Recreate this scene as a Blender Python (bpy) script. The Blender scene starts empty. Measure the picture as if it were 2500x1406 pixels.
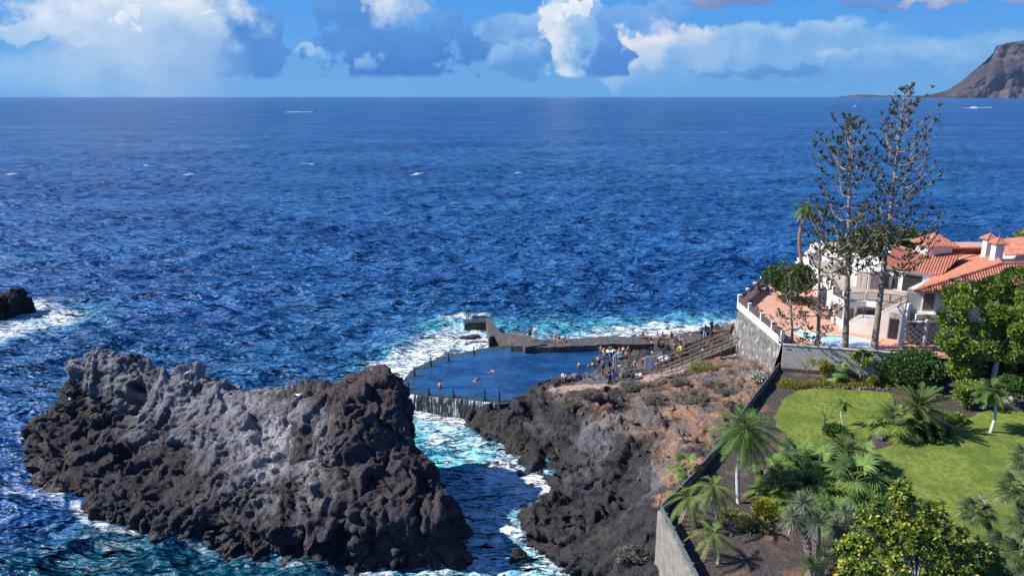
import bpy, bmesh, math, random
import numpy as np
from mathutils import Vector, Matrix
R = math.radians
random.seed(7)
C = bpy.context.scene.collection
scene = bpy.context.scene

# ------------------------------------------------------------------ camera geometry (used to measure the place)
F = 1818.0; TH = math.atan((703 - 233.6) / F); CH = 32.0
cT, sT = math.cos(TH), math.sin(TH)
def ray(u, v):
    x = (u - 1250) / F; y = (703 - v) / F
    return (x, cT + y * sT, -sT + y * cT)
def P(u, v, z):
    d = ray(u, v); t = (z - CH) / d[2]
    return Vector((d[0] * t, d[1] * t, z))
def Q(u, v, Y):
    d = ray(u, v); t = Y / d[1]
    return Vector((d[0] * t, Y, CH + d[2] * t))
def W(u, v, A, B):           # point seen at u,v on the vertical plane through A and B
    d = ray(u, v); nx, ny = -(B[1] - A[1]), (B[0] - A[0])
    t = (nx * A[0] + ny * A[1]) / (nx * d[0] + ny * d[1])
    return Vector((d[0] * t, d[1] * t, CH + d[2] * t))

# ------------------------------------------------------------------ object helpers
def tag(o, label=None, cat=None, group=None, kind=None):
    if label: o['label'] = label
    if cat: o['category'] = cat
    if group: o['group'] = group
    if kind: o['kind'] = kind
    return o
def link(o, parent=None):
    C.objects.link(o)
    if parent is not None: o.parent = parent
    return o
def empty(name, loc=(0, 0, 0), rz=0, label=None, cat=None, group=None):
    o = bpy.data.objects.new(name, None); o.empty_display_size = .3
    C.objects.link(o); o.location = loc; o.rotation_euler = (0, 0, rz)
    return tag(o, label, cat, group)
def npmesh(name, co, faces, smooth=False):
    """co (n,3) array; faces: list of (m,3)/(m,4) int arrays"""
    me = bpy.data.meshes.new(name)
    co = np.asarray(co, dtype=np.float32)
    fs = [np.asarray(f, dtype=np.int32) for f in faces if len(f)]
    loops = np.concatenate([f.ravel() for f in fs])
    sizes = np.concatenate([np.full(len(f), f.shape[1], dtype=np.int32) for f in fs])
    me.vertices.add(len(co)); me.vertices.foreach_set('co', co.ravel())
    me.loops.add(len(loops)); me.loops.foreach_set('vertex_index', loops)
    me.polygons.add(len(sizes))
    st = np.concatenate([[0], np.cumsum(sizes)[:-1]]).astype(np.int32)
    me.polygons.foreach_set('loop_start', st)
    me.polygons.foreach_set('loop_total', sizes)
    me.update(calc_edges=True)
    if smooth: me.polygons.foreach_set('use_smooth', np.ones(len(sizes), dtype=bool))
    me.validate(); return me
def vattr(me, name, arr):
    arr = np.asarray(arr, dtype=np.float32)
    if arr.ndim == 1:
        a = me.attributes.new(name, 'FLOAT', 'POINT'); a.data.foreach_set('value', arr)
    else:
        if arr.shape[1] == 3: arr = np.concatenate([arr, np.ones((len(arr), 1), np.float32)], 1)
        a = me.attributes.new(name, 'FLOAT_COLOR', 'POINT'); a.data.foreach_set('color', arr.ravel())
def mobj(name, me, mat=None, parent=None, loc=None, rz=None):
    o = bpy.data.objects.new(name, me)
    if mat is not None and not me.materials: me.materials.append(mat)
    C.objects.link(o)
    if parent is not None: o.parent = parent
    if loc is not None: o.location = loc
    if rz is not None: o.rotation_euler = (0, 0, rz)
    return o
class MB:
    """collects boxes, tubes and faces; build() links them as ONE mesh object"""
    def __init__(s): s.v = []; s.f = []
    def face(s, pts):
        n = len(s.v); s.v += [tuple(p) for p in pts]; s.f.append(tuple(range(n, n + len(pts))))
    def grid(s, rows):
        n = len(s.v); w = len(rows[0])
        for r in rows: s.v += [tuple(p) for p in r]
        for i in range(len(rows) - 1):
            for j in range(w - 1):
                a = n + i * w + j; s.f.append((a, a + 1, a + w + 1, a + w))
    def box(s, c, d, rz=0, rx=0, ry=0):
        m = Matrix.Translation(Vector(c)) @ Matrix.Rotation(rz, 4, 'Z') @ Matrix.Rotation(ry, 4, 'Y') @ Matrix.Rotation(rx, 4, 'X')
        n = len(s.v)
        for x in (-.5, .5):
            for y in (-.5, .5):
                for z in (-.5, .5): s.v.append(tuple(m @ Vector((x * d[0], y * d[1], z * d[2]))))
        for f in ((0, 1, 3, 2), (4, 6, 7, 5), (0, 4, 5, 1), (2, 3, 7, 6), (0, 2, 6, 4), (1, 5, 7, 3)): s.f.append(tuple(n + i for i in f))
    def bar(s, a, b, w, h):            # box beam from a to b, width w (horizontal), height h
        a = Vector(a); b = Vector(b); d = b - a
        if d.length < 1e-6: return
        up = Vector((0, 0, 1)) if abs(d.normalized().z) < .98 else Vector((0, 1, 0))
        r = d.cross(up).normalized() * w / 2; u = r.cross(d).normalized() * h / 2
        n = len(s.v)
        for p in (a, b):
            for q in (r + u, r - u, -r - u, -r + u): s.v.append(tuple(p + q))
        for f in ((0, 1, 2, 3), (7, 6, 5, 4), (0, 4, 5, 1), (1, 5, 6, 2), (2, 6, 7, 3), (3, 7, 4, 0)): s.f.append(tuple(n + i for i in f))
    def prism(s, poly, z0, z1):        # poly: list of (x,y); z may be a number or function
        n = len(s.v); k = len(poly)
        f0 = z0 if callable(z0) else (lambda x, y: z0); f1 = z1 if callable(z1) else (lambda x, y: z1)
        for p in poly: s.v.append((p[0], p[1], f0(p[0], p[1])))
        for p in poly: s.v.append((p[0], p[1], f1(p[0], p[1])))
        s.f.append(tuple(n + i for i in reversed(range(k)))); s.f.append(tuple(n + k + i for i in range(k)))
        for i in range(k):
            j = (i + 1) % k; s.f.append((n + i, n + j, n + k + j, n + k + i))
    def tube(s, pts, rad, seg=8, cap=True):
        pts = [Vector(p) for p in pts]
        if not hasattr(rad, '__len__'): rad = [rad] * len(pts)
        n = len(s.v); prev = None
        for i, p in enumerate(pts):
            d = (pts[min(i + 1, len(pts) - 1)] - pts[max(i - 1, 0)])
            d = d.normalized() if d.length > 1e-9 else Vector((0, 0, 1))
            if prev is None: prev = d.orthogonal().normalized()
            x = (prev - d * prev.dot(d)); x = x.normalized() if x.length > 1e-6 else d.orthogonal().normalized()
            y = d.cross(x); prev = x
            for k in range(seg):
                a = 2 * math.pi * k / seg; s.v.append(tuple(p + (x * math.cos(a) + y * math.sin(a)) * rad[i]))
        for i in range(len(pts) - 1):
            for k in range(seg):
                a = n + i * seg + k; b = n + i * seg + (k + 1) % seg; s.f.append((a, b, b + seg, a + seg))
        if cap:
            s.f.append(tuple(n + k for k in reversed(range(seg)))); s.f.append(tuple(n + (len(pts) - 1) * seg + k for k in range(seg)))
    def ball(s, c, r, seg=8, rings=6, sc=(1, 1, 1)):
        rows = []
        for i in range(rings + 1):
            ph = math.pi * i / rings
            rows.append([(c[0] + r * sc[0] * math.sin(ph) * math.cos(2 * math.pi * k / seg), c[1] + r * sc[1] * math.sin(ph) * math.sin(2 * math.pi * k / seg), c[2] + r * sc[2] * math.cos(ph)) for k in range(seg + 1)])
        s.grid(rows)
    def mesh(s, name, smooth=False):
        me = bpy.data.meshes.new(name); me.from_pydata(s.v, [], s.f)
        if smooth: me.polygons.foreach_set('use_smooth', np.ones(len(me.polygons), dtype=bool))
        me.update(); return me
    def build(s, name, mat, parent=None, smooth=False, bevel=0):
        o = mobj(name, s.mesh(name, smooth), mat, parent)
        if bevel:
            bm = bmesh.new(); bm.from_mesh(o.data); bmesh.ops.remove_doubles(bm, verts=bm.verts, dist=1e-5)
            bmesh.ops.bevel(bm, geom=bm.edges, offset=bevel, segments=1, affect='EDGES', clamp_overlap=True); bm.to_mesh(o.data); bm.free()
        return o

# ------------------------------------------------------------------ numpy noise
def _h(ix, iy, iz, s):
    h = (ix.astype(np.uint32) * np.uint32(374761393) + iy.astype(np.uint32) * np.uint32(668265263) + iz.astype(np.uint32) * np.uint32(2147483647 - 5) + np.uint32(s * 974711 + 13))
    h = (h ^ (h >> np.uint32(13))) * np.uint32(1274126177); h = h ^ (h >> np.uint32(16))
    h = h * np.uint32(2246822519); return h ^ (h >> np.uint32(15))
def _r(ix, iy, iz, s): return (_h(ix, iy, iz, s) & np.uint32(0xffffff)).astype(np.float32) / 16777215.0
def vnoise(p, s=0):
    i = np.floor(p).astype(np.int64); f = (p - i).astype(np.float32); u = f * f * (3 - 2 * f)
    X, Y, Z = i[:, 0], i[:, 1], i[:, 2]; out = 0
    for dx in (0, 1):
        wx = u[:, 0] if dx else 1 - u[:, 0]
        for dy in (0, 1):
            wy = u[:, 1] if dy else 1 - u[:, 1]
            for dz in (0, 1):
                wz = u[:, 2] if dz else 1 - u[:, 2]
                out = out + wx * wy * wz * _r(X + dx, Y + dy, Z + dz, s)
    return out * 2 - 1
ROT = np.array([[.36, .48, -.8], [-.8, .6, 0], [.48, .64, .6]])
def fbm(p, octs=4, s=0, gain=.5, ridge=False):
    a = 1; t = 0; out = 0; p = np.asarray(p, dtype=np.float64)
    for o in range(octs):
        n = vnoise(p, s + o)
        if ridge: n = 1 - 2 * np.abs(n)
        out = out + a * n; t += a; a *= gain; p = p @ ROT * 2.03 + 17.3
    return out / t
def worley(p, s=0):
    i = np.floor(p).astype(np.int64); f = (p - i).astype(np.float32)
    f1 = np.full(len(p), 9., np.float32); f2 = f1.copy(); idv = np.zeros(len(p), np.float32)
    for dx in (-1, 0, 1):
        for dy in (-1, 0, 1):
            for dz in (-1, 0, 1):
                X, Y, Z = i[:, 0] + dx, i[:, 1] + dy, i[:, 2] + dz
                d = (dx + _r(X, Y, Z, s) - f[:, 0]) ** 2 + (dy + _r(X, Y, Z, s + 7) - f[:, 1]) ** 2 + (dz + _r(X, Y, Z, s + 19) - f[:, 2]) ** 2
                m = d < f1; f2 = np.where(m, f1, np.minimum(f2, d)); idv = np.where(m, _r(X, Y, Z, s + 31), idv); f1 = np.where(m, d, f1)
    return np.sqrt(f1), np.sqrt(f2), idv
def facets(p, s, tilt=1.0):
    """angular broken faces: every cell is a flat tilted facet with its own offset; also returns the distance to the crack"""
    i = np.floor(p).astype(np.int64); f = (p - i).astype(np.float32); f1 = np.full(len(p), 9., np.float32); f2 = f1.copy(); out = np.zeros(len(p), np.float32)
    for dx in (-1, 0, 1):
        for dy in (-1, 0, 1):
            for dz in (-1, 0, 1):
                X, Y, Z = i[:, 0] + dx, i[:, 1] + dy, i[:, 2] + dz
                vx = f[:, 0] - dx - _r(X, Y, Z, s); vy = f[:, 1] - dy - _r(X, Y, Z, s + 7); vz = f[:, 2] - dz - _r(X, Y, Z, s + 19); d = vx * vx + vy * vy + vz * vz
                h = ((_r(X, Y, Z, s + 41) - .5) * vx + (_r(X, Y, Z, s + 43) - .5) * vy + (_r(X, Y, Z, s + 47) - .5) * vz) * 2 * tilt + (_r(X, Y, Z, s + 53) - .5)
                m = d < f1; f2 = np.where(m, f1, np.minimum(f2, d)); out = np.where(m, h, out); f1 = np.where(m, d, f1)
    return out, np.sqrt(f2) - np.sqrt(f1)
def sst(a, b, x):
    t = np.clip((x - a) / (b - a), 0, 1); return t * t * (3 - 2 * t)
def segdist(x, y, a, b):
    ax, ay = a[0], a[1]; bx, by = b[0] - ax, b[1] - ay
    L = bx * bx + by * by + 1e-9; t = np.clip(((x - ax) * bx + (y - ay) * by) / L, 0, 1)
    return np.hypot(x - ax - t * bx, y - ay - t * by)
def sdpoly(x, y, poly):      # >0 inside
    d = np.full(x.shape, 1e9); ins = np.zeros(x.shape, bool); n = len(poly)
    for i in range(n):
        a = poly[i]; b = poly[(i + 1) % n]
        d = np.minimum(d, segdist(x, y, a, b))
        c = ((a[1] > y) != (b[1] > y)) & (x < (b[0] - a[0]) * (y - a[1]) / ((b[1] - a[1]) if abs(b[1] - a[1]) > 1e-9 else 1e-9) + a[0])
        ins ^= c
    return np.where(ins, d, -d)
class TPS:                   # smooth height field through measured points
    def __init__(s, pts, lam=.3):
        p = np.array([(q[0], q[1]) for q in pts], float); z = np.array([q[2] for q in pts], float); n = len(p)
        K = s.U(np.hypot(p[:, None, 0] - p[None, :, 0], p[:, None, 1] - p[None, :, 1])) + lam * np.eye(n)
        A = np.zeros((n + 3, n + 3)); A[:n, :n] = K; A[:n, n] = 1; A[:n, n + 1:] = p; A[n, :n] = 1; A[n + 1:, :n] = p.T
        s.w = np.linalg.solve(A, np.concatenate([z, np.zeros(3)])); s.p = p
    def U(s, r): return np.where(r > 0, r * r * np.log(r + 1e-9), 0)
    def __call__(s, x, y):
        x = np.asarray(x, float); y = np.asarray(y, float); out = s.w[-3] + s.w[-2] * x + s.w[-1] * y
        for i, q in enumerate(s.p): out = out + s.w[i] * s.U(np.hypot(x - q[0], y - q[1]))
        return out

# ------------------------------------------------------------------ material helpers
class NT:
    def __init__(s, name):
        s.m = bpy.data.materials.new(name); s.m.use_nodes = True; s.t = s.m.node_tree; s.t.nodes.clear()
        s.out = s.n('ShaderNodeOutputMaterial')
    def n(s, t, **k):
        nd = s.t.nodes.new(t)
        for a, b in k.items():
            if a.startswith('i_'): s.set(nd, a[2:], b)
            else: setattr(nd, a, b)
        return nd
    def set(s, nd, key, val):
        key = int(key) if key.isdigit() else key.replace('_', ' ')
        sk = nd.inputs[key]
        if hasattr(val, 'is_linked') or isinstance(val, bpy.types.NodeSocket): s.t.links.new(val, sk)
        elif isinstance(val, bpy.types.Node): s.t.links.new(val.outputs[0], sk)
        else:
            if sk.type == 'RGBA' and len(val) == 3: val = (*val, 1)
            sk.default_value = val
    def math(s, op, a, b=0, clamp=False):
        nd = s.n('ShaderNodeMath', operation=op, use_clamp=clamp); s.set(nd, '0', a); s.set(nd, '1', b); return nd.outputs[0]
    def mr(s, x, a, b, c=0, d=1, smooth=True):
        nd = s.n('ShaderNodeMapRange', interpolation_type='SMOOTHSTEP' if smooth else 'LINEAR'); s.set(nd, '0', x)
        for k, v in zip('1234', (a, b, c, d)): s.set(nd, k, v)
        return nd.outputs[0]
    def mix(s, f, a, b, mode='MIX'):
        nd = s.n('ShaderNodeMix', data_type='RGBA', blend_type=mode, clamp_factor=True); s.set(nd, '0', f); s.set(nd, '6', a); s.set(nd, '7', b); return nd.outputs[2]
    def noise(s, scale, detail=4, rough=.55, vec=None, dist=0):
        nd = s.n('ShaderNodeTexNoise'); nd.inputs['Scale'].default_value = scale; nd.inputs['Detail'].default_value = detail; nd.inputs['Roughness'].default_value = rough; nd.inputs['Distortion'].default_value = dist
        s.t.links.new(vec if vec is not None else s.pos(), nd.inputs['Vector']); return nd.outputs[0]
    def pos(s):
        if not hasattr(s, '_p'): s._p = s.n('ShaderNodeNewGeometry').outputs['Position']
        return s._p
    def obj(s):
        if not hasattr(s, '_o'): s._o = s.n('ShaderNodeTexCoord').outputs['Object']
        return s._o
    def scl(s, vec, sc, rot=(0, 0, 0)):
        nd = s.n('ShaderNodeMapping'); s.t.links.new(vec, nd.inputs[0]); nd.inputs['Scale'].default_value = sc; nd.inputs['Rotation'].default_value = rot; return nd.outputs[0]
    def attr(s, name): return s.n('ShaderNodeAttribute', attribute_name=name)
    def bump(s, h, dist=.1, strength=1, normal=None):
        nd = s.n('ShaderNodeBump'); nd.inputs['Strength'].default_value = strength; nd.inputs['Distance'].default_value = dist; s.set(nd, 'Height', h)
        if normal is not None: s.t.links.new(normal, nd.inputs['Normal'])
        return nd.outputs[0]
    def bsdf(s, col, rough=.7, normal=None, **k):
        b = s.n('ShaderNodeBsdfPrincipled'); s.set(b, 'Base_Color', col); s.set(b, 'Roughness', rough)
        if normal is not None: s.t.links.new(normal, b.inputs['Normal'])
        for a, v in k.items(): s.set(b, a, v)
        s.t.links.new(b.outputs[0], s.out.inputs[0]); return b
def mat_var(name, c1, c2, scale=3, rough=.75, bump=0, bscale=20, detail=5, spec=.4, coord='pos', **k):
    """two-colour mottled surface with optional bump"""
    t = NT(name); v = t.pos() if coord == 'pos' else t.obj()
    f = t.mr(t.noise(scale, detail, .6, v), .35, .68); col = t.mix(f, c1, c2)
    nr = t.bump(t.noise(bscale, 4, .6, v), bump) if bump else None
    t.bsdf(col, rough, nr, Specular_IOR_Level=spec, **k); return t.m
# ------------------------------------------------------------------ camera, sun, sky
cam = bpy.data.cameras.new('camera'); cam.sensor_width = 36; cam.lens = F / 2500 * 36
cam.clip_start = .5; cam.clip_end = 200000
co_ = bpy.data.objects.new('camera', cam); C.objects.link(co_); co_.location = (0, 0, CH); co_.rotation_euler = (math.pi / 2 - TH, 0, 0)
scene.camera = co_
SUN = Vector((-.76, -.01, .66)).normalized()
sl = bpy.data.lights.new('sun', 'SUN'); sl.energy = 5.0; sl.angle = R(.55); sl.color = (1, .955, .87)
so = bpy.data.objects.new('sun', sl); C.objects.link(so); so.rotation_euler = SUN.to_track_quat('Z', 'Y').to_euler(); so.location = SUN * 200
vs = scene.view_settings; vs.view_transform = 'Standard'; vs.look = 'None'; vs.gamma = 1; vs.exposure = .55; vs.use_curve_mapping = False
scene.cycles.max_bounces = 6; scene.cycles.diffuse_bounces = 3; scene.cycles.transparent_max_bounces = 12; scene.cycles.caustics_reflective = False; scene.cycles.caustics_refractive = False
world = bpy.data.worlds.new('World'); scene.world = world; world.use_nodes = True
world.cycles.sampling_method = 'MANUAL'; world.cycles.sample_map_resolution = 256
class WT(NT):
    def __init__(s, w): s.t = w.node_tree; s.t.nodes.clear(); s.out = s.n('ShaderNodeOutputWorld')
w = WT(world)
tc = w.n('ShaderNodeTexCoord').outputs['Generated']
sep = w.n('ShaderNodeSeparateXYZ'); w.t.links.new(tc, sep.inputs[0])
X_, Y_, Z_ = sep.outputs
sky = w.n('ShaderNodeTexSky', sky_type='NISHITA', sun_disc=False); sky.sun_elevation = math.asin(SUN.z); sky.sun_rotation = math.atan2(SUN.x, SUN.y)
sky.air_density = 1.0; sky.dust_density = .3; sky.ozone_density = 3.0; sky.altitude = 50
az = w.n('ShaderNodeMath', operation='ARCTAN2'); w.set(az, '0', X_); w.set(az, '1', Y_); az = az.outputs[0]
el = w.math('ARCSINE', Z_)
cmb = w.n('ShaderNodeCombineXYZ'); w.set(cmb, '0', az); w.set(cmb, '1', el); cv = cmb.outputs[0]
def cn(scale, seed, sx=1, sy=1, detail=7, rough=.55):
    m = w.n('ShaderNodeMapping'); w.t.links.new(cv, m.inputs[0]); m.inputs['Scale'].default_value = (sx, sy, 1); m.inputs['Location'].default_value = (seed, seed * 1.7, seed * .3)
    return w.noise(scale, detail, rough, m.outputs[0])
nA = cn(22, 3.1, 1, 1.25); nB = cn(30, 9.3, 1, 1.1, 8, .58); nC = cn(14, 5.7, .35, 1.6, 6); nS = cn(9, 21.0, 1, .25, 4)
wz = w.n('ShaderNodeTexNoise'); wz.inputs['Scale'].default_value = 26; wz.inputs['Detail'].default_value = 8; wz.inputs['Roughness'].default_value = .6; w.t.links.new(cv, wz.inputs['Vector'])
wsp = w.n('ShaderNodeSeparateColor'); w.t.links.new(wz.outputs['Color'], wsp.inputs[0])
azw = w.math('ADD', az, w.math('MULTIPLY', w.math('SUBTRACT', wsp.outputs[0], .5), .10))
elw = w.math('ADD', el, w.math('MULTIPLY', w.math('SUBTRACT', wsp.outputs[1], .5), .055))
def ae(u, v):
    d = Vector(ray(u, v)).normalized(); return math.atan2(d.x, d.y), math.asin(d.z)
# clear-sky colour: bluer Nishita, pulled towards clean blue low down
grad = w.mr(el, 0.0, .16, 0, 1)
tint = w.mix(grad, (.42, .68, 1.05), (.34, .62, 1.05))
skyc = w.mix(1.0, sky.outputs[0], tint, 'MULTIPLY')
K = 10.0 / 2 ** .55                                    # background strength is 0.1
def kc(r, g, b): # sRGB 0-255 to background units
    return tuple(((x / 255 / 12.92) if x < 10 else (((x / 255 + .055) / 1.055) ** 2.4)) * K for x in (r, g, b))
hi = w.mix(w.mr(el, 0, .15), kc(93, 165, 228), kc(58, 150, 234))
low = w.mr(el, .35, .05)
skyc = w.mix(w.math('MULTIPLY', low, .9), skyc, hi)
def cloud(col, u0, v0, ru, rv, lit, dark, n=nA, amp=1.2, soft=.25, flat=None, op=1.0, lu=-.6, lv=.8, tex=.6, ln=None):
    """one cloud at photo position; lit/dark colours blend over it from the sun side"""
    a0, e0 = ae(u0, v0); ra = ru * .00054; re = rv * .00054
    dx = w.math('DIVIDE', w.math('SUBTRACT', azw, a0), ra); dy = w.math('DIVIDE', w.math('SUBTRACT', elw, e0), re)
    d2 = w.math('ADD', w.math('MULTIPLY', dx, dx), w.math('MULTIPLY', dy, dy))
    nn = w.math('MULTIPLY', w.math('SUBTRACT', n, .5), amp * 3.2)
    f = w.math('ADD', w.math('SUBTRACT', 1, d2), nn)
    m = w.mr(f, 0, soft)
    if flat is not None:                     # flat base at photo row
        e1 = ae(u0, flat)[1]; m = w.math('MULTIPLY', m, w.mr(w.math('ADD', el, w.math('MULTIPLY', w.math('SUBTRACT', n, .5), .012)), e1 - .003, e1 + .004))
    if op < 1: m = w.math('MULTIPLY', m, op)
    lg = w.math('ADD', w.math('MULTIPLY', dx, lu), w.math('MULTIPLY', dy, lv))
    lg = w.math('ADD', lg, w.math('MULTIPLY', w.math('SUBTRACT', ln if ln is not None else nB, .5), tex * 4))
    cc = w.mix(w.mr(lg, -.7, .9), dark, lit)
    return w.mix(m, col, cc)
white = kc(240, 244, 248); pale = kc(190, 215, 238); blue = kc(84, 146, 216); mid = kc(110, 168, 228); dusk = kc(70, 132, 206); lav = kc(136, 160, 208)
c = skyc
# low haze bank over the horizon
c = w.mix(w.math('MULTIPLY', w.mr(w.math('ADD', el, w.math('MULTIPLY', nC, .01)), .030, .012), .55), c, kc(104, 172, 230))
c = cloud(c, 2080, 150, 620, 70, kc(150, 196, 236), kc(100, 164, 226), nC, .9, .9, op=.85, lu=-.2)
c = cloud(c, 2380, 125, 330, 45, kc(175, 210, 240), kc(110, 170, 228), nC, .6, .9, op=.6, lu=0)
c = cloud(c, 1850, 92, 420, 38, kc(190, 216, 240), kc(120, 178, 232), nC, .7, .7, op=.8, lu=-.5)
c = cloud(c, 1640, 112, 150, 62, kc(236, 238, 244), kc(150, 192, 234), nB, .8, .55, lu=-1.0, lv=.8, tex=.5)
c = cloud(c, 1580, 160, 110, 70, kc(190, 214, 240), kc(120, 176, 230), nA, .9, .7, op=.7)
c = cloud(c, 1830, 178, 160, 14, kc(96, 156, 220), kc(78, 138, 208), nC, .8, .6, op=.8)
c = cloud(c, 2080, 130, 60, 16, kc(190, 215, 240), kc(130, 184, 235), nB, .8, .5, op=.7)
c = cloud(c, 1290, 80, 130, 55, kc(160, 200, 238), kc(96, 156, 222), nC, .9, .5, op=.85, lu=.2)
c = cloud(c, 1260, 150, 80, 45, kc(150, 195, 238), kc(80, 142, 214), nA, 1.0, .4, op=.8)
c = cloud(c, 1560, 40, 170, 40, kc(150, 190, 235), kc(100, 160, 224), nC, .8, .7, op=.65)
c = cloud(c, 1460, 140, 85, 62, kc(104, 162, 226), kc(66, 130, 208), nA, 1.0, .4, flat=186)
c = cloud(c, 1390, 60, 80, 130, kc(232, 240, 248), kc(130, 182, 232), nB, .8, .5, flat=186, lu=-.9, lv=.3, tex=.7)
c = cloud(c, 1405, 22, 34, 20, kc(250, 250, 250), kc(215, 230, 245), nB, .8, .3)
c = cloud(c, 880, 20, 105, 70, kc(92, 154, 222), kc(70, 136, 212), nA, 1.1, .2)
c = cloud(c, 975, 130, 195, 92, kc(84, 147, 218), kc(48, 116, 200), nB, .95, .36, flat=188, lv=1.0, lu=.0, tex=.25)
c = cloud(c, 1090, 45, 45, 30, kc(100, 160, 224), kc(86, 148, 216), nA, .9, .3)
c = cloud(c, 970, 20, 90, 58, kc(228, 238, 248), kc(100, 162, 226), nB, .9, .8, lu=-.5, lv=.6, tex=.4)
c = cloud(c, 775, 137, 34, 13, kc(190, 216, 242), kc(140, 190, 236), nA, .6, .9, op=.7)
c = cloud(c, 900, 152, 42, 20, kc(160, 202, 240), kc(110, 170, 230), nA, .6, .9, op=.7)
c = cloud(c, 545, 95, 160, 120, kc(98, 158, 224), kc(66, 132, 208), nA, .9, .3, flat=192, lu=-.3)
c = cloud(c, 70, 78, 190, 26, kc(205, 222, 240), kc(170, 205, 236), nC, .6, .6, op=.9)
c = cloud(c, 330, 35, 270, 125, kc(246, 248, 250), kc(172, 206, 238), nB, .5, .8, lu=-.25, lv=.7, tex=.5)
c = cloud(c, 400, 160, 230, 120, kc(205, 222, 240), kc(120, 172, 228), nS, .5, 1.0, op=.9, lu=-.7, lv=.1, tex=.1)
c = cloud(c, 150, 190, 260, 60, kc(165, 205, 238), kc(120, 180, 232), nC, .5, 1.0, op=.7)
c = cloud(c, 300, 42, 22, 20, kc(250, 250, 252), kc(220, 232, 245), nB, .8, .4)
c = cloud(c, 505, 28, 32, 12, kc(230, 238, 248), kc(180, 208, 238), nB, .8, .4)
c = cloud(c, 1770, -2, 120, 16, kc(140, 160, 210), kc(112, 140, 196), nC, .6, .5)
c = cloud(c, 2120, 2, 90, 16, kc(116, 150, 210), kc(96, 140, 206), nC, .8, .5, op=.8)
c = cloud(c, 2380, -8, 180, 20, kc(190, 196, 218), kc(140, 156, 200), nC, .5, .5)
# general broken cloud above the frame and round the rest of the sky
ov = w.mr(w.math('ADD', nC, w.math('MULTIPLY', nA, .6)), .86, 1.1)
ov = w.math('MULTIPLY', ov, w.mr(el, .13, .22)); ov = w.math('MULTIPLY', ov, .6)
c = w.mix(ov, c, kc(200, 215, 235))
bg = w.n('ShaderNodeBackground'); w.set(bg, 'Color', c); bg.inputs['Strength'].default_value = .1
w.t.links.new(bg.outputs[0], w.out.inputs[0])
# ------------------------------------------------------------------ rock and terrain
def remeshed(verts, faces, voxel):
    me = bpy.data.meshes.new('tmp'); me.from_pydata(verts, [], faces) if isinstance(verts, list) else None
    o = bpy.data.objects.new('tmp', me); C.objects.link(o)
    m = o.modifiers.new('r', 'REMESH'); m.mode = 'VOXEL'; m.voxel_size = voxel
    dg = bpy.context.evaluated_depsgraph_get(); ev = o.evaluated_get(dg); r = bpy.data.meshes.new_from_object(ev)
    bpy.data.objects.remove(o); return r
def solid_field(x0, x1, y0, y1, step, hf, zb, voxel):
    xs = np.arange(x0, x1 + step / 2, step); ys = np.arange(y0, y1 + step / 2, step); nx, ny = len(xs), len(ys)
    X, Y = np.meshgrid(xs, ys); Z = hf(X, Y); Z = np.maximum(Z, zb + .3)
    top = np.stack([X.ravel(), Y.ravel(), Z.ravel()], 1); bot = top.copy(); bot[:, 2] = zb
    co = np.concatenate([top, bot]); n = nx * ny
    a = (np.arange(ny - 1)[:, None] * nx + np.arange(nx - 1)[None, :]).ravel()
    q = np.stack([a, a + 1, a + nx + 1, a + nx], 1); fs = [q, q[:, ::-1] + n]
    def side(idx):
        idx = np.array(idx); return np.stack([idx[1:], idx[:-1], idx[:-1] + n, idx[1:] + n], 1)
    fs += [side(range(nx)), side(range(n - 1, n - nx - 1, -1)), side(range(n - nx, -1, -nx)), side(range(nx - 1, n, nx))]
    me = npmesh('tmp', co, fs)
    o = bpy.data.objects.new('tmp', me); C.objects.link(o)
    m = o.modifiers.new('r', 'REMESH'); m.mode = 'VOXEL'; m.voxel_size = voxel
    dg = bpy.context.evaluated_depsgraph_get(); r = bpy.data.meshes.new_from_object(o.evaluated_get(dg))
    bpy.data.objects.remove(o); bpy.data.meshes.remove(me); return r
def getco(me):
    a = np.zeros(len(me.vertices) * 3, np.float32); me.vertices.foreach_get('co', a); return a.reshape(-1, 3).astype(np.float64)
def getno(me):
    a = np.zeros(len(me.vertices) * 3, np.float32); me.vertices.foreach_get('normal', a); return a.reshape(-1, 3).astype(np.float64)
def setco(me, co): me.vertices.foreach_set('co', co.astype(np.float32).ravel()); me.update()

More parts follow.
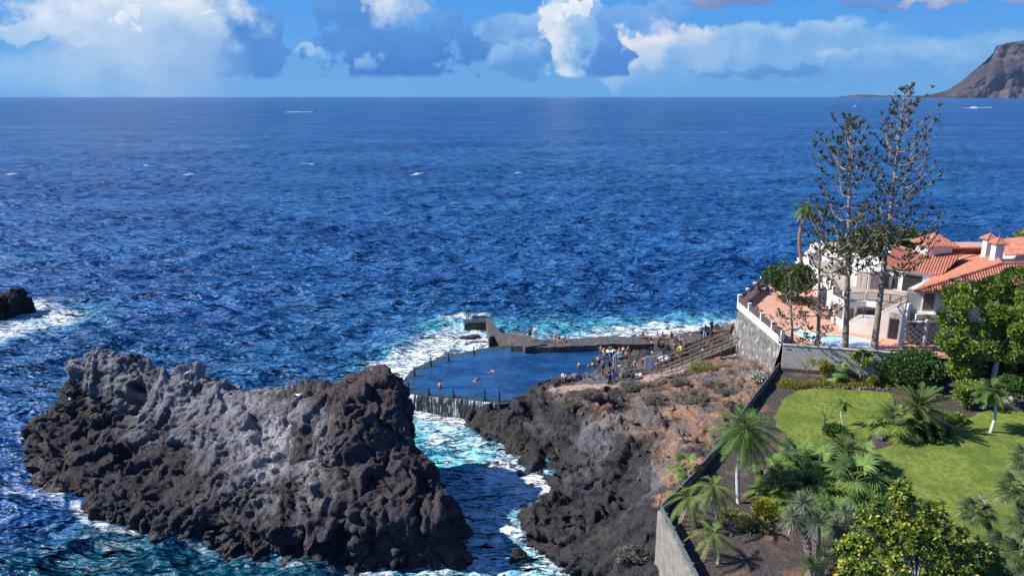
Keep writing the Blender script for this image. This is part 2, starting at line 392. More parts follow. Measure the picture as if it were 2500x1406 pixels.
def mat_rock():
    t = NT('lava_rock'); a = t.attr('rc').outputs['Color']
    nr_ = t.n('ShaderNodeTexNoise', noise_type='RIDGED_MULTIFRACTAL'); nr_.inputs['Scale'].default_value = 1.5; nr_.inputs['Detail'].default_value = 6; nr_.inputs['Roughness'].default_value = .55; nr_.inputs['Distortion'].default_value = .4; t.t.links.new(t.scl(t.pos(), (1.1, 1.1, .45)), nr_.inputs['Vector']); n1 = nr_.outputs[0]; n2 = t.noise(9, 6, .65)
    col = t.mix(t.mr(n2, .3, .7), t.mix(1, a, (.60, .59, .62), 'MULTIPLY'), t.mix(1, a, (1.42, 1.41, 1.42), 'MULTIPLY'))
    vo = t.n('ShaderNodeTexVoronoi', feature='DISTANCE_TO_EDGE'); vo.inputs['Scale'].default_value = 1.5
    wv = t.n('ShaderNodeVectorMath', operation='ADD'); t.t.links.new(t.pos(), wv.inputs[0])
    nc = t.n('ShaderNodeTexNoise'); nc.inputs['Scale'].default_value = 1.2; nc.inputs['Detail'].default_value = 4; t.t.links.new(t.pos(), nc.inputs['Vector']); t.t.links.new(nc.outputs['Color'], wv.inputs[1])
    t.t.links.new(wv.outputs[0], vo.inputs['Vector'])
    wet = t.attr('wet').outputs['Fac']
    h = t.math('ADD', t.math('MULTIPLY', n1, .26), t.math('MULTIPLY', n2, .30))
    h = t.math('ADD', h, t.math('MULTIPLY', t.math('MINIMUM', vo.outputs[0], .09), 1.6))
    nb = t.bump(h, .5, .85)
    t.bsdf(col, t.mix(wet, (.9,) * 3, (.33,) * 3), nb, Specular_IOR_Level=t.math('ADD', t.math('MULTIPLY', wet, .35), .14)); return t.m
M_rock = mat_rock()

# --- the island rock
isl = [P(u, v, 0).xy for u, v in ((62, 1062), (85, 1110), (98, 1178), (132, 1215), (200, 1252), (270, 1290), (390, 1302), (470, 1318), (560, 1335), (650, 1350), (700, 1365), (780, 1378), (870, 1392), (960, 1390), (1040, 1386), (1085, 1380), (1112, 1362))]
isl += [Vector(q) for q in ((-4.2, 48.5), (-5.6, 53), (-7.8, 56.5), (-10.6, 59), (-15, 61.5), (-22, 65), (-30, 70), (-38, 74), (-44, 75), (-48, 72))]
ic = [Q(u, v, Y) for u, v, Y in ((975, 900, 56.5), (1010, 985, 54.5), (1025, 1050, 52.5), (1070, 1135, 50.2), (1108, 1190, 48.2), (870, 1195, 47), (1000, 1180, 48), (780, 1190, 48.3), (900, 1000, 52.5), (880, 905, 56.5), (930, 1090, 50), (800, 1050, 52),
      (700, 1210, 48.5), (690, 1120, 51.5), (700, 1020, 55.5), (740, 925, 58.5), (650, 940, 59.5), (560, 1235, 49.6), (560, 1150, 51.5), (560, 1050, 55.5), (580, 948, 60), (520, 925, 61.5), (450, 1230, 51), (450, 1150, 53.5), (450, 1050, 58), (440, 960, 62),
      (440, 890, 64), (370, 895, 66), (300, 870, 67.3), (240, 845, 68.5), (205, 838, 69), (180, 862, 69.5), (200, 900, 67.5), (140, 940, 68.8), (100, 1010, 68.4), (300, 1240, 53.5), (300, 1150, 56.5), (300, 1050, 61), (300, 950, 65.5),
      (200, 1180, 57.5), (200, 1080, 62), (200, 980, 66.3), (130, 1120, 61.5), (115, 1060, 65.5))]
ic += [Vector(q) for q in ((-10, 60.5, 9), (-16, 62, 7), (-26, 66, 6), (-36, 72, 6), (-42, 73, 7), (-46, 70, 3), (-5, 55, 4))]
ih = TPS(ic, .5)
def isl_h(X, Y):
    p = np.stack([X.ravel(), Y.ravel(), 0 * X.ravel()], 1)
    n = fbm(p * .35, 4, 3).reshape(X.shape); n2 = fbm(p * .9, 3, 9).reshape(X.shape)
    sd = sdpoly(X + n2 * .5, Y + n * .8, isl) + .2 + .5 * sst(-12, -20, X)
    h = ih(X, Y) - 1.15 + .65 * sst(-23, -15, X) - .65 * sst(-27, -34, X) * sst(58, 64, Y) + 1.0 * np.exp(-((X + 41.5) / 3.0) ** 2 - ((Y - 69) / 3.2) ** 2)
    h = np.maximum(h, .4 + 1.3 * sst(.3, 1.6, sd))
    wd = .55 + .5 * np.clip(n + .5, 0, 1) + .5 * sst(-20, -34, X)
    e = np.clip(sd / wd, 0, 1); e = 1 - (1 - e) ** 2.2
    return -2.5 + (h + 2.5) * e
me = solid_field(-51, 0, 43, 79, .2, isl_h, -2.6, .13)
def rockify(me, amp=1.0, flat=None):
    co = getco(me); no = getno(me)
    f = (1.0 if flat is None else flat(co))
    p = co
    wrp = np.stack([fbm(p * .5 + 5, 3, 41), fbm(p * .5 + 15, 3, 42), fbm(p * .5 + 25, 3, 43)], 1)
    big = fbm(p * .28, 3, 1)
    h1, c1 = facets((p + wrp * 1.6) * np.array([.34, .34, .24]), 5, 1.2)
    h2, c2 = facets((p + wrp * .9) * np.array([.95, .95, .55]), 11, 1.3)
    h3, c3 = facets((p + wrp * .45) * np.array([1.35, 1.35, .20]), 17, .8)
    h4, c4 = facets((p + wrp * .5) * np.array([2.3, 2.3, 1.5]), 23, 1.2)
    rd = fbm(p * .55 + wrp * .8, 5, 21, .6, True)
    fine = fbm(p * 2.6, 4, 31, .65)
    h1 = h1 * sst(0, .16, c1); h2 = h2 * sst(0, .16, c2); h3 = h3 * sst(0, .2, c3); h4 = h4 * sst(0, .2, c4)
    ck = np.abs(fbm((p + wrp) * np.array([.45, .45, .15]), 3, 61)); crack = sst(.06, .0, ck)
    msk = sst(-.25, .35, fbm(p * .2 + 50, 3, 91)); colm = sst(4.6, 2.2, p[:, 2] + big * 2) * sst(.75, .35, np.abs(no[:, 2]))
    d = .55 * big + .95 * h1 - .25 * sst(.10, 0, c1) + (.12 + .9 * msk) * (.34 * h2 - .16 * sst(.10, 0, c2)) + colm * (.42 * h3 - .22 * sst(.16, 0, c3)) + .12 * h4 + .40 * rd + .13 * fine - .38 * crack - .3
    d = d * amp * f
    co2 = co + no * d[:, None]
    return co, co2, no, dict(big=big, rd=rd, fine=fine)
def lerpc(a, b, t): return a + (b - a) * t[:, None]
def col(*c): return np.array(c, float)[None, :]
co, co2, no, D = rockify(me, 1.0)
setco(me, co2); n2 = getno(me)
z = co2[:, 2]; x = co2[:, 0]; y = co2[:, 1]
g = fbm(co2 * .25 + 3, 4, 77); g2 = fbm(co2 * .8, 4, 88); g3 = fbm(co2 * .5 + 31, 4, 66)
rc = np.repeat(col(.048, .044, .046), len(co2), 0)
pale = sst(-.15, .45, g * 1.3 + .5 * sst(-4, 3, -(x + 22)) * sst(2.2, 5, z) - .2 * sst(-17, -9, x) + .2 * g2)
pale = np.clip(pale, 0, 1) * sst(1.2, 3.8, z + g3) * (1 - sst(-17, -12, x + g3 * 3) * .85)
rc = lerpc(rc, col(.19, .188, .20), pale * (.55 + .45 * sst(-.3, .3, g2)))
spot = np.exp(-(((x + 18) / 4.5) ** 2 + ((z - 5) / 2.2) ** 2)) * sst(-.3, .3, g2); rc = lerpc(rc, col(.34, .325, .325), np.clip(spot, 0, 1) * .85)
redtop = sst(7.2, 9.3, z + g * 1.5) * sst(-30, -20, x) * sst(.2, .75, n2[:, 2]); rc = lerpc(rc, col(.070, .054, .054), np.clip(redtop + sst(-14, -10, x) * .35, 0, 1) * .8)
rc = lerpc(rc, col(.15, .105, .07), sst(.25, .6, g3) * (1 - pale) * .6)
wet = sst(1.3, .2, z + g2 * .7); rc = lerpc(rc, col(.014, .014, .015), wet * .85)
rc *= (1 + .35 * D['fine'] + .2 * D['rd'])[:, None]
vattr(me, 'rc', np.clip(rc, .006, 1)); vattr(me, 'wet', wet * .8)
me.polygons.foreach_set('use_smooth', np.ones(len(me.polygons), dtype=bool))
o = mobj('rock_island', me, M_rock); tag(o, 'huge dark lava rock island standing in the sea in front of the tidal pool', 'rock island')

# --- the mainland rock
POOL = [P(u, v, 2).xy for u, v in ((985, 950), (990, 930), (1004, 908), (1050, 884), (1100, 868), (1157, 857), (1252, 843), (1300, 850), (1400, 852), (1470, 850), (1478, 870), (1432, 885), (1450, 915), (1400, 922), (1340, 932), (1300, 945), (1280, 962), (1245, 976), (1185, 976), (1120, 971), (1060, 966), (1010, 958))]
mc = [P(*q) for q in ((1500, 940, 3.5), (1560, 925, 3.6), (1640, 905, 3.8), (1700, 880, 4.1), (1785, 866, 4.2), (1440, 925, 3.1), (1380, 935, 3.2), (1330, 928, 3.0), (1290, 952, 2.7), (1262, 978, 2.3), (1228, 988, 1.9),
      (1170, 1000, .3), (1132, 1030, -.3), (1160, 1065, -.3), (1230, 1085, -.2), (1245, 1110, 0), (1290, 1150, 0), (1330, 1185, 0), (1340, 1215, -.2), (1300, 1243, 0), (1250, 1290, -.2), (1236, 1310, -.3), (1290, 1345, -.3), (1370, 1388, -.3), (1460, 1412, -.2),
      (1245, 1005, 2.6), (1300, 990, 3.1), (1350, 965, 3.6), (1400, 962, 3.9), (1450, 970, 4.2), (1190, 1020, 1.2), (1215, 1050, .9), (1350, 1030, 3.3), (1400, 1025, 4.1), (1450, 1030, 4.5), (1500, 1000, 4.6), (1550, 985, 4.5), (1600, 950, 4.2), (1650, 950, 4.7), (1700, 930, 5.0), (1750, 905, 5.0), (1800, 885, 5.4), (1850, 890, 5.9),
      (1880, 905, 6.0), (1800, 950, 5.8), (1850, 935, 6.0), (1760, 1020, 5.9), (1550, 1050, 4.9), (1620, 1050, 5.2), (1700, 1050, 5.6), (1740, 1090, 5.8), (1700, 1150, 5.7), (1650, 1200, 5.4), (1600, 1250, 4.9),
      (1600, 1130, 4.9), (1550, 1120, 4.2), (1500, 1110, 3.6), (1450, 1090, 3.1), (1400, 1110, 2.0), (1350, 1110, 1.2), (1380, 1070, 2.6), (1300, 1060, 1.5), (1260, 1060, .9),
      (1500, 1175, 2.3), (1450, 1170, 1.5), (1400, 1175, .9), (1420, 1205, .9), (1480, 1225, .7), (1540, 1220, 1.8), (1580, 1190, 3.6), (1370, 1220, .9), (1330, 1262, 1.1), (1350, 1290, 1.5), (1400, 1265, 1.4), (1450, 1285, 2.1), (1500, 1290, 2.5), (1550, 1300, 3.1), (1590, 1300, 3.7), (1400, 1335, 1.1), (1460, 1370, .5), (1500, 1340, 1.9), (1540, 1385, 2.2), (1590, 1400, 2.8), (1410, 1240, .2),
      (1460, 900, 2.2), (1450, 880, 2.1), (1480, 862, 2.2), (1560, 852, 2.7), (1620, 842, 2.9), (1700, 832, 3.2), (1780, 814, 3.7), (1550, 900, 2.8), (1620, 880, 3.0), (1680, 855, 3.3), (1740, 842, 3.8), (1736, 812, 3.5), (1711, 824, 3.3), (1775, 805, 3.8), (1700, 815, 2.9), (1600, 1330, 3.3), (1625, 1400, 2.8), (1585, 1370, 2.8))]
mc += [Vector(q) for q in ((12, 92, -.5), (17, 93.5, -.3), (22, 96.5, -.2), (27, 98, .1), (31, 99, .5), (36, 100, 1), (5, 92, -2), (34, 90, 4), (34, 80, 4.5), (34, 70, 5), (30, 60, 5), (28, 50, 5), (24, 40, 5), (14, 36, 4.5), (16, 44, 5.2), (20, 52, 5.3), (24, 60, 5.4), (5, 36, 0), (9, 33, 2.5), (40, 96, 4), (0, 46, -1.5), (-2, 58, -1.6), (-6, 66, -1.8))]
mh = TPS(mc, .25)
GP = [P(1905, 900, 6).xy, P(1840, 985, 6).xy, P(1765, 1090, 6).xy, P(1700, 1172, 6).xy, P(1610, 1262, 6).xy, P(1645, 1330, 6).xy, P(1690, 1420, 6).xy]   # the garden's seaward edge
GPOLY = list(GP) + [Vector((11.5, 28)), Vector((12, 8)), Vector((90, 8)), Vector((90, 106)), Vector((50, 106)), Vector((42, 68)), Vector((26, 69))]
TW = [P(1910, 848, 8.6).xy, P(1805, 745, 8.6).xy, P(1862, 688, 8.6).xy]     # terrace retaining wall: near corner, sea corner, far corner
TPOLY = [TW[0] + Vector((.3, 0)), TW[1] + Vector((.3, .2)), TW[2] + Vector((.3, 0)), Vector((42, 118)), Vector((80, 118)), Vector((80, 64)), Vector((37, 65.6))]
LAND = [P(u, v, 0).xy for u, v in ((1190, 1000), (1138, 1030), (1162, 1062), (1235, 1088), (1252, 1112), (1295, 1145), (1335, 1182), (1345, 1215), (1305, 1245), (1250, 1290), (1240, 1310), (1290, 1345), (1370, 1388), (1460, 1415))] + [Vector((6, 30)), Vector((60, 30)), Vector((60, 120)), Vector((28, 97)), Vector((17, 92)), Vector((4, 91)), Vector((-4, 75))]
def main_h(X, Y):
    p = np.stack([X.ravel(), Y.ravel(), 0 * X.ravel()], 1)
    h = mh(X, Y); n = fbm(p * .4, 4, 13).reshape(X.shape)
    h = np.where(h > .1, h, h * 1.8); ls = sdpoly(X + .5 * n, Y + .5 * n, LAND); h = np.where(ls > 0, np.maximum(h, np.minimum(.45 + ls * .85, 1.7)), np.where((Y < 71) & (X < 16), np.minimum(h, -.15 + ls * .9), h))
    pd = sdpoly(X, Y, POOL); h = np.where(pd > -.2, np.minimum(h, np.where(pd > .6, .6, 2 - 1.4 * np.clip((pd + .2) / .8, 0, 1))), h)
    # terraces the slope into rough steps near the water
    st = sst(4.6, 2.4, h); stp = np.floor(h / .9 + n * .8) * .9 + .45
    h = h + (stp - h) * .45 * st * (pd < -.6)
    gd = sdpoly(X, Y, GPOLY); h = np.where(gd > .25, np.minimum(h, 5.2), h)
    h = np.where((Y > 93) & (X > 27), np.minimum(h, np.maximum(.8, 3.6 - (Y - 93) * .8)), h); td = sdpoly(X, Y, TPOLY); h = np.where(td > .3, np.minimum(h, 5), h)
    west = sst(-7.5, -5.5, X - np.where(Y > 76, 14, 0)); h = -2.4 + (h + 2.4) * west
    return np.clip(h, -2.4, 7)
me = solid_field(-9, 38, 31, 100, .22, main_h, -2.7, .15)
def mflat(co):   # how rough each place is: smooth path and soil, rugged rock
    x, y, z = co.T; f = np.ones(len(co))
    pth = [P(u, v, 3.6) for u, v in ((1370, 945), (1440, 938), (1500, 940), (1560, 927), (1640, 905), (1700, 882), (1785, 868))]
    d = np.full(len(co), 99.)
    for a, b in zip(pth[:-1], pth[1:]): d = np.minimum(d, segdist(x, y, a, b))
    f *= .12 + .88 * sst(.6, 2.2, d)
    soil = sst(3.6, 5.0, z); f *= 1 - .3 * soil
    gd = sdpoly(x, y, GP + GPOLY[7:]); f *= .25 + .75 * sst(0, -.7, gd)
    pd = sdpoly(x, y, POOL); f *= .25 + .75 * sst(0, -1, pd)
    return f
co, co2, no, D = rockify(me, .8, mflat); setco(me, co2); n2 = getno(me)
x, y, z = co2.T
g = fbm(co2 * .22 + 3, 4, 177); g2 = fbm(co2 * .9, 4, 188); g3 = fbm(co2 * np.array([.35, .35, .8]) + 31, 4, 166)
rc = np.repeat(col(.040, .038, .040), len(co2), 0)
rc = lerpc(rc, col(.125, .12, .13), sst(-.1, .5, g + .3 * g2) * sst(1.2, 2.8, z))
soil = np.clip(sst(3.7, 4.8, z + g * 1.1 + g2 * .5) * sst(60, 66, y + (x - 9) * .3) + sst(4.4, 5.3, z + g * .9 + g2 * .5), 0, 1) * sst(.45, .8, n2[:, 2] + .1 * g2)
rc = lerpc(rc, col(.29, .172, .10), soil * .88 * sst(-.45, .1, g3 + .2))
rc = lerpc(rc, col(.13, .115, .108), soil * sst(-.05, .25, g3))
org = sst(.28, .5, g3 + .25 * g2) * soil * sst(-.1, .3, -g); rc = lerpc(rc, col(.44, .20, .10), org * .7)
pth = [P(u, v, 3.6) for u, v in ((1370, 945), (1440, 938), (1500, 940), (1560, 927), (1640, 905), (1700, 882), (1785, 868))]
d = np.full(len(co2), 99.)
for a, b in zip(pth[:-1], pth[1:]): d = np.minimum(d, segdist(x, y, a, b))
rc = lerpc(rc, col(.40, .29, .22), sst(1.7, .8, d + g2 * .6) * sst(.5, .8, n2[:, 2]))
rc = lerpc(rc, col(.12, .11, .05), sst(.3, .6, g2) * sst(2.2, 1.0, z) * .3)
wet = sst(1.2, .3, z + g2 * .5); rc = lerpc(rc, col(.012, .012, .013), wet * .85)
rc *= (1 + .35 * D['fine'] + .25 * D['rd'])[:, None]
vattr(me, 'rc', np.clip(rc, .006, 1)); vattr(me, 'wet', wet * .8)
me.polygons.foreach_set('use_smooth', np.ones(len(me.polygons), dtype=bool))
o = mobj('rocky_ground', me, M_rock); tag(o, kind='structure')
# height lookup for things standing on the rock
from mathutils.bvhtree import BVHTree
_bv = BVHTree.FromPolygons([tuple(v) for v in co2], [tuple(p.vertices) for p in me.polygons])
def ground(x, y, zt=20):
    h = _bv.ray_cast(Vector((x, y, zt)), Vector((0, 0, -1))); return h[0].z if h[0] else 0.0
def seen(u, v):             # the rock surface point seen at a photo position
    h = _bv.ray_cast(Vector((0, 0, CH)), Vector(ray(u, v)).normalized()); return h[0] if h[0] else P(u, v, 2.7)

# --- smaller sea rocks
def sea_rock(c, size, seed, label, vox=.11):
    cx, cy = c[0], c[1]; sx, sy, sz = size
    def hf(X, Y):
        p = np.stack([X.ravel(), Y.ravel(), 0 * X.ravel() + seed], 1); n = fbm(p * .6, 3, seed).reshape(X.shape)
        d = np.sqrt(((X - cx) / sx) ** 2 + ((Y - cy) / sy) ** 2) + n * .35
        return -1.6 + (sz + 1.6) * (1 - sst(.45, 1.05, d))
    me = solid_field(cx - sx * 1.3, cx + sx * 1.3, cy - sy * 1.3, cy + sy * 1.3, max(.12, sx / 40), hf, -1.7, vox)
    co, co2, no, D = rockify(me, min(1, .3 * sz + .25)); setco(me, co2)
    rc = np.repeat(col(.035, .033, .035), len(co2), 0); wt = sst(1.1, .2, co2[:, 2]); rc = lerpc(rc, col(.012, .012, .013), wt * .8) * (1 + .4 * D['fine'])[:, None]
    vattr(me, 'rc', rc); vattr(me, 'wet', wt * .8); me.polygons.foreach_set('use_smooth', np.ones(len(me.polygons), dtype=bool))
    o = mobj('sea_rock', me, M_rock); tag(o, label, 'rock', 'small rocks in the sea')
sea_rock(P(1268, 1372, 0), (1.5, 1.0, .75), 5, 'small black boulder awash in foam between the island and the shore')
sea_rock(Vector((-77.5, 107.5)), (6.5, 5, 3.4), 8, 'black rock with breaking surf at the left edge of the photo', .16)
sea_rock(P(1150, 826, 0), (2.6, .9, .35), 12, 'flat dark rock awash beside the outer breakwater')
sea_rock(P(1405, 1300, .2), (1.0, .8, 1.2), 15, 'low dark boulder at the foot of the lower rock shelf')

# --- far headland
def headland():
    # ridge outline measured from the photograph at about 6 km, running away from the camera
    prof = [(2240, 236, 0), (2270, 232, 40), (2310, 222, 90), (2345, 200, 0), (2375, 175, 0), (2405, 150, 0), (2425, 130, 0), (2433, 112, 0), (2460, 105, 0), (2500, 98, 0), (2600, 80, 0), (2800, 60, 0), (3100, 50, 0)]
    Y0 = 11000.; SC = 11 / 6
    us = np.array([p[0] for p in prof], float); vs_ = np.array([p[1] for p in prof], float)
    nx = 260; ny = 120
    uu = np.linspace(2235, 3100, nx); vv = np.interp(uu, us, vs_)
    px = np.array([Q(u, v, Y0).x for u, v in zip(uu, vv)]); pz = np.array([max(2, Q(u, v, Y0).z) for u, v in zip(uu, vv)])
    t = np.linspace(0, 1, ny); T, I = np.meshgrid(t, np.arange(nx), indexing='ij')
    Xb = px[I]; Zt = pz[I]
    prof_t = np.where(T < .45, (T / .45) ** .8, 1 - .35 * ((T - .45) / .55) ** 1.5)
    Yb = Y0 - 420 * SC * (1 - T / .45) * (T < .45) + 2500 * SC * np.clip((T - .45) / .55, 0, 1)
    p = np.stack([Xb.ravel(), Yb.ravel(), 0 * Xb.ravel()], 1)
    rg = fbm(p * .0045 / SC, 5, 51, .55, True).reshape(Xb.shape); n1 = fbm(p * .002 / SC, 4, 55).reshape(Xb.shape)
    Z = Zt * prof_t * (1 + 0 * n1) - (np.abs(T - .45) > .02) * np.abs(rg) * .10 * Zt * (1 - prof_t * .6); Z = np.where(T < .01, -5, Z)
    Yb = Yb + rg * 90 * SC * (T < .45) * (T > 0); Xs = Xb * Yb / Y0 * (1 + 0 * n1); Z = np.where(T > .45, Z * (1 - .15 * (T - .45)), Z)
    co = np.stack([Xs.ravel(), Yb.ravel(), Z.ravel()], 1)
    a = (np.arange(ny - 1)[:, None] * nx + np.arange(nx - 1)[None, :]).ravel()
    me = npmesh('hills', co, [np.stack([a, a + 1, a + nx + 1, a + nx], 1)], True)
    t = NT('cliff_far'); n = t.noise(.0022, 8, .65); st = t.noise(.011, 5, .6, t.scl(t.pos(), (.6, .6, 4)))
    cc = t.mix(t.mr(n, .4, .62), (.065, .052, .056), (.15, .12, .105)); cc = t.mix(t.mr(st, .45, .6, 0, .5), cc, (.06, .045, .05))
    t.bsdf(cc, .95, t.bump(t.noise(.0065, 9, .7), 75, 1), Specular_IOR_Level=.1)
    o = mobj('hills', me, t.m); tag(o, kind='structure')
    # low far point
    mb = MB(); rows = []
    for k in range(40):
        s = k / 39; u = 2060 + (2250 - 2060) * s; zt = 40 * (math.sin(math.pi * min(1, s * 1.8)) ** .6 if s < .55 else .8 - .3 * s) + 8 * math.sin(k * 1.7) + 6
        b = P(u, 238.4, 0); b = Vector((b.x / b.y * 14500, 14500, 0)); rows.append([b + Vector((0, -150, -5)), b + Vector((0, -60, zt * .8)), b + Vector((0, 60, zt)), b + Vector((0, 600, -5))])
    o = mb.grid(rows); o = mb.build('far_point', t.m, smooth=True); tag(o, kind='structure')
headland()
# ------------------------------------------------------------------ the sea
def px_segs(lst):  # (list of (u,v), radius, strength)
    out = []
    for pts, r, s in lst:
        q = [P(u, v, 0) for u, v in pts]
        if len(q) == 1: q = q * 2
        for a, b in zip(q[:-1], q[1:]): out.append((a, b, r, s))
    return out
FOAM = px_segs([([(985, 950), (1000, 1000), (1050, 1035), (1120, 1060), (1170, 1085)], 4.4, .66), ([(1000, 990), (1060, 1010), (1130, 1020), (1190, 1000)], 2.2, 1.0),
    ([(1060, 1090), (1130, 1130), (1200, 1110)], 3.5, .45), ([(1230, 1150), (1275, 1180), (1310, 1200)], 3.2, .95), ([(1330, 1190), (1290, 1230)], 1.6, .8), ([(1200, 1200), (1230, 1300), (1180, 1380)], 6.5, .68), ([(1120, 1370), (1220, 1350), (1300, 1380)], 2.2, .6), ([(1240, 1310), (1300, 1345), (1360, 1385), (1420, 1400)], .9, .8),
    ([(965, 900), (1000, 880), (1060, 850), (1130, 835), (1200, 842), (1245, 838)], 4.6, .9), ([(1070, 830), (1120, 815), (1185, 820)], 4.5, .8), ([(975, 940), (985, 900)], 2.5, .9), ([(1090, 780), (1120, 770), (1180, 770)], 1.6, 1.0), ([(1110, 800), (1140, 785)], 1.8, .7),
    ([(1480, 812), (1560, 808), (1640, 806), (1720, 800), (1790, 792)], 4.2, .85), ([(1300, 820), (1400, 815), (1480, 816)], 2.6, .6), ([(1250, 818), (1300, 812)], 2.0, .4), ([(1560, 800), (1700, 790), (1800, 780)], 6.0, .40),
    ([(0, 815), (60, 800), (120, 785)], 6.5, .8), ([(0, 755), (60, 750), (90, 765)], 6.5, .75), ([(60, 775), (110, 780)], 5, .8), ([(10, 1180), (60, 1195), (110, 1215), (140, 1220)], 1.6, .62), ([(20, 1150), (70, 1180)], 3.0, .45), ([(50, 1060), (85, 1110)], 1.0, .6),
    ([(178, 1240), (225, 1280), (270, 1300), (330, 1305)], .65, .8), ([(330, 1305), (420, 1318), (560, 1345), (700, 1375), (870, 1400), (1000, 1398), (1100, 1392)], .55, .55), ([(230, 1320), (330, 1330)], 1.8, .4), ([(490, 1335), (600, 1360)], 1.2, .4), ([(880, 1400), (940, 1400)], .8, .7),
    ([(1160, 1070), (1240, 1095), (1300, 1160)], 1.0, .7), ([(698, 274), (765, 273)], 7, 1.5), ([(2350, 264), (2420, 262)], 9, 1.3), ([(740, 399), (760, 401)], 1.8, 1.1), ([(455, 428), (464, 426)], 2.2, 1.2), ([(1012, 425), (1024, 423)], 2.0, 1.0), ([(348, 405), (356, 404)], 2.0, 1.0), ([(22, 426), (36, 424)], 2.4, 1.1), ([(1450, 345), (1457, 344)], 3, .9), ([(1262, 422), (1270, 421)], 2.2, .9)])
TURQ = px_segs([([(1010, 1010), (1060, 1060), (1120, 1090), (1200, 1110)], 5.5, 1.0), ([(1060, 1130), (1200, 1150), (1290, 1190)], 4.5, .8), ([(1130, 1180), (1230, 1230), (1270, 1270), (1200, 1350)], 7, .85), ([(1000, 900), (1080, 850), (1180, 830)], 7.0, .6), ([(1100, 800), (1180, 800)], 5.0, .7), ([(1400, 812), (1600, 805), (1780, 795)], 7, .6), ([(0, 800), (100, 780)], 9, .45), ([(1260, 1190), (1300, 1210)], 3, .5), ([(1450, 810), (1350, 815)], 4, .4)])
TEAL = px_segs([([(0, 1500), (300, 1400), (700, 1390), (1100, 1420), (1300, 1400)], 9.0, 1.0), ([(1150, 1380), (1180, 1250)], 4, .8), ([(200, 900), (600, 880), (1000, 850)], 14, .3), ([(900, 780), (1300, 780)], 18, .3)])
def field(x, y, segs, soft=1.0):
    out = np.zeros_like(x)
    for a, b, r, s in segs:
        m = (x > min(a[0], b[0]) - 2.2 * r) & (x < max(a[0], b[0]) + 2.2 * r) & (y > min(a[1], b[1]) - 2.2 * r) & (y < max(a[1], b[1]) + 2.2 * r)
        if not m.any(): continue
        d = segdist(x[m], y[m], a, b); out[m] = np.maximum(out[m], s * sst(r * 1.5 * soft, r * .35, d))
    return out
rng = np.random.default_rng(4)
def waves(x, y, dr, comps, amp=1.0):
    dz = np.zeros_like(x); dx = np.zeros_like(x); dy = np.zeros_like(x)
    for lam, th, a, ph in comps:
        k = 2 * math.pi / lam; kx, ky = k * math.cos(th), k * math.sin(th)
        w_ = sst(.9, 2.3, lam / dr) * amp * a; q = kx * x + ky * y + ph
        s = np.sin(q); c_ = np.cos(q); dz += w_ * c_; dx -= w_ * .75 * math.cos(th) * s; dy -= w_ * .75 * math.sin(th) * s
    return dx, dy, dz
def spectrum(n, l0, l1, th0, spread, slope, lp=12):
    out = []
    for i in range(n):
        lam = l0 * (l1 / l0) ** ((i + rng.random()) / n); th = th0 + rng.normal() * spread
        sl_ = slope / math.sqrt(n) * 1.41 * (1.0 if lam < lp else (lp / lam) ** .9)
        out.append((lam, th, sl_ * lam / (2 * math.pi), rng.random() * 6.28))
    return out
comps = spectrum(64, .55, 14, R(-78), .6, .52, 6) + spectrum(14, 14, 60, R(-70), .3, .06, 18)
def sea_mesh():
    rr = [18.0]; H = CH
    while rr[-1] < 15600:
        r = rr[-1]; rr.append(r + min(max(.10, r * r / (H * 745) * .72 * (1 + r / 1500)), r * .15))
    rr = np.array(rr); 
    azn = np.concatenate([np.linspace(-88, -40, 60)[:-1], np.linspace(-40, 40, 960), np.linspace(40, 88, 60)[1:]]) * math.pi / 180
    RR, A = np.meshgrid(rr, azn, indexing='ij'); x = (RR * np.sin(A)).ravel(); y = (RR * np.cos(A)).ravel()
    dr = np.gradient(rr)[:, None] + 0 * A; dr = np.maximum(dr, RR * (80 / 960 * math.pi / 180)).ravel()
    print('sea verts', len(x))
    drw = np.minimum(dr, 2.2 + dr * .12)
    dx, dy, dz = waves(x, y, drw, comps)
    F_ = field(x, y, FOAM); T_ = field(x, y, TURQ); L_ = field(x, y, TEAL)
    calm = 1 - .45 * T_
    r_ = np.hypot(x, y)
    gust = fbm(np.stack([x * .012, y * .006, 0 * x], 1), 3, 5)
    ampf = (1 + .45 * gust) * calm
    co = np.stack([x + dx * ampf, y + dy * ampf, dz * ampf + .05 * T_], 1)
    nr, na = RR.shape
    # churned water
    ch = np.clip(F_ + T_ * .5, 0, 1) * (r_ < 140); m = ch > .02
    co[m, 2] += ch[m] * .2 * fbm(co[m] * 1.1, 4, 61); pk = P(1110, 1000, 0); co[:, 2] += .75 * np.exp(-(((co[:, 0] - pk.x) / 6) ** 2 + ((co[:, 1] - pk.y) / 2.6) ** 2)) * (co[:, 1] < 76)
    a = (np.arange(nr - 1)[:, None] * na + np.arange(na - 1)[None, :]).ravel()
    q = np.stack([a, a + 1, a + na + 1, a + na], 1)
    me = npmesh('sea', co, [q[:, ::-1]], True)
    crest = sst(.30, .55, dz * ampf) * (fbm(np.stack([x * .05, y * .05, 0 * x + 9], 1), 3, 71) > .28)
    F_ = np.maximum(F_, crest * .42 * (r_ < 400))
    vattr(me, 'foam', F_); vattr(me, 'turq', T_); vattr(me, 'teal', L_); return me
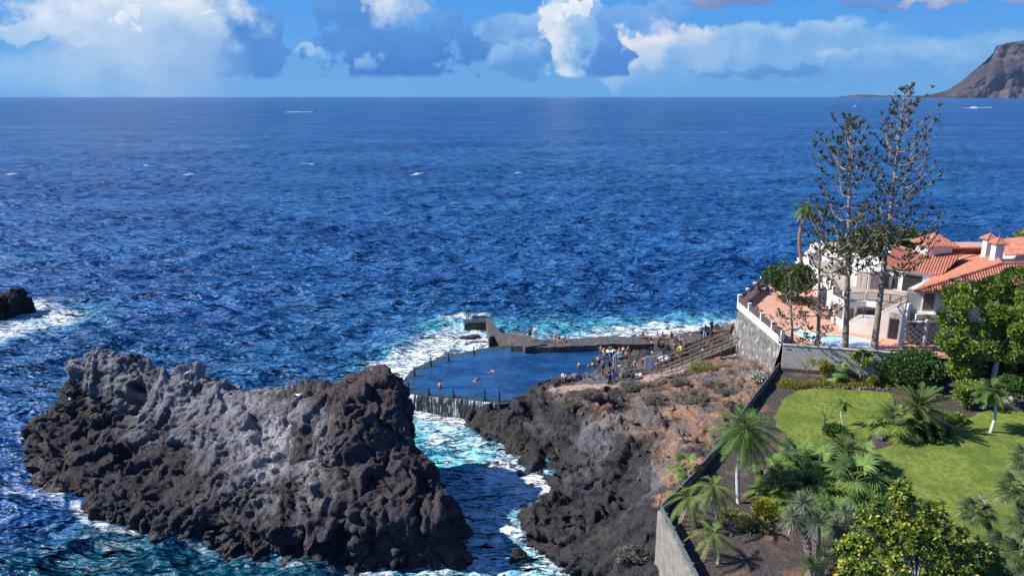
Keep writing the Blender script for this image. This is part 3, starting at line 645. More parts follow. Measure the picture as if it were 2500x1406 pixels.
def mat_sea():
    t = NT('sea_water'); p = t.pos()
    f = t.attr('foam').outputs['Fac']; tq = t.attr('turq').outputs['Fac']; te = t.attr('teal').outputs['Fac']
    # lacy foam
    wn = t.n('ShaderNodeTexNoise'); wn.inputs['Scale'].default_value = .55; wn.inputs['Detail'].default_value = 3; t.t.links.new(p, wn.inputs['Vector'])
    ad = t.n('ShaderNodeVectorMath', operation='MULTIPLY_ADD'); t.t.links.new(wn.outputs['Color'], ad.inputs[0]); ad.inputs[1].default_value = (2.2, 2.2, 0); t.t.links.new(p, ad.inputs[2])
    q = ad.outputs[0]
    vo = t.n('ShaderNodeTexVoronoi', feature='SMOOTH_F1'); vo.inputs['Scale'].default_value = .95; t.t.links.new(t.scl(q, (1, .75, .2)), vo.inputs['Vector'])
    n1 = t.noise(.75, 8, .66, t.scl(q, (1, .8, 1), (0, 0, .5))); n2 = t.noise(3.6, 4, .7, q)
    lace = t.math('ADD', t.math('MULTIPLY', vo.outputs[0], .36), t.math('MULTIPLY', n1, .95)); lace = t.math('ADD', lace, t.math('MULTIPLY', t.math('SUBTRACT', n2, .5), .5))
    th = t.mr(f, 0, 1, 1.25, .28, False)
    fm = t.math('MULTIPLY', t.mr(t.math('SUBTRACT', lace, th), -.22, .42), t.mr(f, .02, .18))
    dist = t.n('ShaderNodeCameraData').outputs['View Distance'] if False else None
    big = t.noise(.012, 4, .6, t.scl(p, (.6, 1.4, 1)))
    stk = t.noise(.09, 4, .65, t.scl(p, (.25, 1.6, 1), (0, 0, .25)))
    deep = t.mix(t.mr(t.math('ADD', t.math('MULTIPLY', big, .6), t.math('MULTIPLY', stk, .4)), .38, .62), (.011, .080, .255), (.034, .160, .41))  # lighter streaks painted into the water colour stand in for sky reflected off waves
    deep = t.mix(t.math('MULTIPLY', te, .95), deep, (.006, .085, .14))
    tc_ = t.mix(t.mr(n1, .35, .7), (.05, .40, .53), (.25, .70, .77))
    body = t.mix(t.math('MULTIPLY', tq, t.mr(n1, .1, .6, .65, 1)), deep, tc_)
    colr = t.mix(fm, body, (.80, .84, .86))
    b1 = t.noise(1.2, 4, .6, t.scl(p, (.8, 1.5, 1))); b2 = t.noise(.16, 4, .62, t.scl(p, (.5, 1.6, 1))); b3 = t.noise(.03, 5, .7, t.scl(p, (.45, 1.8, 1)))
    b12 = t.noise(.45, 3, .6, t.scl(p, (.6, 1.6, 1)))
    nn = t.bump(b3, 26, 1); nn = t.bump(b2, 4.6, 1, nn); nn = t.bump(b12, 1.6, 1, nn); nn = t.bump(b1, .36, 1, nn)
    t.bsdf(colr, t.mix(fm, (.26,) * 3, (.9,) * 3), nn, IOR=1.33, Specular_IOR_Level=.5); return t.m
M_sea = mat_sea()
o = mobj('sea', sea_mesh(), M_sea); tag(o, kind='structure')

M_wake = NT('wake_foam'); _t = M_wake; _n = _t.noise(.12, 5, .7, _t.scl(_t.pos(), (.5, 1, 1))); _t.bsdf((.72, .78, .84), .9, None, Alpha=_t.mr(_n, .38, .56)); M_wake = M_wake.m
for a_, b_, w0, w1 in (((698, 274.5), (765, 273.5), 3, 7), ((2350, 264.5), (2421, 262.5), 6, 14)):
    a_, b_ = P(*a_, .9), P(*b_, .9); mb = MB(); rows = []
    for k in range(40): q = a_.lerp(b_, k / 39); ww = w0 + (w1 - w0) * k / 39; rows.append([q + Vector((0, -ww * (1 + .3 * math.sin(k * 2.1)), 0)), q + Vector((0, 0, .5)), q + Vector((0, ww * (1 + .3 * math.sin(k * 1.3)), 0))])
    mb.grid(rows); o = mb.build('wake', M_wake, None, True); tag(o, kind='structure')
# ------------------------------------------------------------------ tidal pool
def mat_pool():
    t = NT('pool_water'); p = t.pos()
    n = t.noise(.35, 4, .6, t.scl(p, (.6, 1.3, 1))); sh = t.attr('shal').outputs['Fac']
    cc = t.mix(t.mr(n, .35, .65), (.010, .055, .17), (.022, .105, .26)); cc = t.mix(sh, cc, (.035, .075, .075))
    b1 = t.noise(2.2, 4, .6, t.scl(p, (.7, 1.7, 1))); b2 = t.noise(.6, 3, .5, t.scl(p, (.5, 2.2, 1)))
    t.bsdf(cc, .06, t.bump(b1, .28, 1, t.bump(b2, .7, 1)), IOR=1.33); return t.m
def mat_concrete(name, c1, c2, wet=0.0):
    t = NT(name); n = t.noise(1.5, 7, .65); n2 = t.noise(9, 4, .6)
    cc = t.mix(t.mr(n, .35, .65), c1, c2); cc = t.mix(t.mr(n2, .35, .6, 0, .4), cc, tuple(x * .55 for x in c1))
    t.bsdf(cc, .55 - wet, t.bump(n2, .05, .6), Specular_IOR_Level=.3); return t.m
M_conc = mat_concrete('sea_concrete', (.085, .075, .065), (.15, .13, .108))
M_concd = mat_concrete('wet_concrete', (.035, .035, .035), (.085, .08, .07), .3)
M_iron = mat_var('iron', (.015, .015, .016), (.05, .035, .03), 4, .6)
# curved rim
rimp = [P(u, v, 2) for u, v in ((1262, 842), (1200, 849), (1157, 857), (1100, 869), (1052, 884), (1020, 900), (1003, 915), (992, 932), (988, 950), (1003, 960), (1046, 966), (1107, 971), (1183, 979), (1225, 982), (1262, 977))]
def smoothline(pts, k=6):
    out = []
    for i in range(len(pts) - 1):
        p0 = pts[max(i - 1, 0)]; p1 = pts[i]; p2 = pts[i + 1]; p3 = pts[min(i + 2, len(pts) - 1)]
        for j in range(k):
            s = j / k; out.append(.5 * ((2 * p1) + (-p0 + p2) * s + (2 * p0 - 5 * p1 + 4 * p2 - p3) * s * s + (-p0 + 3 * p1 - 3 * p2 + p3) * s ** 3))
    out.append(pts[-1].copy()); return out
rim = smoothline(rimp)
def wall_strip(line, w, z0, z1, rough=0.0, seed=0, batter=0):
    """wall of width w along a line of points"""
    rows = []; n = len(line)
    for i, p in enumerate(line):
        d = (line[min(i + 1, n - 1)] - line[max(i - 1, 0)]); d.z = 0; d.normalize(); nrm = Vector((-d.y, d.x, 0))
        zz0 = z0(i / (n - 1)) if callable(z0) else z0; zz1 = z1(i / (n - 1)) if callable(z1) else z1; ww = w(i / (n - 1)) if callable(w) else w
        r = lambda k: rough * (math.sin(i * 1.7 + k * 2.3 + seed) + math.sin(i * .6 + k + seed * 2)) * .5
        q = [p - nrm * (ww / 2 + batter) , p - nrm * (ww / 2 + r(1)), p - nrm * ww / 2, p + nrm * ww / 2, p + nrm * (ww / 2 + r(2)), p + nrm * (ww / 2 + batter)]
        zs = [zz0, (zz0 + zz1) / 2, zz1 + r(3) * .5, zz1 + r(4) * .5, (zz0 + zz1) / 2, zz0]
        rows.append([Vector((a.x, a.y, b)) for a, b in zip(q, zs)])
    mb = MB(); mb.grid(rows)
    for r in (rows[0][::-1], rows[-1]): mb.face(r)
    return mb
rm = wall_strip(rim, .75, -1.5, 1.97, .06, 3)
o = rm.build('curved_pool_wall', M_concd); tag(o, 'low curved concrete rim wall holding in the tidal pool with waves spilling round it', 'pool wall')
# water
bm_poly = POOL; xs = np.arange(-13, 14, .16); ys = np.arange(70, 90, .16); X, Y = np.meshgrid(xs, ys); sd = sdpoly(X, Y, [Vector((p.x, p.y)) for p in (rim + [P(u, v, 2) for u, v in ((1280, 975), (1330, 935), (1420, 932), (1460, 925), (1485, 905), (1490, 850), (1300, 835))])])
idx = -np.ones(X.shape, int); keep = sd > -.05; idx[keep] = np.arange(keep.sum())
co = np.stack([X[keep], Y[keep], 0 * X[keep] + 1.99], 1)
rp = np.stack([co[:, 0], co[:, 1], 0 * co[:, 0]], 1); co[:, 2] += .035 * fbm(rp * np.array([.9, 1.8, 1]), 3, 4)
a, b, c_, d_ = idx[:-1, :-1], idx[:-1, 1:], idx[1:, 1:], idx[1:, :-1]; ok = (a >= 0) & (b >= 0) & (c_ >= 0) & (d_ >= 0)
me = npmesh('pool_water', co, [np.stack([a[ok], b[ok], c_[ok], d_[ok]], 1)], True)
dr_ = np.full(len(co), 99.)
for p, q in zip(rim[:-1], rim[1:]): dr_ = np.minimum(dr_, segdist(co[:, 0], co[:, 1], p, q))
gz = np.array([ground(float(q[0]), float(q[1])) for q in co[::1]]); vattr(me, 'shal', np.maximum(.75 * sst(1.5, .5, dr_), .8 * sst(.9, 1.9, gz)))
o = mobj('pool_water', me, mat_pool()); tag(o, kind='structure')
# water spilling over the front of the rim
def mat_fall():
    t = NT('falling_water'); uv = t.attr('su').outputs['Fac']; vz = t.attr('sv').outputs['Fac']
    cb = t.n('ShaderNodeCombineXYZ'); t.set(cb, '0', uv); t.set(cb, '1', t.math('MULTIPLY', vz, .12))
    n = t.noise(5.5, 5, .7, cb.outputs[0]); n2 = t.noise(.9, 2, .5, cb.outputs[0])
    a = t.mr(t.math('ADD', n, t.math('MULTIPLY', t.math('SUBTRACT', n2, .5), .5)), .50, .66, 0, .85)
    t.bsdf((.75, .8, .84), .5, None, Alpha=a); return t.m
fl = [p for p in smoothline(rimp[8:14], 14)]
rows = []; su = []; L = 0
for i, p in enumerate(fl):
    d = (fl[min(i + 1, len(fl) - 1)] - fl[max(i - 1, 0)]); d.z = 0; d.normalize(); nrm = Vector((d.y, -d.x, 0)); L += (fl[i] - fl[i - 1]).length if i else 0
    rows.append([Vector((p.x, p.y, 0)) + nrm * k + Vector((0, 0, zz)) for k, zz in ((.2, 2.03), (.44, 2.0), (.50, 1.5), (.56, .9), (.62, .2), (.66, -.2))]); su.append(L)
mb = MB(); mb.grid(rows); me = mb.mesh('waterfall', True); vattr(me, 'su', np.repeat(su, 6)); vattr(me, 'sv', np.array([v[2] for v in mb.v])); o = mobj('waterfall', me, mat_fall()); tag(o, 'thin white streams of sea water running down the front of the curved pool wall', 'water', kind='structure')
# rim posts
def post(u, v, h, k, z=2.0, lean=0):
    p = P(u, v, z); mb = MB(); mb.tube([p + Vector((0, 0, -.3)), p + Vector((lean * .5, 0, h * .5)), p + Vector((lean, 0, h))], [.09, .085, .08], 8); o = mb.build('pool_post', M_iron)
    mb = MB(); mb.tube([p + Vector((0, 0, -.02)), p + Vector((0, 0, .2))], [.17, .15], 8); mb.build('collar', M_concd, o)
    tag(o, k, 'post', 'short iron posts on the pool rim')
pl = ['nearest the breakwater on the back rim', 'second from the breakwater on the back rim', 'third from the breakwater on the back rim', 'at the far left bend of the rim', 'short one at the leftmost tip of the rim', 'above the left end of the waterfall', 'thin one at the middle of the waterfall', 'thick one near the right end of the waterfall', 'last one beside the shore rocks']
for (u, v, h), k in zip(((1157, 863, .62), (1096, 880, .75), (1052, 893, .8), (1012, 917, .7), (997, 950, .5), (1047, 963, .45), (1107, 968, .55), (1183, 976, .85), (1219, 979, .85)), pl):
    post(u, v, h + .25, 'dark iron post on the pool rim, ' + k)
# breakwater
t1 = [P(u, v, 2.7) for u, v in ((1252, 835), (1320, 838), (1400, 836), (1470, 832), (1560, 831), (1640, 830), (1720, 822), (1790, 812))]
bw = wall_strip(smoothline(t1, 8), 3.0, -1.6, 2.75, .16, 1)
brk = empty('breakwater', (0, 0, 0), 0, 'long grey concrete breakwater with a raised walkway between the open sea and the tidal pool', 'breakwater')
bw.build('walkway', M_conc, brk)
ledge = wall_strip([P(1262, 850, 2.3), P(1300, 853, 2.3), P(1360, 850, 2.3), P(1470, 843, 2.3)], .9, -1.5, 2.05, .04, 2); ledge.build('ledge', M_concd, brk)
mb = MB(); A = [P(u, v, 2.9) for u, v in ((1202, 805), (1242, 819), (1265, 834), (1283, 847), (1335, 839), (1310, 827), (1272, 812), (1228, 804))]; A[0].z = 2.45; A[-1].z = 2.45
Bt = [Vector((q.x, q.y, -1.6)) for q in (P(u, v, 1.9) for u, v in ((1189, 823), (1222, 836), (1250, 846), (1275, 855), (1336, 843), (1312, 826), (1270, 809), (1222, 801)))]
mb.face(A); mb.grid([Bt + [Bt[0]], A + [A[0]]]); mb.build('bastion', M_conc, brk)
mb = MB(); mb.prism([P(1186, 776, 1.4).xy, P(1197, 776, 1.4).xy, P(1224, 806, 2.4).xy, P(1194, 824, 2.3).xy], -1.6, lambda x, y: 2.35 - 1.0 * max(0, min(1, (y - 90) / 8))); mb.build('arm', M_conc, brk, bevel=.05)
mb = MB(); mb.prism([P(1134, 784, 1.2).xy, P(1187, 782, 1.2).xy, P(1187, 774, 1.2).xy, P(1130, 775, 1.2).xy], -1.6, .95); mb.box(P(1170, 776, .95) + Vector((0, .3, .08)), (2.0, .7, .24)); mb.build('head_block', M_concd, brk, bevel=.05)
for u in (1139.5, 1143.5):
    p = P(u, 779, 1.2); mb = MB(); mb.tube([p, p + Vector((0, 0, 1.35))], .055, 6)
    mb.build('ladder_rail', M_iron, brk)
# stairs and handrails down to the rocks
M_wood = mat_var('weathered_wood', (.16, .12, .085), (.30, .24, .18), 6, .85, .02, 30)
st = empty('rock_stairs', (0, 0, 0), 0, 'concrete ramp stairs with brown wooden handrails running down the rocks from the stone wall', 'stairs')
S0 = P(1792, 836, 4.9); S1 = P(1600, 912, 3.5)
mb = MB(); N = 22
for i in range(N):
    a = S0.lerp(S1, i / N); b = S0.lerp(S1, (i + 1) / N); d = (b - a); d.z = 0; n = Vector((-d.y, d.x, 0)).normalized()
    mb.prism([(a + n * .75).xy, (a - n * .75).xy, (b - n * .75).xy, (b + n * .75).xy], a.z - .9, a.z)
mb.build('steps', mat_var('step_stone', (.10, .085, .075), (.17, .145, .125), 3, .9, .04), st)
for s_, nm in ((.85, 1), (-.85, 2)):
    for hh in (.5, 1.0):
        mb = MB(); d = (S1 - S0); n = Vector((-d.y, d.x, 0)).normalized() * s_
        mb.bar(S0 + n + Vector((0, 0, hh)), S1 + n + Vector((0, 0, hh)), .10, .12); mb.build('rail', M_wood, st)
    for i in range(9):
        p = S0.lerp(S1, i / 8) + n; mb = MB(); mb.bar(p + Vector((0, 0, -.8)), p + Vector((0, 0, 1.05)), .1, .1); mb.build('rail_post', M_wood, st)
# low rail further down
ra = empty('path_rail', (0, 0, 0), 0, 'low weathered wooden handrail between the two white signs above the pool', 'handrail')
a, b = P(1605, 915, 3.6), P(1530, 925, 3.0)
for hh in (.95, .5):
    mb = MB(); mb.bar(a + Vector((0, 0, hh)), b + Vector((0, 0, hh)), .08, .1); mb.build('rail', M_wood, ra)
for s in (0, .5, 1):
    p = a.lerp(b, s); mb = MB(); mb.bar(p + Vector((0, 0, -.8)), p + Vector((0, 0, 1)), .09, .09); mb.build('rail_post', M_wood, ra)
# the two sign boards (seen from the back)
M_sign = mat_var('sign_white', (.70, .72, .74), (.80, .81, .82), 2, .5); M_steel = mat_var('galvanised_steel', (.22, .23, .24), (.34, .35, .36), 5, .45, Metallic=.6)
def sign(p, w, h, rz, hb, label):
    e = empty('sign_board', p, rz, label, 'sign')
    mb = MB(); mb.box((0, 0, hb + h / 2), (w, .04, h)); mb.build('board', M_sign, e, bevel=.008)
    
    for q in (.12, .5, .88): mb = MB(); mb.box((0, .035, hb + h * q), (w * .96, .03, .05)); mb.build('brace', M_steel, e)
    for s in (-.32, .32):
        mb = MB(); mb.tube([(s * w, -.045, -.4), (s * w, -.045, hb + h * .97)], .035, 8); mb.build('post', M_steel, e)
p = seen(1504, 925); sign(P(1500, 928, 3.45), 1.25, 2.05, R(66), .75, 'tall white sign board seen almost edge on beside the couple above the pool')
sign(P(1584, 922, 3.6), 1.05, 1.35, R(4), 1.0, 'white sign board on two steel posts standing by the handrail')
# ------------------------------------------------------------------ people
def rc_mesh(parts, vox, name, extra=None):
    """tapered limbs fused into one continuous skin; parts: list of (a, b, ra, rb)"""
    mb = MB()
    for a, b, ra_, rb in parts:
        a = Vector(a); b = Vector(b); n = 4
        mb.tube([a.lerp(b, i / n) for i in range(n + 1)], [ra_ + (rb - ra_) * i / n for i in range(n + 1)], 10); mb.ball(a, ra_, 10, 7); mb.ball(b, rb, 10, 7)
    me0 = mb.mesh('tmp'); o = bpy.data.objects.new('tmp', me0); C.objects.link(o)
    m = o.modifiers.new('r', 'REMESH'); m.mode = 'VOXEL'; m.voxel_size = vox; m.use_smooth_shade = True
    s = o.modifiers.new('s', 'SMOOTH'); s.factor = .5; s.iterations = 3
    me = bpy.data.meshes.new_from_object(o.evaluated_get(bpy.context.evaluated_depsgraph_get())); bpy.data.objects.remove(o); me.name = name
    if extra:
        bm = bmesh.new(); bm.from_mesh(me); e = extra.mesh('e', True); bm.from_mesh(e); bm.to_mesh(me); bm.free()
    me.materials.clear(); me.polygons.foreach_set('use_smooth', np.ones(len(me.polygons), dtype=bool)); me.update(); return me
V = Vector
POSES = {
 # joints: pelvis, chest, neck, head, then L/R (elbow, hand) and (hip, knee, ankle, toe); the figure faces -y, feet at z=0
 'stand': dict(pel=(0, 0, .93), ch=(0, .01, 1.30), nk=(0, 0, 1.46), hd=(0, -.02, 1.62), le=(.27, .02, 1.12), lh=(.27, -.08, .86), re=(-.27, .02, 1.12), rh=(-.28, -.07, .86), lk=(.11, -.02, .50), la=(.13, .02, .08), rk=(-.11, -.02, .50), ra=(-.13, .02, .08)),
 'hips': dict(pel=(.03, 0, .92), ch=(0, .01, 1.30), nk=(0, 0, 1.46), hd=(0, -.03, 1.61), le=(.36, .08, 1.17), lh=(.20, -.02, .98), re=(-.36, .08, 1.17), rh=(-.19, -.02, .98), lk=(.15, -.02, .50), la=(.20, .02, .08), rk=(-.12, -.04, .50), ra=(-.16, .02, .08)),
 'photo': dict(pel=(0, 0, .92), ch=(0, .02, 1.29), nk=(0, 0, 1.45), hd=(0, -.04, 1.60), le=(.24, -.16, 1.16), lh=(.10, -.34, 1.38), re=(-.24, -.16, 1.16), rh=(-.10, -.34, 1.38), lk=(.11, -.03, .50), la=(.12, .03, .08), rk=(-.13, -.02, .50), ra=(-.16, .02, .08)),
 'walk': dict(pel=(0, 0, .90), ch=(0, -.05, 1.27), nk=(0, -.07, 1.43), hd=(0, -.12, 1.58), le=(.26, .14, 1.12), lh=(.27, .10, .86), re=(-.27, -.10, 1.10), rh=(-.25, -.30, .96), lk=(.10, -.18, .52), la=(.11, -.16, .08), rk=(-.10, .02, .48), ra=(-.11, .30, .16)),
 'bend': dict(pel=(0, .12, .88), ch=(0, -.20, 1.10), nk=(0, -.33, 1.16), hd=(0, -.46, 1.19), le=(.22, -.34, .86), lh=(.16, -.44, .62), re=(-.22, -.34, .86), rh=(-.16, -.44, .62), lk=(.12, -.02, .48), la=(.13, .06, .08), rk=(-.12, -.02, .48), ra=(-.14, .06, .08)),
 'sit': dict(pel=(0, .05, .13), ch=(0, .10, .50), nk=(0, .06, .66), hd=(0, .02, .82), le=(.27, -.05, .36), lh=(.14, -.30, .42), re=(-.27, -.05, .36), rh=(-.14, -.30, .42), lk=(.13, -.36, .44), la=(.12, -.58, .08), rk=(-.13, -.36, .44), ra=(-.12, -.58, .08)),
 'sitback': dict(pel=(0, 0, .12), ch=(0, .22, .45), nk=(0, .27, .60), hd=(0, .25, .76), le=(.28, .40, .30), lh=(.27, .46, .06), re=(-.28, .40, .30), rh=(-.27, .46, .06), lk=(.13, -.42, .26), la=(.14, -.82, .08), rk=(-.11, -.44, .20), ra=(-.12, -.86, .07)),
 'perch': dict(pel=(0, .10, .10), ch=(0, .06, .47), nk=(0, .02, .63), hd=(0, -.04, .78), le=(.26, -.08, .34), lh=(.16, -.26, .22), re=(-.26, -.08, .34), rh=(-.16, -.26, .22), lk=(.12, -.34, .12), la=(.12, -.40, -.32), rk=(-.12, -.34, .12), ra=(-.13, -.38, -.32)),
 'lie': dict(pel=(0, .05, .11), ch=(0, .43, .13), nk=(0, .58, .13), hd=(0, .74, .16), le=(.29, .36, .08), lh=(.30, .10, .06), re=(-.29, .52, .09), rh=(-.16, .72, .08), lk=(.11, -.40, .12), la=(.12, -.80, .07), rk=(-.11, -.32, .28), ra=(-.12, -.66, .06)),
 'crouch': dict(pel=(0, .14, .36), ch=(0, -.06, .66), nk=(0, -.14, .80), hd=(0, -.22, .94), le=(.26, -.20, .50), lh=(.12, -.40, .40), re=(-.26, -.20, .50), rh=(-.12, -.40, .40), lk=(.17, -.30, .46), la=(.15, -.02, .08), rk=(-.17, -.30, .46), ra=(-.15, -.02, .08)),
 'swim': dict(pel=(0, .30, -.12), ch=(0, -.08, -.02), nk=(0, -.22, .04), hd=(0, -.36, .12), le=(.30, -.30, -.05), lh=(.36, -.56, -.02), re=(-.34, -.10, -.08), rh=(-.52, -.22, -.04), lk=(.14, .72, -.14), la=(.14, 1.10, -.12), rk=(-.14, .70, -.24), ra=(-.15, 1.02, -.36)),
}
def make_pose(k):
    J = {a: V(b) for a, b in POSES[k].items()}
    up = (J['nk'] - J['ch']).normalized(); sh = .175
    sd_ = V((1, 0, 0)); ls, rs = J['ch'] + up * .10 + sd_ * sh, J['ch'] + up * .10 - sd_ * sh
    lhp, rhp = J['pel'] + V((.095, 0, -.02)), J['pel'] + V((-.095, 0, -.02))
    tors = [(J['pel'], J['ch'], .125, .135), (J['ch'], J['ch'] + up * .09, .135, .105), (ls, rs, .06, .06), (J['ch'] + sd_ * .09, J['pel'] + sd_ * .05, .09, .10), (J['ch'] - sd_ * .09, J['pel'] - sd_ * .05, .09, .10), (J['ch'] + up * .08, J['hd'], .055, .05)]
    hdv = (J['hd'] - J['nk']).normalized()
    fwd = V((0, -1, 0)) if hdv.z > .5 else (V((0, -.25, 1)).normalized() if k == 'lie' else V((0, -.6, -.6)) if k == 'bend' else V((0, -1, .2)))
    hd = [(J['hd'] + hdv * .035, J['hd'] - hdv * .035 + fwd * .012, .088, .068), (J['hd'] - hdv * .07 + fwd * .045, J['hd'] - hdv * .06 + fwd * .02, .035, .045)]
    arms = [(ls, J['le'], .052, .040), (J['le'], J['lh'], .040, .026), (rs, J['re'], .052, .040), (J['re'], J['rh'], .040, .026)]
    legs = [(lhp, J['lk'], .088, .056), (J['lk'], J['la'], .056, .036), (rhp, J['rk'], .088, .056), (J['rk'], J['ra'], .056, .036)]
    ex = MB()
    for s_, e, h in ((1, 'le', 'lh'), (-1, 're', 'rh')):                # palm, four fingers of different length, thumb from the side
        d = (J[h] - J[e]).normalized(); q = d.cross(V((0, 0, 1))); q = q.normalized() if q.length > .2 else V((0, -1, 0)); bn = q.cross(d)
        pm = J[h] + d * .05; arms.append((J[h], pm + d * .03, .027, .030)); arms.append((pm + q * .018, pm - q * .018, .022, .022))
        for i, ln in enumerate((.062, .074, .070, .054)):
            b0 = pm + d * .04 + q * (.028 - .019 * i); b1 = b0 + d * ln * .5 - bn * .006; b2 = b1 + d * ln * .42 - bn * .02
            ex.tube([b0, b1, b2], [.0095, .0085, .007], 6)
        b0 = pm - d * .005 + q * .028; ex.tube([b0, b0 + q * .03 + d * .022, b0 + q * .034 + d * .055], [.011, .010, .008], 6)
    for s_, a, kn in ((1, 'la', 'lk'), (-1, 'ra', 'rk')):
        shank = (J[a] - J[kn]).normalized(); tf = V((0, -1, 0)) if abs(shank.z) > .6 else (V((0, -.25, 1)) if k != 'swim' else V((0, .9, -.3)))
        dn = V((0, 0, -1)) if abs(shank.z) > .6 else shank
        hl = J[a] + dn * .035 - tf * .03; legs += [(hl, hl + tf * .17 - V((0, 0, 0)), .036, .028), (hl + tf * .17, hl + tf * .21, .028, .02)]
    # nose, ears
    ex.tube([J['hd'] + fwd * .078 + hdv * .01, J['hd'] + fwd * .104 - hdv * .018], [.008, .015], 6)
    for s_ in (1, -1): ex.ball(J['hd'] + V((s_ * .078, 0, 0)) - fwd * .005, .022, 6, 5, (.5, 1, 1.3))
    M = {}
    M['body'] = rc_mesh(tors + hd + arms + legs, .017, 'body', ex)
    M['hair'] = rc_mesh([(J['hd'] + hdv * .055 - fwd * .008, J['hd'] - hdv * .01 - fwd * .038, .090, .078)], .016, 'hair')
    M['longhair'] = rc_mesh([(J['hd'] + hdv * .055 - fwd * .008, J['hd'] - hdv * .01 - fwd * .04, .090, .08), (J['hd'] - fwd * .05 - hdv * .02, J['nk'] - fwd * .09 - hdv * .12, .075, .05)], .016, 'hair')
    mk = lambda p, q, f: p.lerp(q, f)
    M['shorts'] = rc_mesh([(J['pel'] + up * .05, J['pel'] - up * .01, .142, .14), (lhp, mk(lhp, J['lk'], .55), .105, .092), (rhp, mk(rhp, J['rk'], .55), .105, .092), (lhp, rhp, .11, .11)], .018, 'shorts')
    M['brief'] = rc_mesh([(J['pel'] + up * .02, J['pel'] - up * .02, .136, .13), (lhp, mk(lhp, J['lk'], .12), .10, .096), (rhp, mk(rhp, J['rk'], .12), .10, .096)], .018, 'swim_briefs')
    M['top'] = rc_mesh([(J['ch'] + sd_ * .07 + up * .01, J['ch'] - sd_ * .07 + up * .01, .125, .125), (J['ch'] + sd_ * .1 + up * .03, J['ch'] - sd_ * .1 + up * .03, .07, .07)], .018, 'bikini_top')
    M['shirt'] = rc_mesh([(J['pel'] + up * .06, J['ch'], .145, .15), (J['ch'], J['ch'] + up * .08, .15, .12), (J['ch'] + sd_ * .09, J['pel'] + sd_ * .05, .105, .115), (J['ch'] - sd_ * .09, J['pel'] - sd_ * .05, .105, .115), (ls, rs, .075, .075), (ls, mk(ls, J['le'], .65), .068, .06), (rs, mk(rs, J['re'], .65), .068, .06)], .018, 'shirt')
    M['trousers'] = rc_mesh([(J['pel'] + up * .05, J['pel'], .142, .14), (lhp, J['lk'], .104, .076), (J['lk'], mk(J['lk'], J['la'], .92), .076, .062), (rhp, J['rk'], .104, .076), (J['rk'], mk(J['rk'], J['ra'], .92), .076, .062), (lhp, rhp, .11, .11)], .018, 'trousers')
    M['tunic'] = rc_mesh([(J['pel'] - up * .10, J['ch'], .165, .15), (J['ch'], J['ch'] + up * .08, .15, .12), (lhp, mk(lhp, J['lk'], .45), .13, .13), (rhp, mk(rhp, J['rk'], .45), .13, .13), (ls, rs, .075, .075), (ls, mk(ls, J['le'], .6), .068, .06), (rs, mk(rs, J['re'], .6), .068, .06)], .018, 'tunic')
    return M
POSEM = {}
_mc = {}
def pm(rgb, rough=.7, nm='cloth'):
    key = (nm, rgb)
    if key not in _mc:
        t = NT(nm); t.bsdf(t.mix(t.mr(t.noise(14, 3, .6, t.obj()), .3, .7), tuple(c * .85 for c in rgb), rgb), rough, None, Specular_IOR_Level=.3); _mc[key] = t.m
    return _mc[key]
SKIN = {'fair': (.56, .36, .27), 'tan': (.38, .20, .13), 'brown': (.20, .10, .065), 'pink': (.60, .32, .26)}
BLK = (.02, .02, .022); DHAIR = (.018, .012, .01); BLOND = (.28, .19, .09); GREYH = (.3, .3, .3)
def person(u, v, pose, rz, label, skin='tan', wear=(('shorts', BLK),), hair=('hair', DHAIR), z=None, group=None, sc=1.0, at=None):
    if pose not in POSEM: POSEM[pose] = make_pose(pose)
    M = POSEM[pose]
    p = at if at is not None else (P(u, v, z) if z is not None else seen(u, v))
    if at is None and z is None: p = Vector((p.x, p.y, p.z))
    def ob(key, mat, par=None, nm=None):
        me = M[key]
        if not me.materials: me.materials.append(mat)
        o = bpy.data.objects.new(nm or me.name.split('.')[0], me); C.objects.link(o)
        o.material_slots[0].link = 'OBJECT'; o.material_slots[0].material = mat
        if par is not None: o.parent = par
        return o
    b = ob('body', pm(SKIN[skin], .55, 'skin'), nm='person'); b.location = p; b.rotation_euler = (0, 0, R(rz)); b.scale = (sc,) * 3
    if hair: ob(hair[0], pm(hair[1], .6, 'hair'), b, 'hair')
    for k, c in wear: ob(k, pm(c, .8), b)
    tag(b, label, 'person', group); return b
G1 = 'bathers around the tidal pool'
WH = (.75, .75, .76); NAVY = (.02, .03, .09); TEALC = (.03, .35, .38); PALEB = (.30, .50, .68); REDC = (.45, .04, .04); YEL = (.72, .68, .12); PNK = (.65, .25, .3); BLUE = (.08, .20, .60)
tp = 2.80
person(1293, 830, 'hips', 20, 'bare chested man in navy shorts standing on the breakwater beside a woman in white', 'tan', (('shorts', NAVY),), z=3.0, group=G1)
person(1307, 829, 'stand', -30, 'woman in long white clothes standing on the breakwater next to the man in navy shorts', 'fair', (('shirt', WH), ('trousers', WH)), z=3.0, group=G1)
person(1357, 829, 'perch', 0, 'person in a pink sun hat sitting on the pool edge of the breakwater', 'pink', (('brief', BLK), ('top', PNK)), ('longhair', (.7, .3, .3)), z=tp, group=G1)
person(1364, 833, 'perch', 10, 'dark haired bather with legs hanging over the breakwater edge beside the pink hat', 'fair', (('brief', BLK), ('top', BLK)), ('longhair', DHAIR), z=tp, group=G1)
person(1378, 833, 'perch', -15, 'fair bather sitting on the breakwater edge to the right of the pair', 'fair', (('shorts', REDC),), z=tp, group=G1)
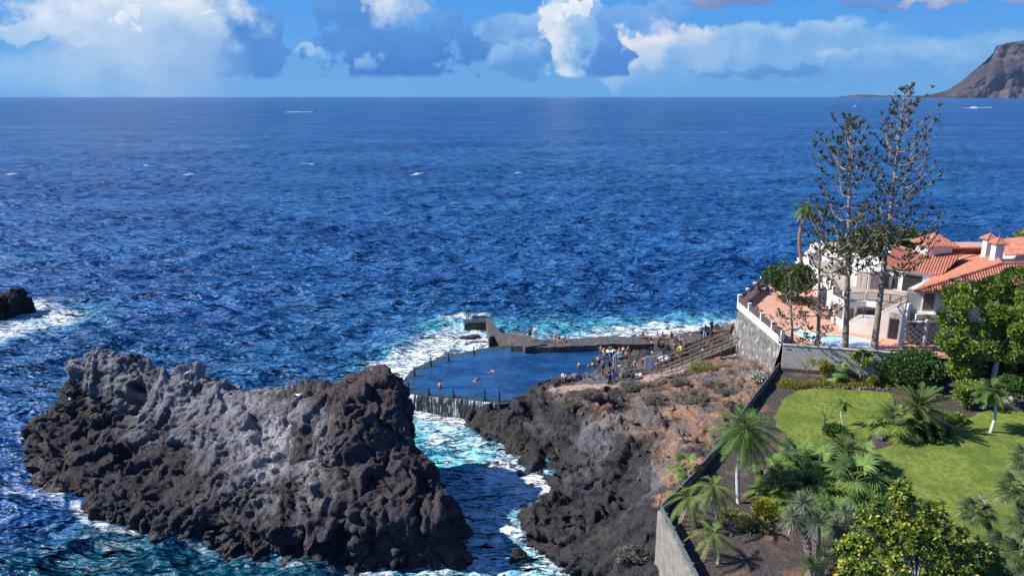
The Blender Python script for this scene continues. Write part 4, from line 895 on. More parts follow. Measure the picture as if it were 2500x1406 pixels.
for u, pose, rz, lb, sk, we, ha in ((1569, 'sit', 30, 'sunbather sitting upright at the left end of the row on the sea wall', 'tan', (('brief', BLK), ('top', BLK)), ('longhair', DHAIR)), (1583, 'lie', 80, 'sunbather lying flat on the sea wall next to the leftmost sitter', 'tan', (('shorts', BLK),), ('hair', DHAIR)), (1594, 'lie', 95, 'pale sunbather lying on the sea wall in the middle of the row', 'fair', (('brief', WH),), ('hair', BLOND)),
        (1604, 'sit', -10, 'sunbather sitting in the middle of the row on the sea wall', 'fair', (('brief', BLK), ('top', WH)), ('longhair', DHAIR)), (1622, 'sitback', 60, 'sunbather leaning back on straight arms on the sea wall', 'tan', (('brief', REDC),), ('hair', DHAIR)), (1639, 'sit', 40, 'dark tanned sitter at the right end of the row on the sea wall', 'brown', (('shorts', BLK),), ('hair', DHAIR))):
    person(u, 827, pose, rz, lb, sk, we, ha, z=tp, group=G1)
person(1661, 833, 'sit', 20, 'pinkish bather sitting beside a teal towel where the sea wall meets the rocks', 'pink', (('brief', BLK),), group=G1)
person(1666, 826, 'sit', -30, 'second bather sitting behind the pinkish one by the sea wall', 'tan', (('brief', PNK), ('top', PNK)), ('longhair', DHAIR), group=G1)
person(1684, 827, 'sitback', -40, 'tanned bather sitting to the right of the teal towel', 'tan', (('shorts', NAVY),), group=G1)
person(1711, 826, 'stand', 10, 'man in dark top and shorts standing on the outer rocks near the stone wall', 'tan', (('shirt', (.3, .3, .32)), ('shorts', BLK)), group=G1)
person(1720, 826, 'stand', 160, 'woman in pale blue trousers standing beside the man on the outer rocks', 'brown', (('shirt', (.08, .06, .12)), ('trousers', PALEB)), ('longhair', DHAIR), group=G1)
person(1736, 814, 'photo', 200, 'person in black photographing the waves from the outermost rocks', 'tan', (('shirt', BLK), ('trousers', (.12, .1, .1))), group=G1)
person(1467, 874, 'hips', -20, 'tanned man in dark briefs standing at the back of the pool rocks', 'tan', (('shorts', BLK),), group=G1)
person(1473, 866, 'crouch', 60, 'pale bather crouching behind the tanned man at the back of the rocks', 'fair', (('brief', BLK),), group=G1)
person(1492, 877, 'bend', 50, 'person in white shirt and cap with dark trousers bending over the rocks', 'tan', (('shirt', WH), ('trousers', (.09, .03, .06))), ('hair', WH), group=G1)
person(1483, 867, 'sit', -60, 'bather in a white shirt sitting left of the bending person', 'tan', (('shirt', WH), ('shorts', NAVY)), group=G1)
person(1512, 866, 'sit', 20, 'pale bather sitting behind the blue towel on the rocks', 'fair', (('brief', WH), ('top', WH)), ('longhair', BLOND), group=G1)
person(1518, 862, 'sitback', -50, 'pale bather leaning back behind the blue towel', 'fair', (('brief', NAVY),), group=G1)
person(1528, 889, 'stand', 150, 'tanned man in black shorts standing alone in the middle of the rocks', 'tan', (('shorts', BLK),), ('hair', BLOND), group=G1)
person(1539, 858, 'sitback', 80, 'bather reclining on the dark rocks below the sea wall', 'tan', (('shorts', NAVY),), group=G1)
person(1550, 853, 'sit', 20, 'sunburnt bather sitting next to the recliner below the sea wall', 'pink', (('brief', REDC),), group=G1)
person(1583, 849, 'sit', 0, 'bather wrapped in a white towel sitting on the upper rocks', 'tan', (('tunic', WH),), ('longhair', DHAIR), group=G1)
person(1591, 847, 'sit', -30, 'bather in a grey shirt sitting beside the white towel on the upper rocks', 'fair', (('shirt', (.35, .36, .38)), ('shorts', NAVY)), group=G1)
person(1604, 846, 'crouch', 40, 'dark figure crouching to the right on the upper rocks', 'brown', (('shorts', (.1, .08, .06)), ('shirt', (.15, .12, .1))), group=G1)
person(1571, 852, 'lie', 70, 'pale bather lying on the rocks left of the white towel', 'fair', (('brief', WH),), group=G1)
person(1671, 864, 'photo', 20, 'bare chested man in dark shorts standing on rocks beside the stairs', 'tan', (('shorts', BLK),), group=G1)
person(1650, 850, 'sitback', 100, 'tanned bather reclining on rocks left of the standing man by the stairs', 'tan', (('shorts', BLK),), group=G1)
person(1655, 872, 'stand', 30, 'left one of the two people in yellow shirts on the rocks by the handrail', 'tan', (('shirt', YEL), ('trousers', (.3, .32, .1))), group=G1, sc=.85)
person(1662, 872, 'walk', -30, 'right one of the two people in yellow shirts on the rocks by the handrail', 'tan', (('shirt', YEL), ('shorts', (.4, .4, .12))), group=G1, sc=.95)
person(1569, 897, 'bend', 30, 'man bending down on the rocks behind the white sign on two posts', 'tan', (('shorts', (.25, .05, .06)),), group=G1)
person(1552, 897, 'crouch', -20, 'bather crouching over a bag left of the bending man', 'fair', (('shorts', BLK),), group=G1)
person(1512, 896, 'lie', 100, 'pale bather lying on the rocks just right of the edge on sign', 'fair', (('brief', WH),), group=G1)
person(1600, 902, 'crouch', 70, 'orange tanned bather crouching right of the white sign by the handrail', 'tan', (('brief', (.6, .25, .05)),), group=G1)
person(1472, 912, 'walk', 190, 'tanned swimmer climbing out of the pool onto the near rocks', 'tan', (('shorts', BLK),), group=G1)
person(1461, 897, 'bend', 200, 'bather leaning forward at the water edge of the rocks', 'tan', (('shorts', BLK),), group=G1)
person(1445, 898, 'sit', -80, 'bather sitting in shallow water at the right edge of the pool', 'tan', (('brief', BLK), ('top', WH)), ('longhair', DHAIR), z=1.75, group=G1)
person(1414, 914, 'stand', -10, 'child sized bather with pale top standing waist deep near the pool rocks', 'tan', (('top', WH), ('shorts', NAVY)), z=1.15, group=G1, sc=.95)
person(1075, 966, 'stand', 160, 'red backed bather standing waist deep near the front rim of the pool', 'pink', (('shorts', NAVY),), z=1.1, group=G1)
person(1046, 972, 'crouch', 30, 'pale bather sitting low by the front left rim of the pool', 'fair', (('brief', BLK),), z=1.35, group=G1, sc=.7)
person(1157, 930, 'swim', 110, 'swimmer in the near half of the tidal pool', 'tan', (('shorts', BLK),), z=2.0, group=G1)
person(1163, 924, 'swim', 60, 'dark haired swimmer just behind another in the near half of the pool', 'brown', (('shorts', BLK),), z=1.98, group=G1)
person(1203, 906, 'swim', -100, 'pale swimmer floating with spread arms in the middle of the pool', 'fair', (('brief', BLK),), z=2.02, group=G1)
person(1327, 922, 'sit', 60, 'bather sitting on the big dark rock at the near edge of the pool', 'tan', (('shorts', WH),), group=G1)
person(1376, 927, 'sit', -10, 'bather in a white shirt sitting low between the rocks at the pool edge', 'tan', (('shirt', WH), ('shorts', BLK)), group=G1)
person(1488, 939, 'photo', 30, 'person in black clothes standing on the sandy path and taking a photo', 'tan', (('shirt', BLK), ('trousers', BLK)), group='couple standing on the sandy path')
person(1496, 939, 'stand', 170, 'woman in a bright blue tunic standing on the sandy path', 'tan', (('tunic', BLUE),), ('longhair', DHAIR), group='couple standing on the sandy path')
person(1527, 918, 'lie', 80, 'person lying beside bags on the path edge between the signs', 'tan', (('shorts', BLK),), group=G1)
person(1537, 916, 'lie', 100, 'second person lying beside bags on the path edge between the signs', 'brown', (('shirt', BLK), ('trousers', (.1, .08, .07))), group=G1)
person(1760, 860, 'sitback', 60, 'large tanned sunbather sitting at the foot of the stone retaining wall', 'tan', (('brief', BLK), ('top', (.5, .28, .2))), ('longhair', DHAIR), group=G1, sc=1.05)
person(1730, 846, 'sit', 30, 'reddish tanned person sitting on the stairs between the handrails', 'pink', (('shirt', (.42, .15, .10)), ('shorts', (.3, .1, .08))), group=G1)
# towels and bags
def bag(u, v, rgb, size, label, nm='bag', cat='bag'):
    p = seen(u, v)
    size = tuple(q * .62 for q in size)
    mb = MB(); mb.ball((0, 0, size[2] * .45), .5, 14, 10, (size[0], size[1], size[2])); me = mb.mesh(nm, True)
    cc = getco(me); cc += (fbm(cc * 5, 3, int(u)) * .12)[:, None] * cc; cc[:, 2] = np.maximum(cc[:, 2], 0); setco(me, cc)
    o = mobj(nm, me, pm(rgb, .8), loc=p + Vector((0, 0, -.03)), rz=u); mb = MB(); mb.tube([(-.12, 0, size[2] * .8), (-.08, 0, size[2] * 1.12), (.08, 0, size[2] * 1.12), (.12, 0, size[2] * .8)], .02, 6); mb.build('handle', pm(rgb, .8), o)
    tag(o, label, cat); return o
bag(1556, 917, WH, (.85, .6, .55), 'left white bag lying on the path edge by the handrail'); bag(1564, 917, WH, (.75, .6, .5), 'right white bag lying on the path edge by the handrail')
bag(1772, 859, WH, (.9, .6, .5), 'white bag behind the sunbather at the foot of the stone wall'); bag(1305, 926, (.03, .03, .04), (.6, .5, 1.1), 'black backpack standing on the dark rock at the pool edge'); bag(1716, 855, WH, (.5, .4, .35), 'small white bag on the steps left of the reddish person'); bag(1592, 862, WH, (.3, .3, .35), 'tiny white bag on the middle rocks')
def towel(u, v, rgb, w, d, label, rz=0):
    p = seen(u, v); rows = []
    for i in range(9):
        row = []
        for j in range(7):
            x = (i / 8 - .5) * w; y = (j / 6 - .5) * d; X = p.x + x * math.cos(rz) - y * math.sin(rz); Y = p.y + x * math.sin(rz) + y * math.cos(rz)
            row.append((X, Y, ground(X, Y) + .05 + .02 * math.sin(i * 2 + j)))
        rows.append(row)
    mb = MB(); mb.grid(rows); mb.grid([[(a, b, c - .025) for a, b, c in r] for r in rows][::-1]); o = mb.build('towel', pm(rgb, .9), smooth=True); tag(o, label, 'towel')
towel(1505, 872, (.02, .22, .42), 1.7, 1.2, 'blue towel spread on the dark rocks near the bending person'); towel(1672, 829, TEALC, 1.5, 1.0, 'teal towel spread on the rocks by the sea wall'); towel(1648, 826, (.6, .58, .6), 2.0, .8, 'pale towel laid along the end of the sea wall')
def parasol(u, v, rgb, label, r=.45, h=.8, tilt=.3):
    p = seen(u, v); e = empty('parasol', p, 0, label, 'parasol'); e.rotation_euler = (tilt, .2, 0)
    mb = MB(); rows = [[(rr * math.cos(2 * math.pi * k / 12), rr * math.sin(2 * math.pi * k / 12), zz) for k in range(13)] for rr, zz in ((.01, h * 1.25), (r * .5, h * 1.1), (r, h * .78))]; mb.grid(rows); mb.build('canopy', pm(rgb, .8), e, True)
    mb = MB(); mb.tube([(0, 0, -.1), (0, 0, h * 1.28)], .02, 6); mb.build('pole', M_iron, e)
parasol(1611, 892, WH, 'small white pointed parasol stuck in the rocks behind the handrail', .42, .95, .1); parasol(1626, 880, (.5, .68, .8), 'pale blue tilted parasol on the rocks behind the handrail', .4, .8, .7)
# ------------------------------------------------------------------ villa and its terrace
DZ = 8.6
def mat_stonewall():
    t = NT('stone_masonry'); p = t.pos()
    v = t.n('ShaderNodeTexVoronoi', feature='F1'); v.inputs['Scale'].default_value = 3.2; m = t.scl(p, (1, 1, .75)); t.t.links.new(m, v.inputs['Vector'])
    e = t.n('ShaderNodeTexVoronoi', feature='DISTANCE_TO_EDGE'); e.inputs['Scale'].default_value = 3.2; t.t.links.new(m, e.inputs['Vector'])
    sp = t.n('ShaderNodeSeparateColor'); t.t.links.new(v.outputs['Color'], sp.inputs[0])
    cc = t.mix(sp.outputs[0], (.10, .097, .094), (.21, .20, .19)); cc = t.mix(t.mr(sp.outputs[1], .82, .95), cc, (.42, .36, .29)); cc = t.mix(t.mr(e.outputs[0], .05, .015), cc, (.30, .285, .27))
    t.bsdf(cc, .9, t.bump(t.mr(e.outputs[0], 0, .1), .05, .8), Specular_IOR_Level=.2); return t.m
M_stone = mat_stonewall()
M_white = mat_var('white_render', (.73, .70, .67), (.82, .80, .77), .8, .8, .01, 12)
M_cream = mat_var('cream_render', (.66, .56, .49), (.79, .72, .67), .7, .85, .01, 12)
M_panel = mat_var('brown_fence_panel', (.085, .062, .05), (.12, .09, .07), 4, .6)
M_dark = mat_var('dark_opening', (.02, .02, .022), (.035, .033, .034), 2, .5); M_glass = mat_var('window_glass', (.03, .035, .04), (.05, .055, .06), 1, .08)
M_shut = mat_var('shutter_brown', (.13, .11, .105), (.17, .145, .14), 6, .7)
M_rail = mat_var('railing_iron', (.05, .04, .035), (.09, .07, .06), 6, .5)
def mat_tiles(name, c1, c2, sc, grout):
    t = NT(name); b = t.n('ShaderNodeTexBrick', offset=0); b.inputs['Scale'].default_value = sc; b.inputs['Mortar Size'].default_value = .02; b.inputs['Brick Width'].default_value = .5; b.inputs['Row Height'].default_value = .5
    t.set(b, 'Color1', c1); t.set(b, 'Color2', c2); t.set(b, 'Mortar', grout); t.t.links.new(t.pos(), b.inputs['Vector'])
    cc = t.mix(t.mr(t.noise(.5, 5, .6), .35, .7, 0, .5), b.outputs[0], tuple(x * .75 for x in c1)); t.bsdf(cc, .75, Specular_IOR_Level=.25); return t.m
M_deck = mat_tiles('terracotta_paving', (.58, .30, .21), (.66, .37, .27), 1.6, (.52, .36, .29))
def mat_roof():
    t = NT('roof_tiles'); r = t.n('ShaderNodeNewGeometry').outputs['Random Per Island']
    cc = t.mix(t.mr(t.noise(2.2, 6, .65), .3, .7), (.34, .115, .075), (.50, .21, .14)); cc = t.mix(t.mr(t.noise(9, 3, .6), .5, .75, 0, .5), cc, (.55, .26, .16)); t.bsdf(cc, .75, t.bump(t.noise(20, 2), .02, .4), Specular_IOR_Level=.2); return t.m
M_roof = mat_roof()
TW = [P(1908, 843, DZ), P(1803, 753, DZ), P(1858, 706, DZ), P(1935, 668, DZ), Vector((52, 121, DZ))]
vil = empty('terrace', (0, 0, 0), 0, 'pink tiled terrace with a stone retaining wall and white parapet below the villa', 'terrace')
mb = MB(); deck = [p.xy for p in TW] + [Vector((85, 121)), Vector((85, 60)), Vector((60, 60)), Vector((48, 63)), P(2205, 868, DZ).xy]
PSW = [P(u, v, DZ) for u, v in ((1935, 806), (1950, 802), (1975, 808), (2000, 817), (2060, 821), (2100, 826), (2122, 832), (2130, 842), (2124, 850), (2070, 849), (2012, 846), (1982, 833), (1955, 818), (1940, 813))]
PSW = smoothline(PSW + [PSW[0]], 4)[:-1]
def fan_ring(outer, z):     # deck surface with a hole for the pool, by triangulation
    bm = bmesh.new(); vo_ = [bm.verts.new((p[0], p[1], z)) for p in outer]; eo = [bm.edges.new((vo_[i], vo_[(i + 1) % len(vo_)])) for i in range(len(vo_))]
    vi = [bm.verts.new((p[0], p[1], z)) for p in PSW]; ei = [bm.edges.new((vi[i], vi[(i + 1) % len(vi)])) for i in range(len(vi))]
    bmesh.ops.triangle_fill(bm, edges=eo + ei, use_beauty=True, use_dissolve=False)
    for f in bm.faces:
        if f.normal.z < 0: f.normal_flip()
    me = bpy.data.meshes.new('paving'); bm.to_mesh(me); bm.free(); return me
mobj('paving', fan_ring([Vector(p) for p in deck], DZ), M_deck, vil)
# retaining wall, battered outwards at the foot
def battered(a, b, z1, out, th, n=24):
    d = (b - a); d.z = 0; d.normalize(); nr = Vector((-d.y, d.x, 0)) * out; m = MB(); rows = []
    for i in range(n + 1):
        p = a.lerp(b, i / n); zb = min(ground(p.x + nr.x, p.y + nr.y), 6) - 1.2; rows.append([Vector((p.x, p.y, 0)) - nr * .6 + Vector((0, 0, z1)), Vector((p.x, p.y, z1)), Vector((p.x, p.y, (z1 + zb) / 2)) + nr * .5 + d * .0, Vector((p.x, p.y, zb)) + nr])
    m.grid(rows); return m
m = battered(TW[0], TW[1], DZ - .004, 1.0, .4); m2 = battered(TW[1] , TW[2], DZ - .004, .9, .4); m.v += []; 
m.build('stone_wall', M_stone, vil); m2.build('stone_wall', M_stone, vil)
mb = MB(); c0 = TW[1]; mb.face([c0, c0 + Vector((-1.0, .0, -7)), c0 + Vector((-.1, .95, -7))]); mb.build('stone_corner', M_stone, vil)
mb = MB(); mb.prism([TW[2].xy, (TW[3].x, TW[3].y), (TW[4].x, TW[4].y), (TW[4].x + 2, TW[4].y - 3), (TW[3].x + 1, TW[3].y - 2), (TW[2].x + .6, TW[2].y - .6)], -1, DZ - .006); mb.build('stone_wall', M_stone, vil)
def parapet(pts, zb, label, hb=.7, hp=.75, wm=M_white, pmn=M_panel, name='parapet_fence', w=.28, stub=.1):
    e = empty(name, (0, 0, 0), 0, label, 'fence')
    for a, b in zip(pts[:-1], pts[1:]):
        a = Vector((a.x, a.y, zb)); b = Vector((b.x, b.y, zb)); d = (b - a).normalized()
        mb = MB(); mb.bar(a + d * .14 + Vector((0, 0, hb / 2)), b - d * .14 + Vector((0, 0, hb / 2)), w, hb); mb.build('base_wall', wm, e)
        mb = MB(); z0 = hb + .03; L = (b - a).length - .3; n = max(3, int(hp / .11))
        for k in range(n): mb.bar(a + d * .15 + Vector((0, 0, z0 + (k + .5) * hp / n)), b - d * .15 + Vector((0, 0, z0 + (k + .5) * hp / n)), .05, hp / n * .86)
        mb.build('panel', pmn, e)
    for p in pts: mb = MB(); mb.box((p.x, p.y, zb + (hb + hp + stub) / 2), (.3, .3, hb + hp + stub)); mb.box((p.x, p.y, zb + hb + hp + stub + .03), (.36, .36, .06)); mb.build('post', wm, e)
    return e
pts = [P(u, v, DZ) for u, v in ((1803, 753), (1832, 777), (1866, 805), (1900, 836))]
dd = (TW[0] - TW[1]); pts = [TW[1] + dd * k for k in (0, .27, .56, .80, 1.0)]
parapet(pts, DZ, 'white parapet with brown slatted panels along the near left edge of the terrace')
parapet([TW[1].lerp(TW[2], k) for k in (0.02, .34, .67, 1)], DZ, 'white parapet with brown slatted panels along the seaward edge of the terrace')
# swimming pool
sw = empty('swimming_pool', (0, 0, 0), 0, 'kidney shaped swimming pool with pale blue water on the villa terrace', 'swimming pool')
cen = sum((p for p in PSW), Vector()) / len(PSW)
mb = MB(); n = len(PSW); rows = [[], [], [], [], []]
for p in PSW + [PSW[0]]:
    d = (p - cen); d.z = 0; d.normalize(); rows[0].append(p + d * .32 + Vector((0, 0, .004))); rows[1].append(p + d * .30 + Vector((0, 0, .07))); rows[2].append(p - d * .02 + Vector((0, 0, .07))); rows[3].append(p - d * .03 + Vector((0, 0, -.12))); rows[4].append(p - d * .03 + Vector((0, 0, -1.4)))
mb.grid(rows); mb.build('coping', mat_var('coping', (.60, .53, .42), (.70, .64, .54), 2, .7), sw)
bm = bmesh.new(); bm.faces.new([bm.verts.new(p + Vector((0, 0, -.13))) for p in PSW]); me = bpy.data.meshes.new('water'); bm.to_mesh(me); bm.free()
t = NT('swimming_water'); t.bsdf(t.mix(t.mr(t.noise(.8, 3), .3, .7), (.33, .60, .72), (.42, .68, .78)), .05, t.bump(t.noise(3, 3), .02, .6), IOR=1.33); mobj('water', me, t.m, sw)
# round planters
M_brick = mat_var('planter_brick', (.30, .13, .08), (.40, .19, .12), 5, .85, .02)
def planter(u, v, r, label, mound=True):
    c = P(u, v, DZ); e = empty('round_planter', c, 0, label, 'planter'); mb = MB(); rows = []
    for rr, zz in ((r, 0), (r, .38), (r - .22, .38), (r - .22, .1)): rows.append([(rr * math.cos(a), rr * math.sin(a), zz) for a in [2 * math.pi * k / 36 for k in range(37)]])
    mb.grid(rows); mb.build('rim', M_brick, e)
    mb = MB(); rows = []
    for i in range(9):
        rr = (r - .2) * i / 8; rows.append([(rr * math.cos(a), rr * math.sin(a), .3 + (.32 if mound else 0) * (1 - (i / 8) ** 2) + .05 * math.sin(a * 5 + i * 2)) for a in [2 * math.pi * k / 30 for k in range(31)]])
    mb.grid(rows); mb.build('planting', mat_var('planter_green', (.06, .085, .02), (.14, .15, .05), 4, .9, .08, 15), e, True)
planter(1932, 735, 1.75, 'round brick planter with a green mound under the dark round tree'); planter(1972, 697, 1.5, 'smaller round brick planter further back on the terrace', False)
# ---- villa body
UZ = 11.3
vb = empty('villa', (0, 0, 0), 0, 'cream and white villa with red tiled roofs, a balcony and an outside stair', 'house')
def polyblock(name, xy, z0, z1, mat, bev=0): mb = MB(); mb.prism(xy, z0, z1); return mb.build(name, mat, vb, bevel=bev)
L = [P(2030, 776, DZ), P(2037, 789, DZ), P(2058, 803, DZ)]
A_ = P(2045, 808, DZ); B_ = P(2166, 825, DZ); dS = (B_ - A_).normalized(); nS_ = Vector((-dS.y, dS.x, 0))   # stair wall line, nS_ points away from the camera
back = A_ + nS_ * 2.6
lower = [P(2030, 770, DZ), P(2036, 786, DZ), P(2060, 800, DZ), back + dS * 2.0 , back + dS * 6.5, Vector((46, 73)), Vector((50, 92)), Vector((38, 92)), P(2022, 752, DZ)]
lower = [Vector((p[0], p[1])) for p in lower]
polyblock('lower_wall', lower, DZ + .003, 10.98, M_cream)
cL = sum(lower, Vector((0, 0))) / len(lower)
def grow(poly, d, c=None):
    out = []; n = len(poly)
    for i in range(n):
        a, b, q = poly[i - 1], poly[i], poly[(i + 1) % n]; e1 = (b - a).normalized(); e2 = (q - b).normalized(); n1 = Vector((e1.y, -e1.x)); n2 = Vector((e2.y, -e2.x)); m = (n1 + n2); m = m.normalized() if m.length > .1 else n1; out.append(b + m * d / max(.5, m.dot(n1)))
    return out
area = sum(lower[i - 1].x * lower[i].y - lower[i].x * lower[i - 1].y for i in range(len(lower)))
slab = grow(lower, .55 if area > 0 else -.55); polyblock('balcony_slab', slab, 11.0, 11.60, M_white, .03); polyblock('balcony_floor', grow(lower, .2 if area > 0 else -.2), 11.595, 11.63, mat_var('balcony_paving', (.34, .27, .22), (.46, .38, .32), 1.2, .9))
# openings of the lower floor between columns
def opening(a, b, z0, z1, name, mat, out=.03, t=.06, parent=None):
    a = Vector((a[0], a[1], 0)); b = Vector((b[0], b[1], 0)); d = (b - a).normalized(); nr = Vector((d.y, -d.x, 0))
    mb = MB(); mb.bar(a + nr * out + Vector((0, 0, (z0 + z1) / 2)), b + nr * out + Vector((0, 0, (z0 + z1) / 2)), t, z1 - z0); o = mb.build(name, mat, parent or vb); return o, a, b, nr
def facewin(a, b, s0, s1, z0, z1, mat, frame=True, name='window'):
    a = Vector((a[0], a[1], 0)); b = Vector((b[0], b[1], 0)); p, q = a.lerp(b, s0), a.lerp(b, s1); o, _, _, nr = opening(p, q, z0, z1, 'frame' if False else name, M_white if frame else mat, .05, .08)
    if frame: d = (q - p).normalized(); opening(p + d * .08, q - d * .08, z0 + .08, z1 - .08, 'pane', mat, .095, .03, o)
    return o
def facedir(a, b, c=cL):     # order so that outward normal points away from the block centre
    a, b = Vector((a[0], a[1])), Vector((b[0], b[1])); d = (b - a); n_ = Vector((d.y, -d.x)); return (a, b) if n_.dot((a + b) / 2 - c) > 0 else (b, a)
a, b = facedir(lower[1], lower[2]); facewin(a, b, .12, .88, DZ + .7, 10.7, M_shut)
a, b = facedir(lower[0], lower[1]); facewin(a, b, .15, .85, DZ + .1, 10.7, M_dark)
a, b = facedir(lower[2], lower[3]); facewin(a, b, .08, .95, DZ + .05, 10.75, M_shut)
a, b = facedir(lower[3], lower[4]); facewin(a, b, .05, .6, DZ + .05, 10.75, M_dark)
for p in (lower[0], lower[1], lower[2], lower[2].lerp(lower[3], .55)):
    q = p + (p - cL).normalized() * .25; mb = MB(); mb.tube([(q.x, q.y, DZ), (q.x, q.y, 11.0)], .15, 10); mb.build('column', M_white, vb)
# railings
def railing(pts, h, label, nm='balcony_railing', cat='railing', step=.14, post_every=2.2, posts=True):
    e = empty(nm, (0, 0, 0), 0, label, cat)
    for a, b in zip(pts[:-1], pts[1:]):
        mb = MB(); mb.bar(a + Vector((0, 0, h)), b + Vector((0, 0, h)), .05, .05); mb.build('top_rail', M_rail, e); mb = MB(); mb.bar(a + Vector((0, 0, .12)), b + Vector((0, 0, .12)), .04, .04)
        L_ = (b - a).length; n = max(2, int(L_ / step))
        for k in range(n + 1): p = a.lerp(b, k / n); mb.box(p + Vector((0, 0, (h + .12) / 2)), (.028, .028, h - .1))
        mb.build('balusters', M_rail, e)
        for k in range(int(L_ / post_every) + 1):
            p = a + (b - a).normalized() * min(L_, k * post_every); mb = MB(); mb.box(p + Vector((0, 0, h / 2)), (.22, .22, h + .08)) if posts else mb.box(p + Vector((0, 0, h / 2)), (.06, .06, h)); mb.build('pillar', M_white if posts else M_rail, e)
    return e
inn = grow(lower, .42 if area > 0 else -.42); Z = lambda p, z: Vector((p[0], p[1], z))
railing([Z(inn[8], 11.62), Z(inn[0], 11.62), Z(inn[1], 11.62), Z(inn[2], 11.62), Z(inn[3], 11.62)], .85, 'balcony railing with white pillars round the curved upper deck of the villa')
railing([Z(inn[3], 11.62), Z(inn[4], 11.62)], .9, 'brown iron balcony railing behind the outside stair of the villa', posts=False)
# outside stair: wall in front, steps behind
def onS(u, v, off=0): p = W(u, v, A_, B_); return p + nS_ * off
prof = [(2046, 808), (2060, 800), (2074, 790), (2098, 777), (2132, 779), (2146, 771), (2158, 764), (2172, 758), (2186, 751), (2200, 745), (2212, 741)]
mb = MB(); ptsw = [onS(u, v) for u, v in prof]
for i in range(len(ptsw) - 1):
    p, q = ptsw[i], ptsw[i + 1]
    x0, x1 = p.xy, q.xy; o2 = nS_.xy * 1.5; nst = 4 if abs(p.z - q.z) > .1 else 1
    for k in range(nst):
        f0, f1 = k / nst, (k + 1) / nst; a0, a1 = x0.lerp(x1, f0), x0.lerp(x1, f1); z = p.z + (q.z - p.z) * (f1 if q.z > p.z else f0); mb.prism([a0, a1, a1 + o2, a0 + o2], DZ - .01 if a1.x < B_.x + 1.2 else 10.6, z)
mb.build('outside_stair', M_cream, vb)
e = Vector((0, 0, .05)); railing([onS(2076, 789, .1), onS(2108, 776, .1), onS(2133, 779, .1)], .82, 'lower flight railing of the villa stair', 'stair_railing', posts=False); railing([onS(2144, 772, .1), onS(2215, 740, .1)], .9, 'upper flight railing of the villa stair', 'stair_railing', posts=False)
# dark doorway at the foot
p0, p1 = onS(2166, 824, -.04), onS(2188, 827, -.04); zt = onS(2170, 778).z
wr = [onS(2164, 825, -.0).xy, onS(2210, 829).xy, (onS(2210, 829) + nS_ * 2).xy, (onS(2164, 825) + nS_ * 2).xy]; polyblock('stair_block', wr, DZ - .01, onS(2170, 760).z - .05, M_cream)
opening(p0, p1, DZ, zt + .1, 'doorway', M_rail, -.02, .1); opening(p0 + dS * .1, p1 - dS * .1, DZ + .02, zt, 'doorway', M_dark, .04, .04)
for u, v0, v1 in ((2196, 850, 776), (2212, 800, 742)): p = P(u, v0, DZ if v0 > 820 else 10); q = W(u, v1, p, p + Vector((1, 0, 0))); mb = MB(); mb.box((p.x, p.y, (p.z + q.z) / 2), (.26, .26, abs(q.z - p.z) + .1)); mb.build('pillar', M_white, vb)
# right wing
M_udeck = mat_var('upper_paving', (.34, .27, .22), (.46, .38, .32), 1.2, .9)
WA, WB = Vector((39.1, 71.2)), Vector((56, 69.9)); wd = (WB - WA).normalized(); wn = Vector((-wd.y, wd.x))
w3 = [WA, WB, WB + wn * 16, Vector((53.5, 86)), Vector((48.8, 80.5))]
polyblock('wing_wall', w3, 8.6, 13.55, M_white)
polyblock('upper_deck', [WA + Vector((-.6, .8)), Vector((48.2, 80.6)), Vector((46, 84)), Vector((36, 83)), slab[2], slab[3] + Vector((.3, .3))], 11.05, 11.66, M_udeck)
facewin(WA, WB, .09, .16, 11.35, 13.35, M_shut, True, 'door'); facewin(WA, WB, .30, .40, 12.0, 13.2, M_glass); facewin(WA, WB, .55, .62, 12.0, 13.2, M_glass)
mb = MB(); mb.prism([Vector((39.6, 69.9)), Vector((43.4, 69.6)), WA.lerp(WB, .24) + Vector((0, -.02)), WA + Vector((.3, -.02))], 8.6, 11.3); mb.build('landing', M_cream, vb)
# roofs
def tiled(poly, e0, e1, name='roof', amp=.055, per=.27, th=.0):
    """corrugated clay tile plane over polygon; tiles run up the slope from the eave e0-e1"""
    poly = [Vector(p) for p in poly]; ux = (Vector(e1) - Vector(e0)).normalized(); nrm = Vector((0, 0, 0))
    for i in range(len(poly)): nrm += poly[i - 1].cross(poly[i])
    nrm.normalize(); nrm = nrm if nrm.z > 0 else -nrm
    wv = nrm.cross(ux).normalized(); wv = wv if wv.z > 0 else -wv; o0 = Vector(e0); pu = [((p - o0).dot(ux), (p - o0).dot(wv)) for p in poly]
    u0, u1 = min(p[0] for p in pu), max(p[0] for p in pu); mb = MB(); st = per / 6; n = int((u1 - u0) / st); prev = None; NR = 6
    for k in range(n + 1):
        u = u0 + st * k + 1e-4; ws = []
        for i in range(len(pu)):
            a, b = pu[i - 1], pu[i]
            if (a[0] - u) * (b[0] - u) < 0: ws.append(a[1] + (b[1] - a[1]) * (u - a[0]) / (b[0] - a[0]))
        if len(ws) < 2: prev = None; continue
        w0, w1 = min(ws), max(ws); ph = math.cos(2 * math.pi * u / per); hgt = amp * (1 if ph > 0 else -1) * abs(ph) ** .6
        row = [o0 + ux * u + wv * (w0 + (w1 - w0) * j / NR) + nrm * (hgt + .02) for j in range(NR + 1)]; row = [row[0] - nrm * (.06 + hgt)] + row
        i0 = len(mb.v); mb.v += [tuple(p) for p in row]
        if prev is not None:
            for j in range(len(row) - 1): mb.f.append((prev + j, i0 + j, i0 + j + 1, prev + j + 1))
        prev = i0
    o = mb.build(name, M_roof, vb, True); return o
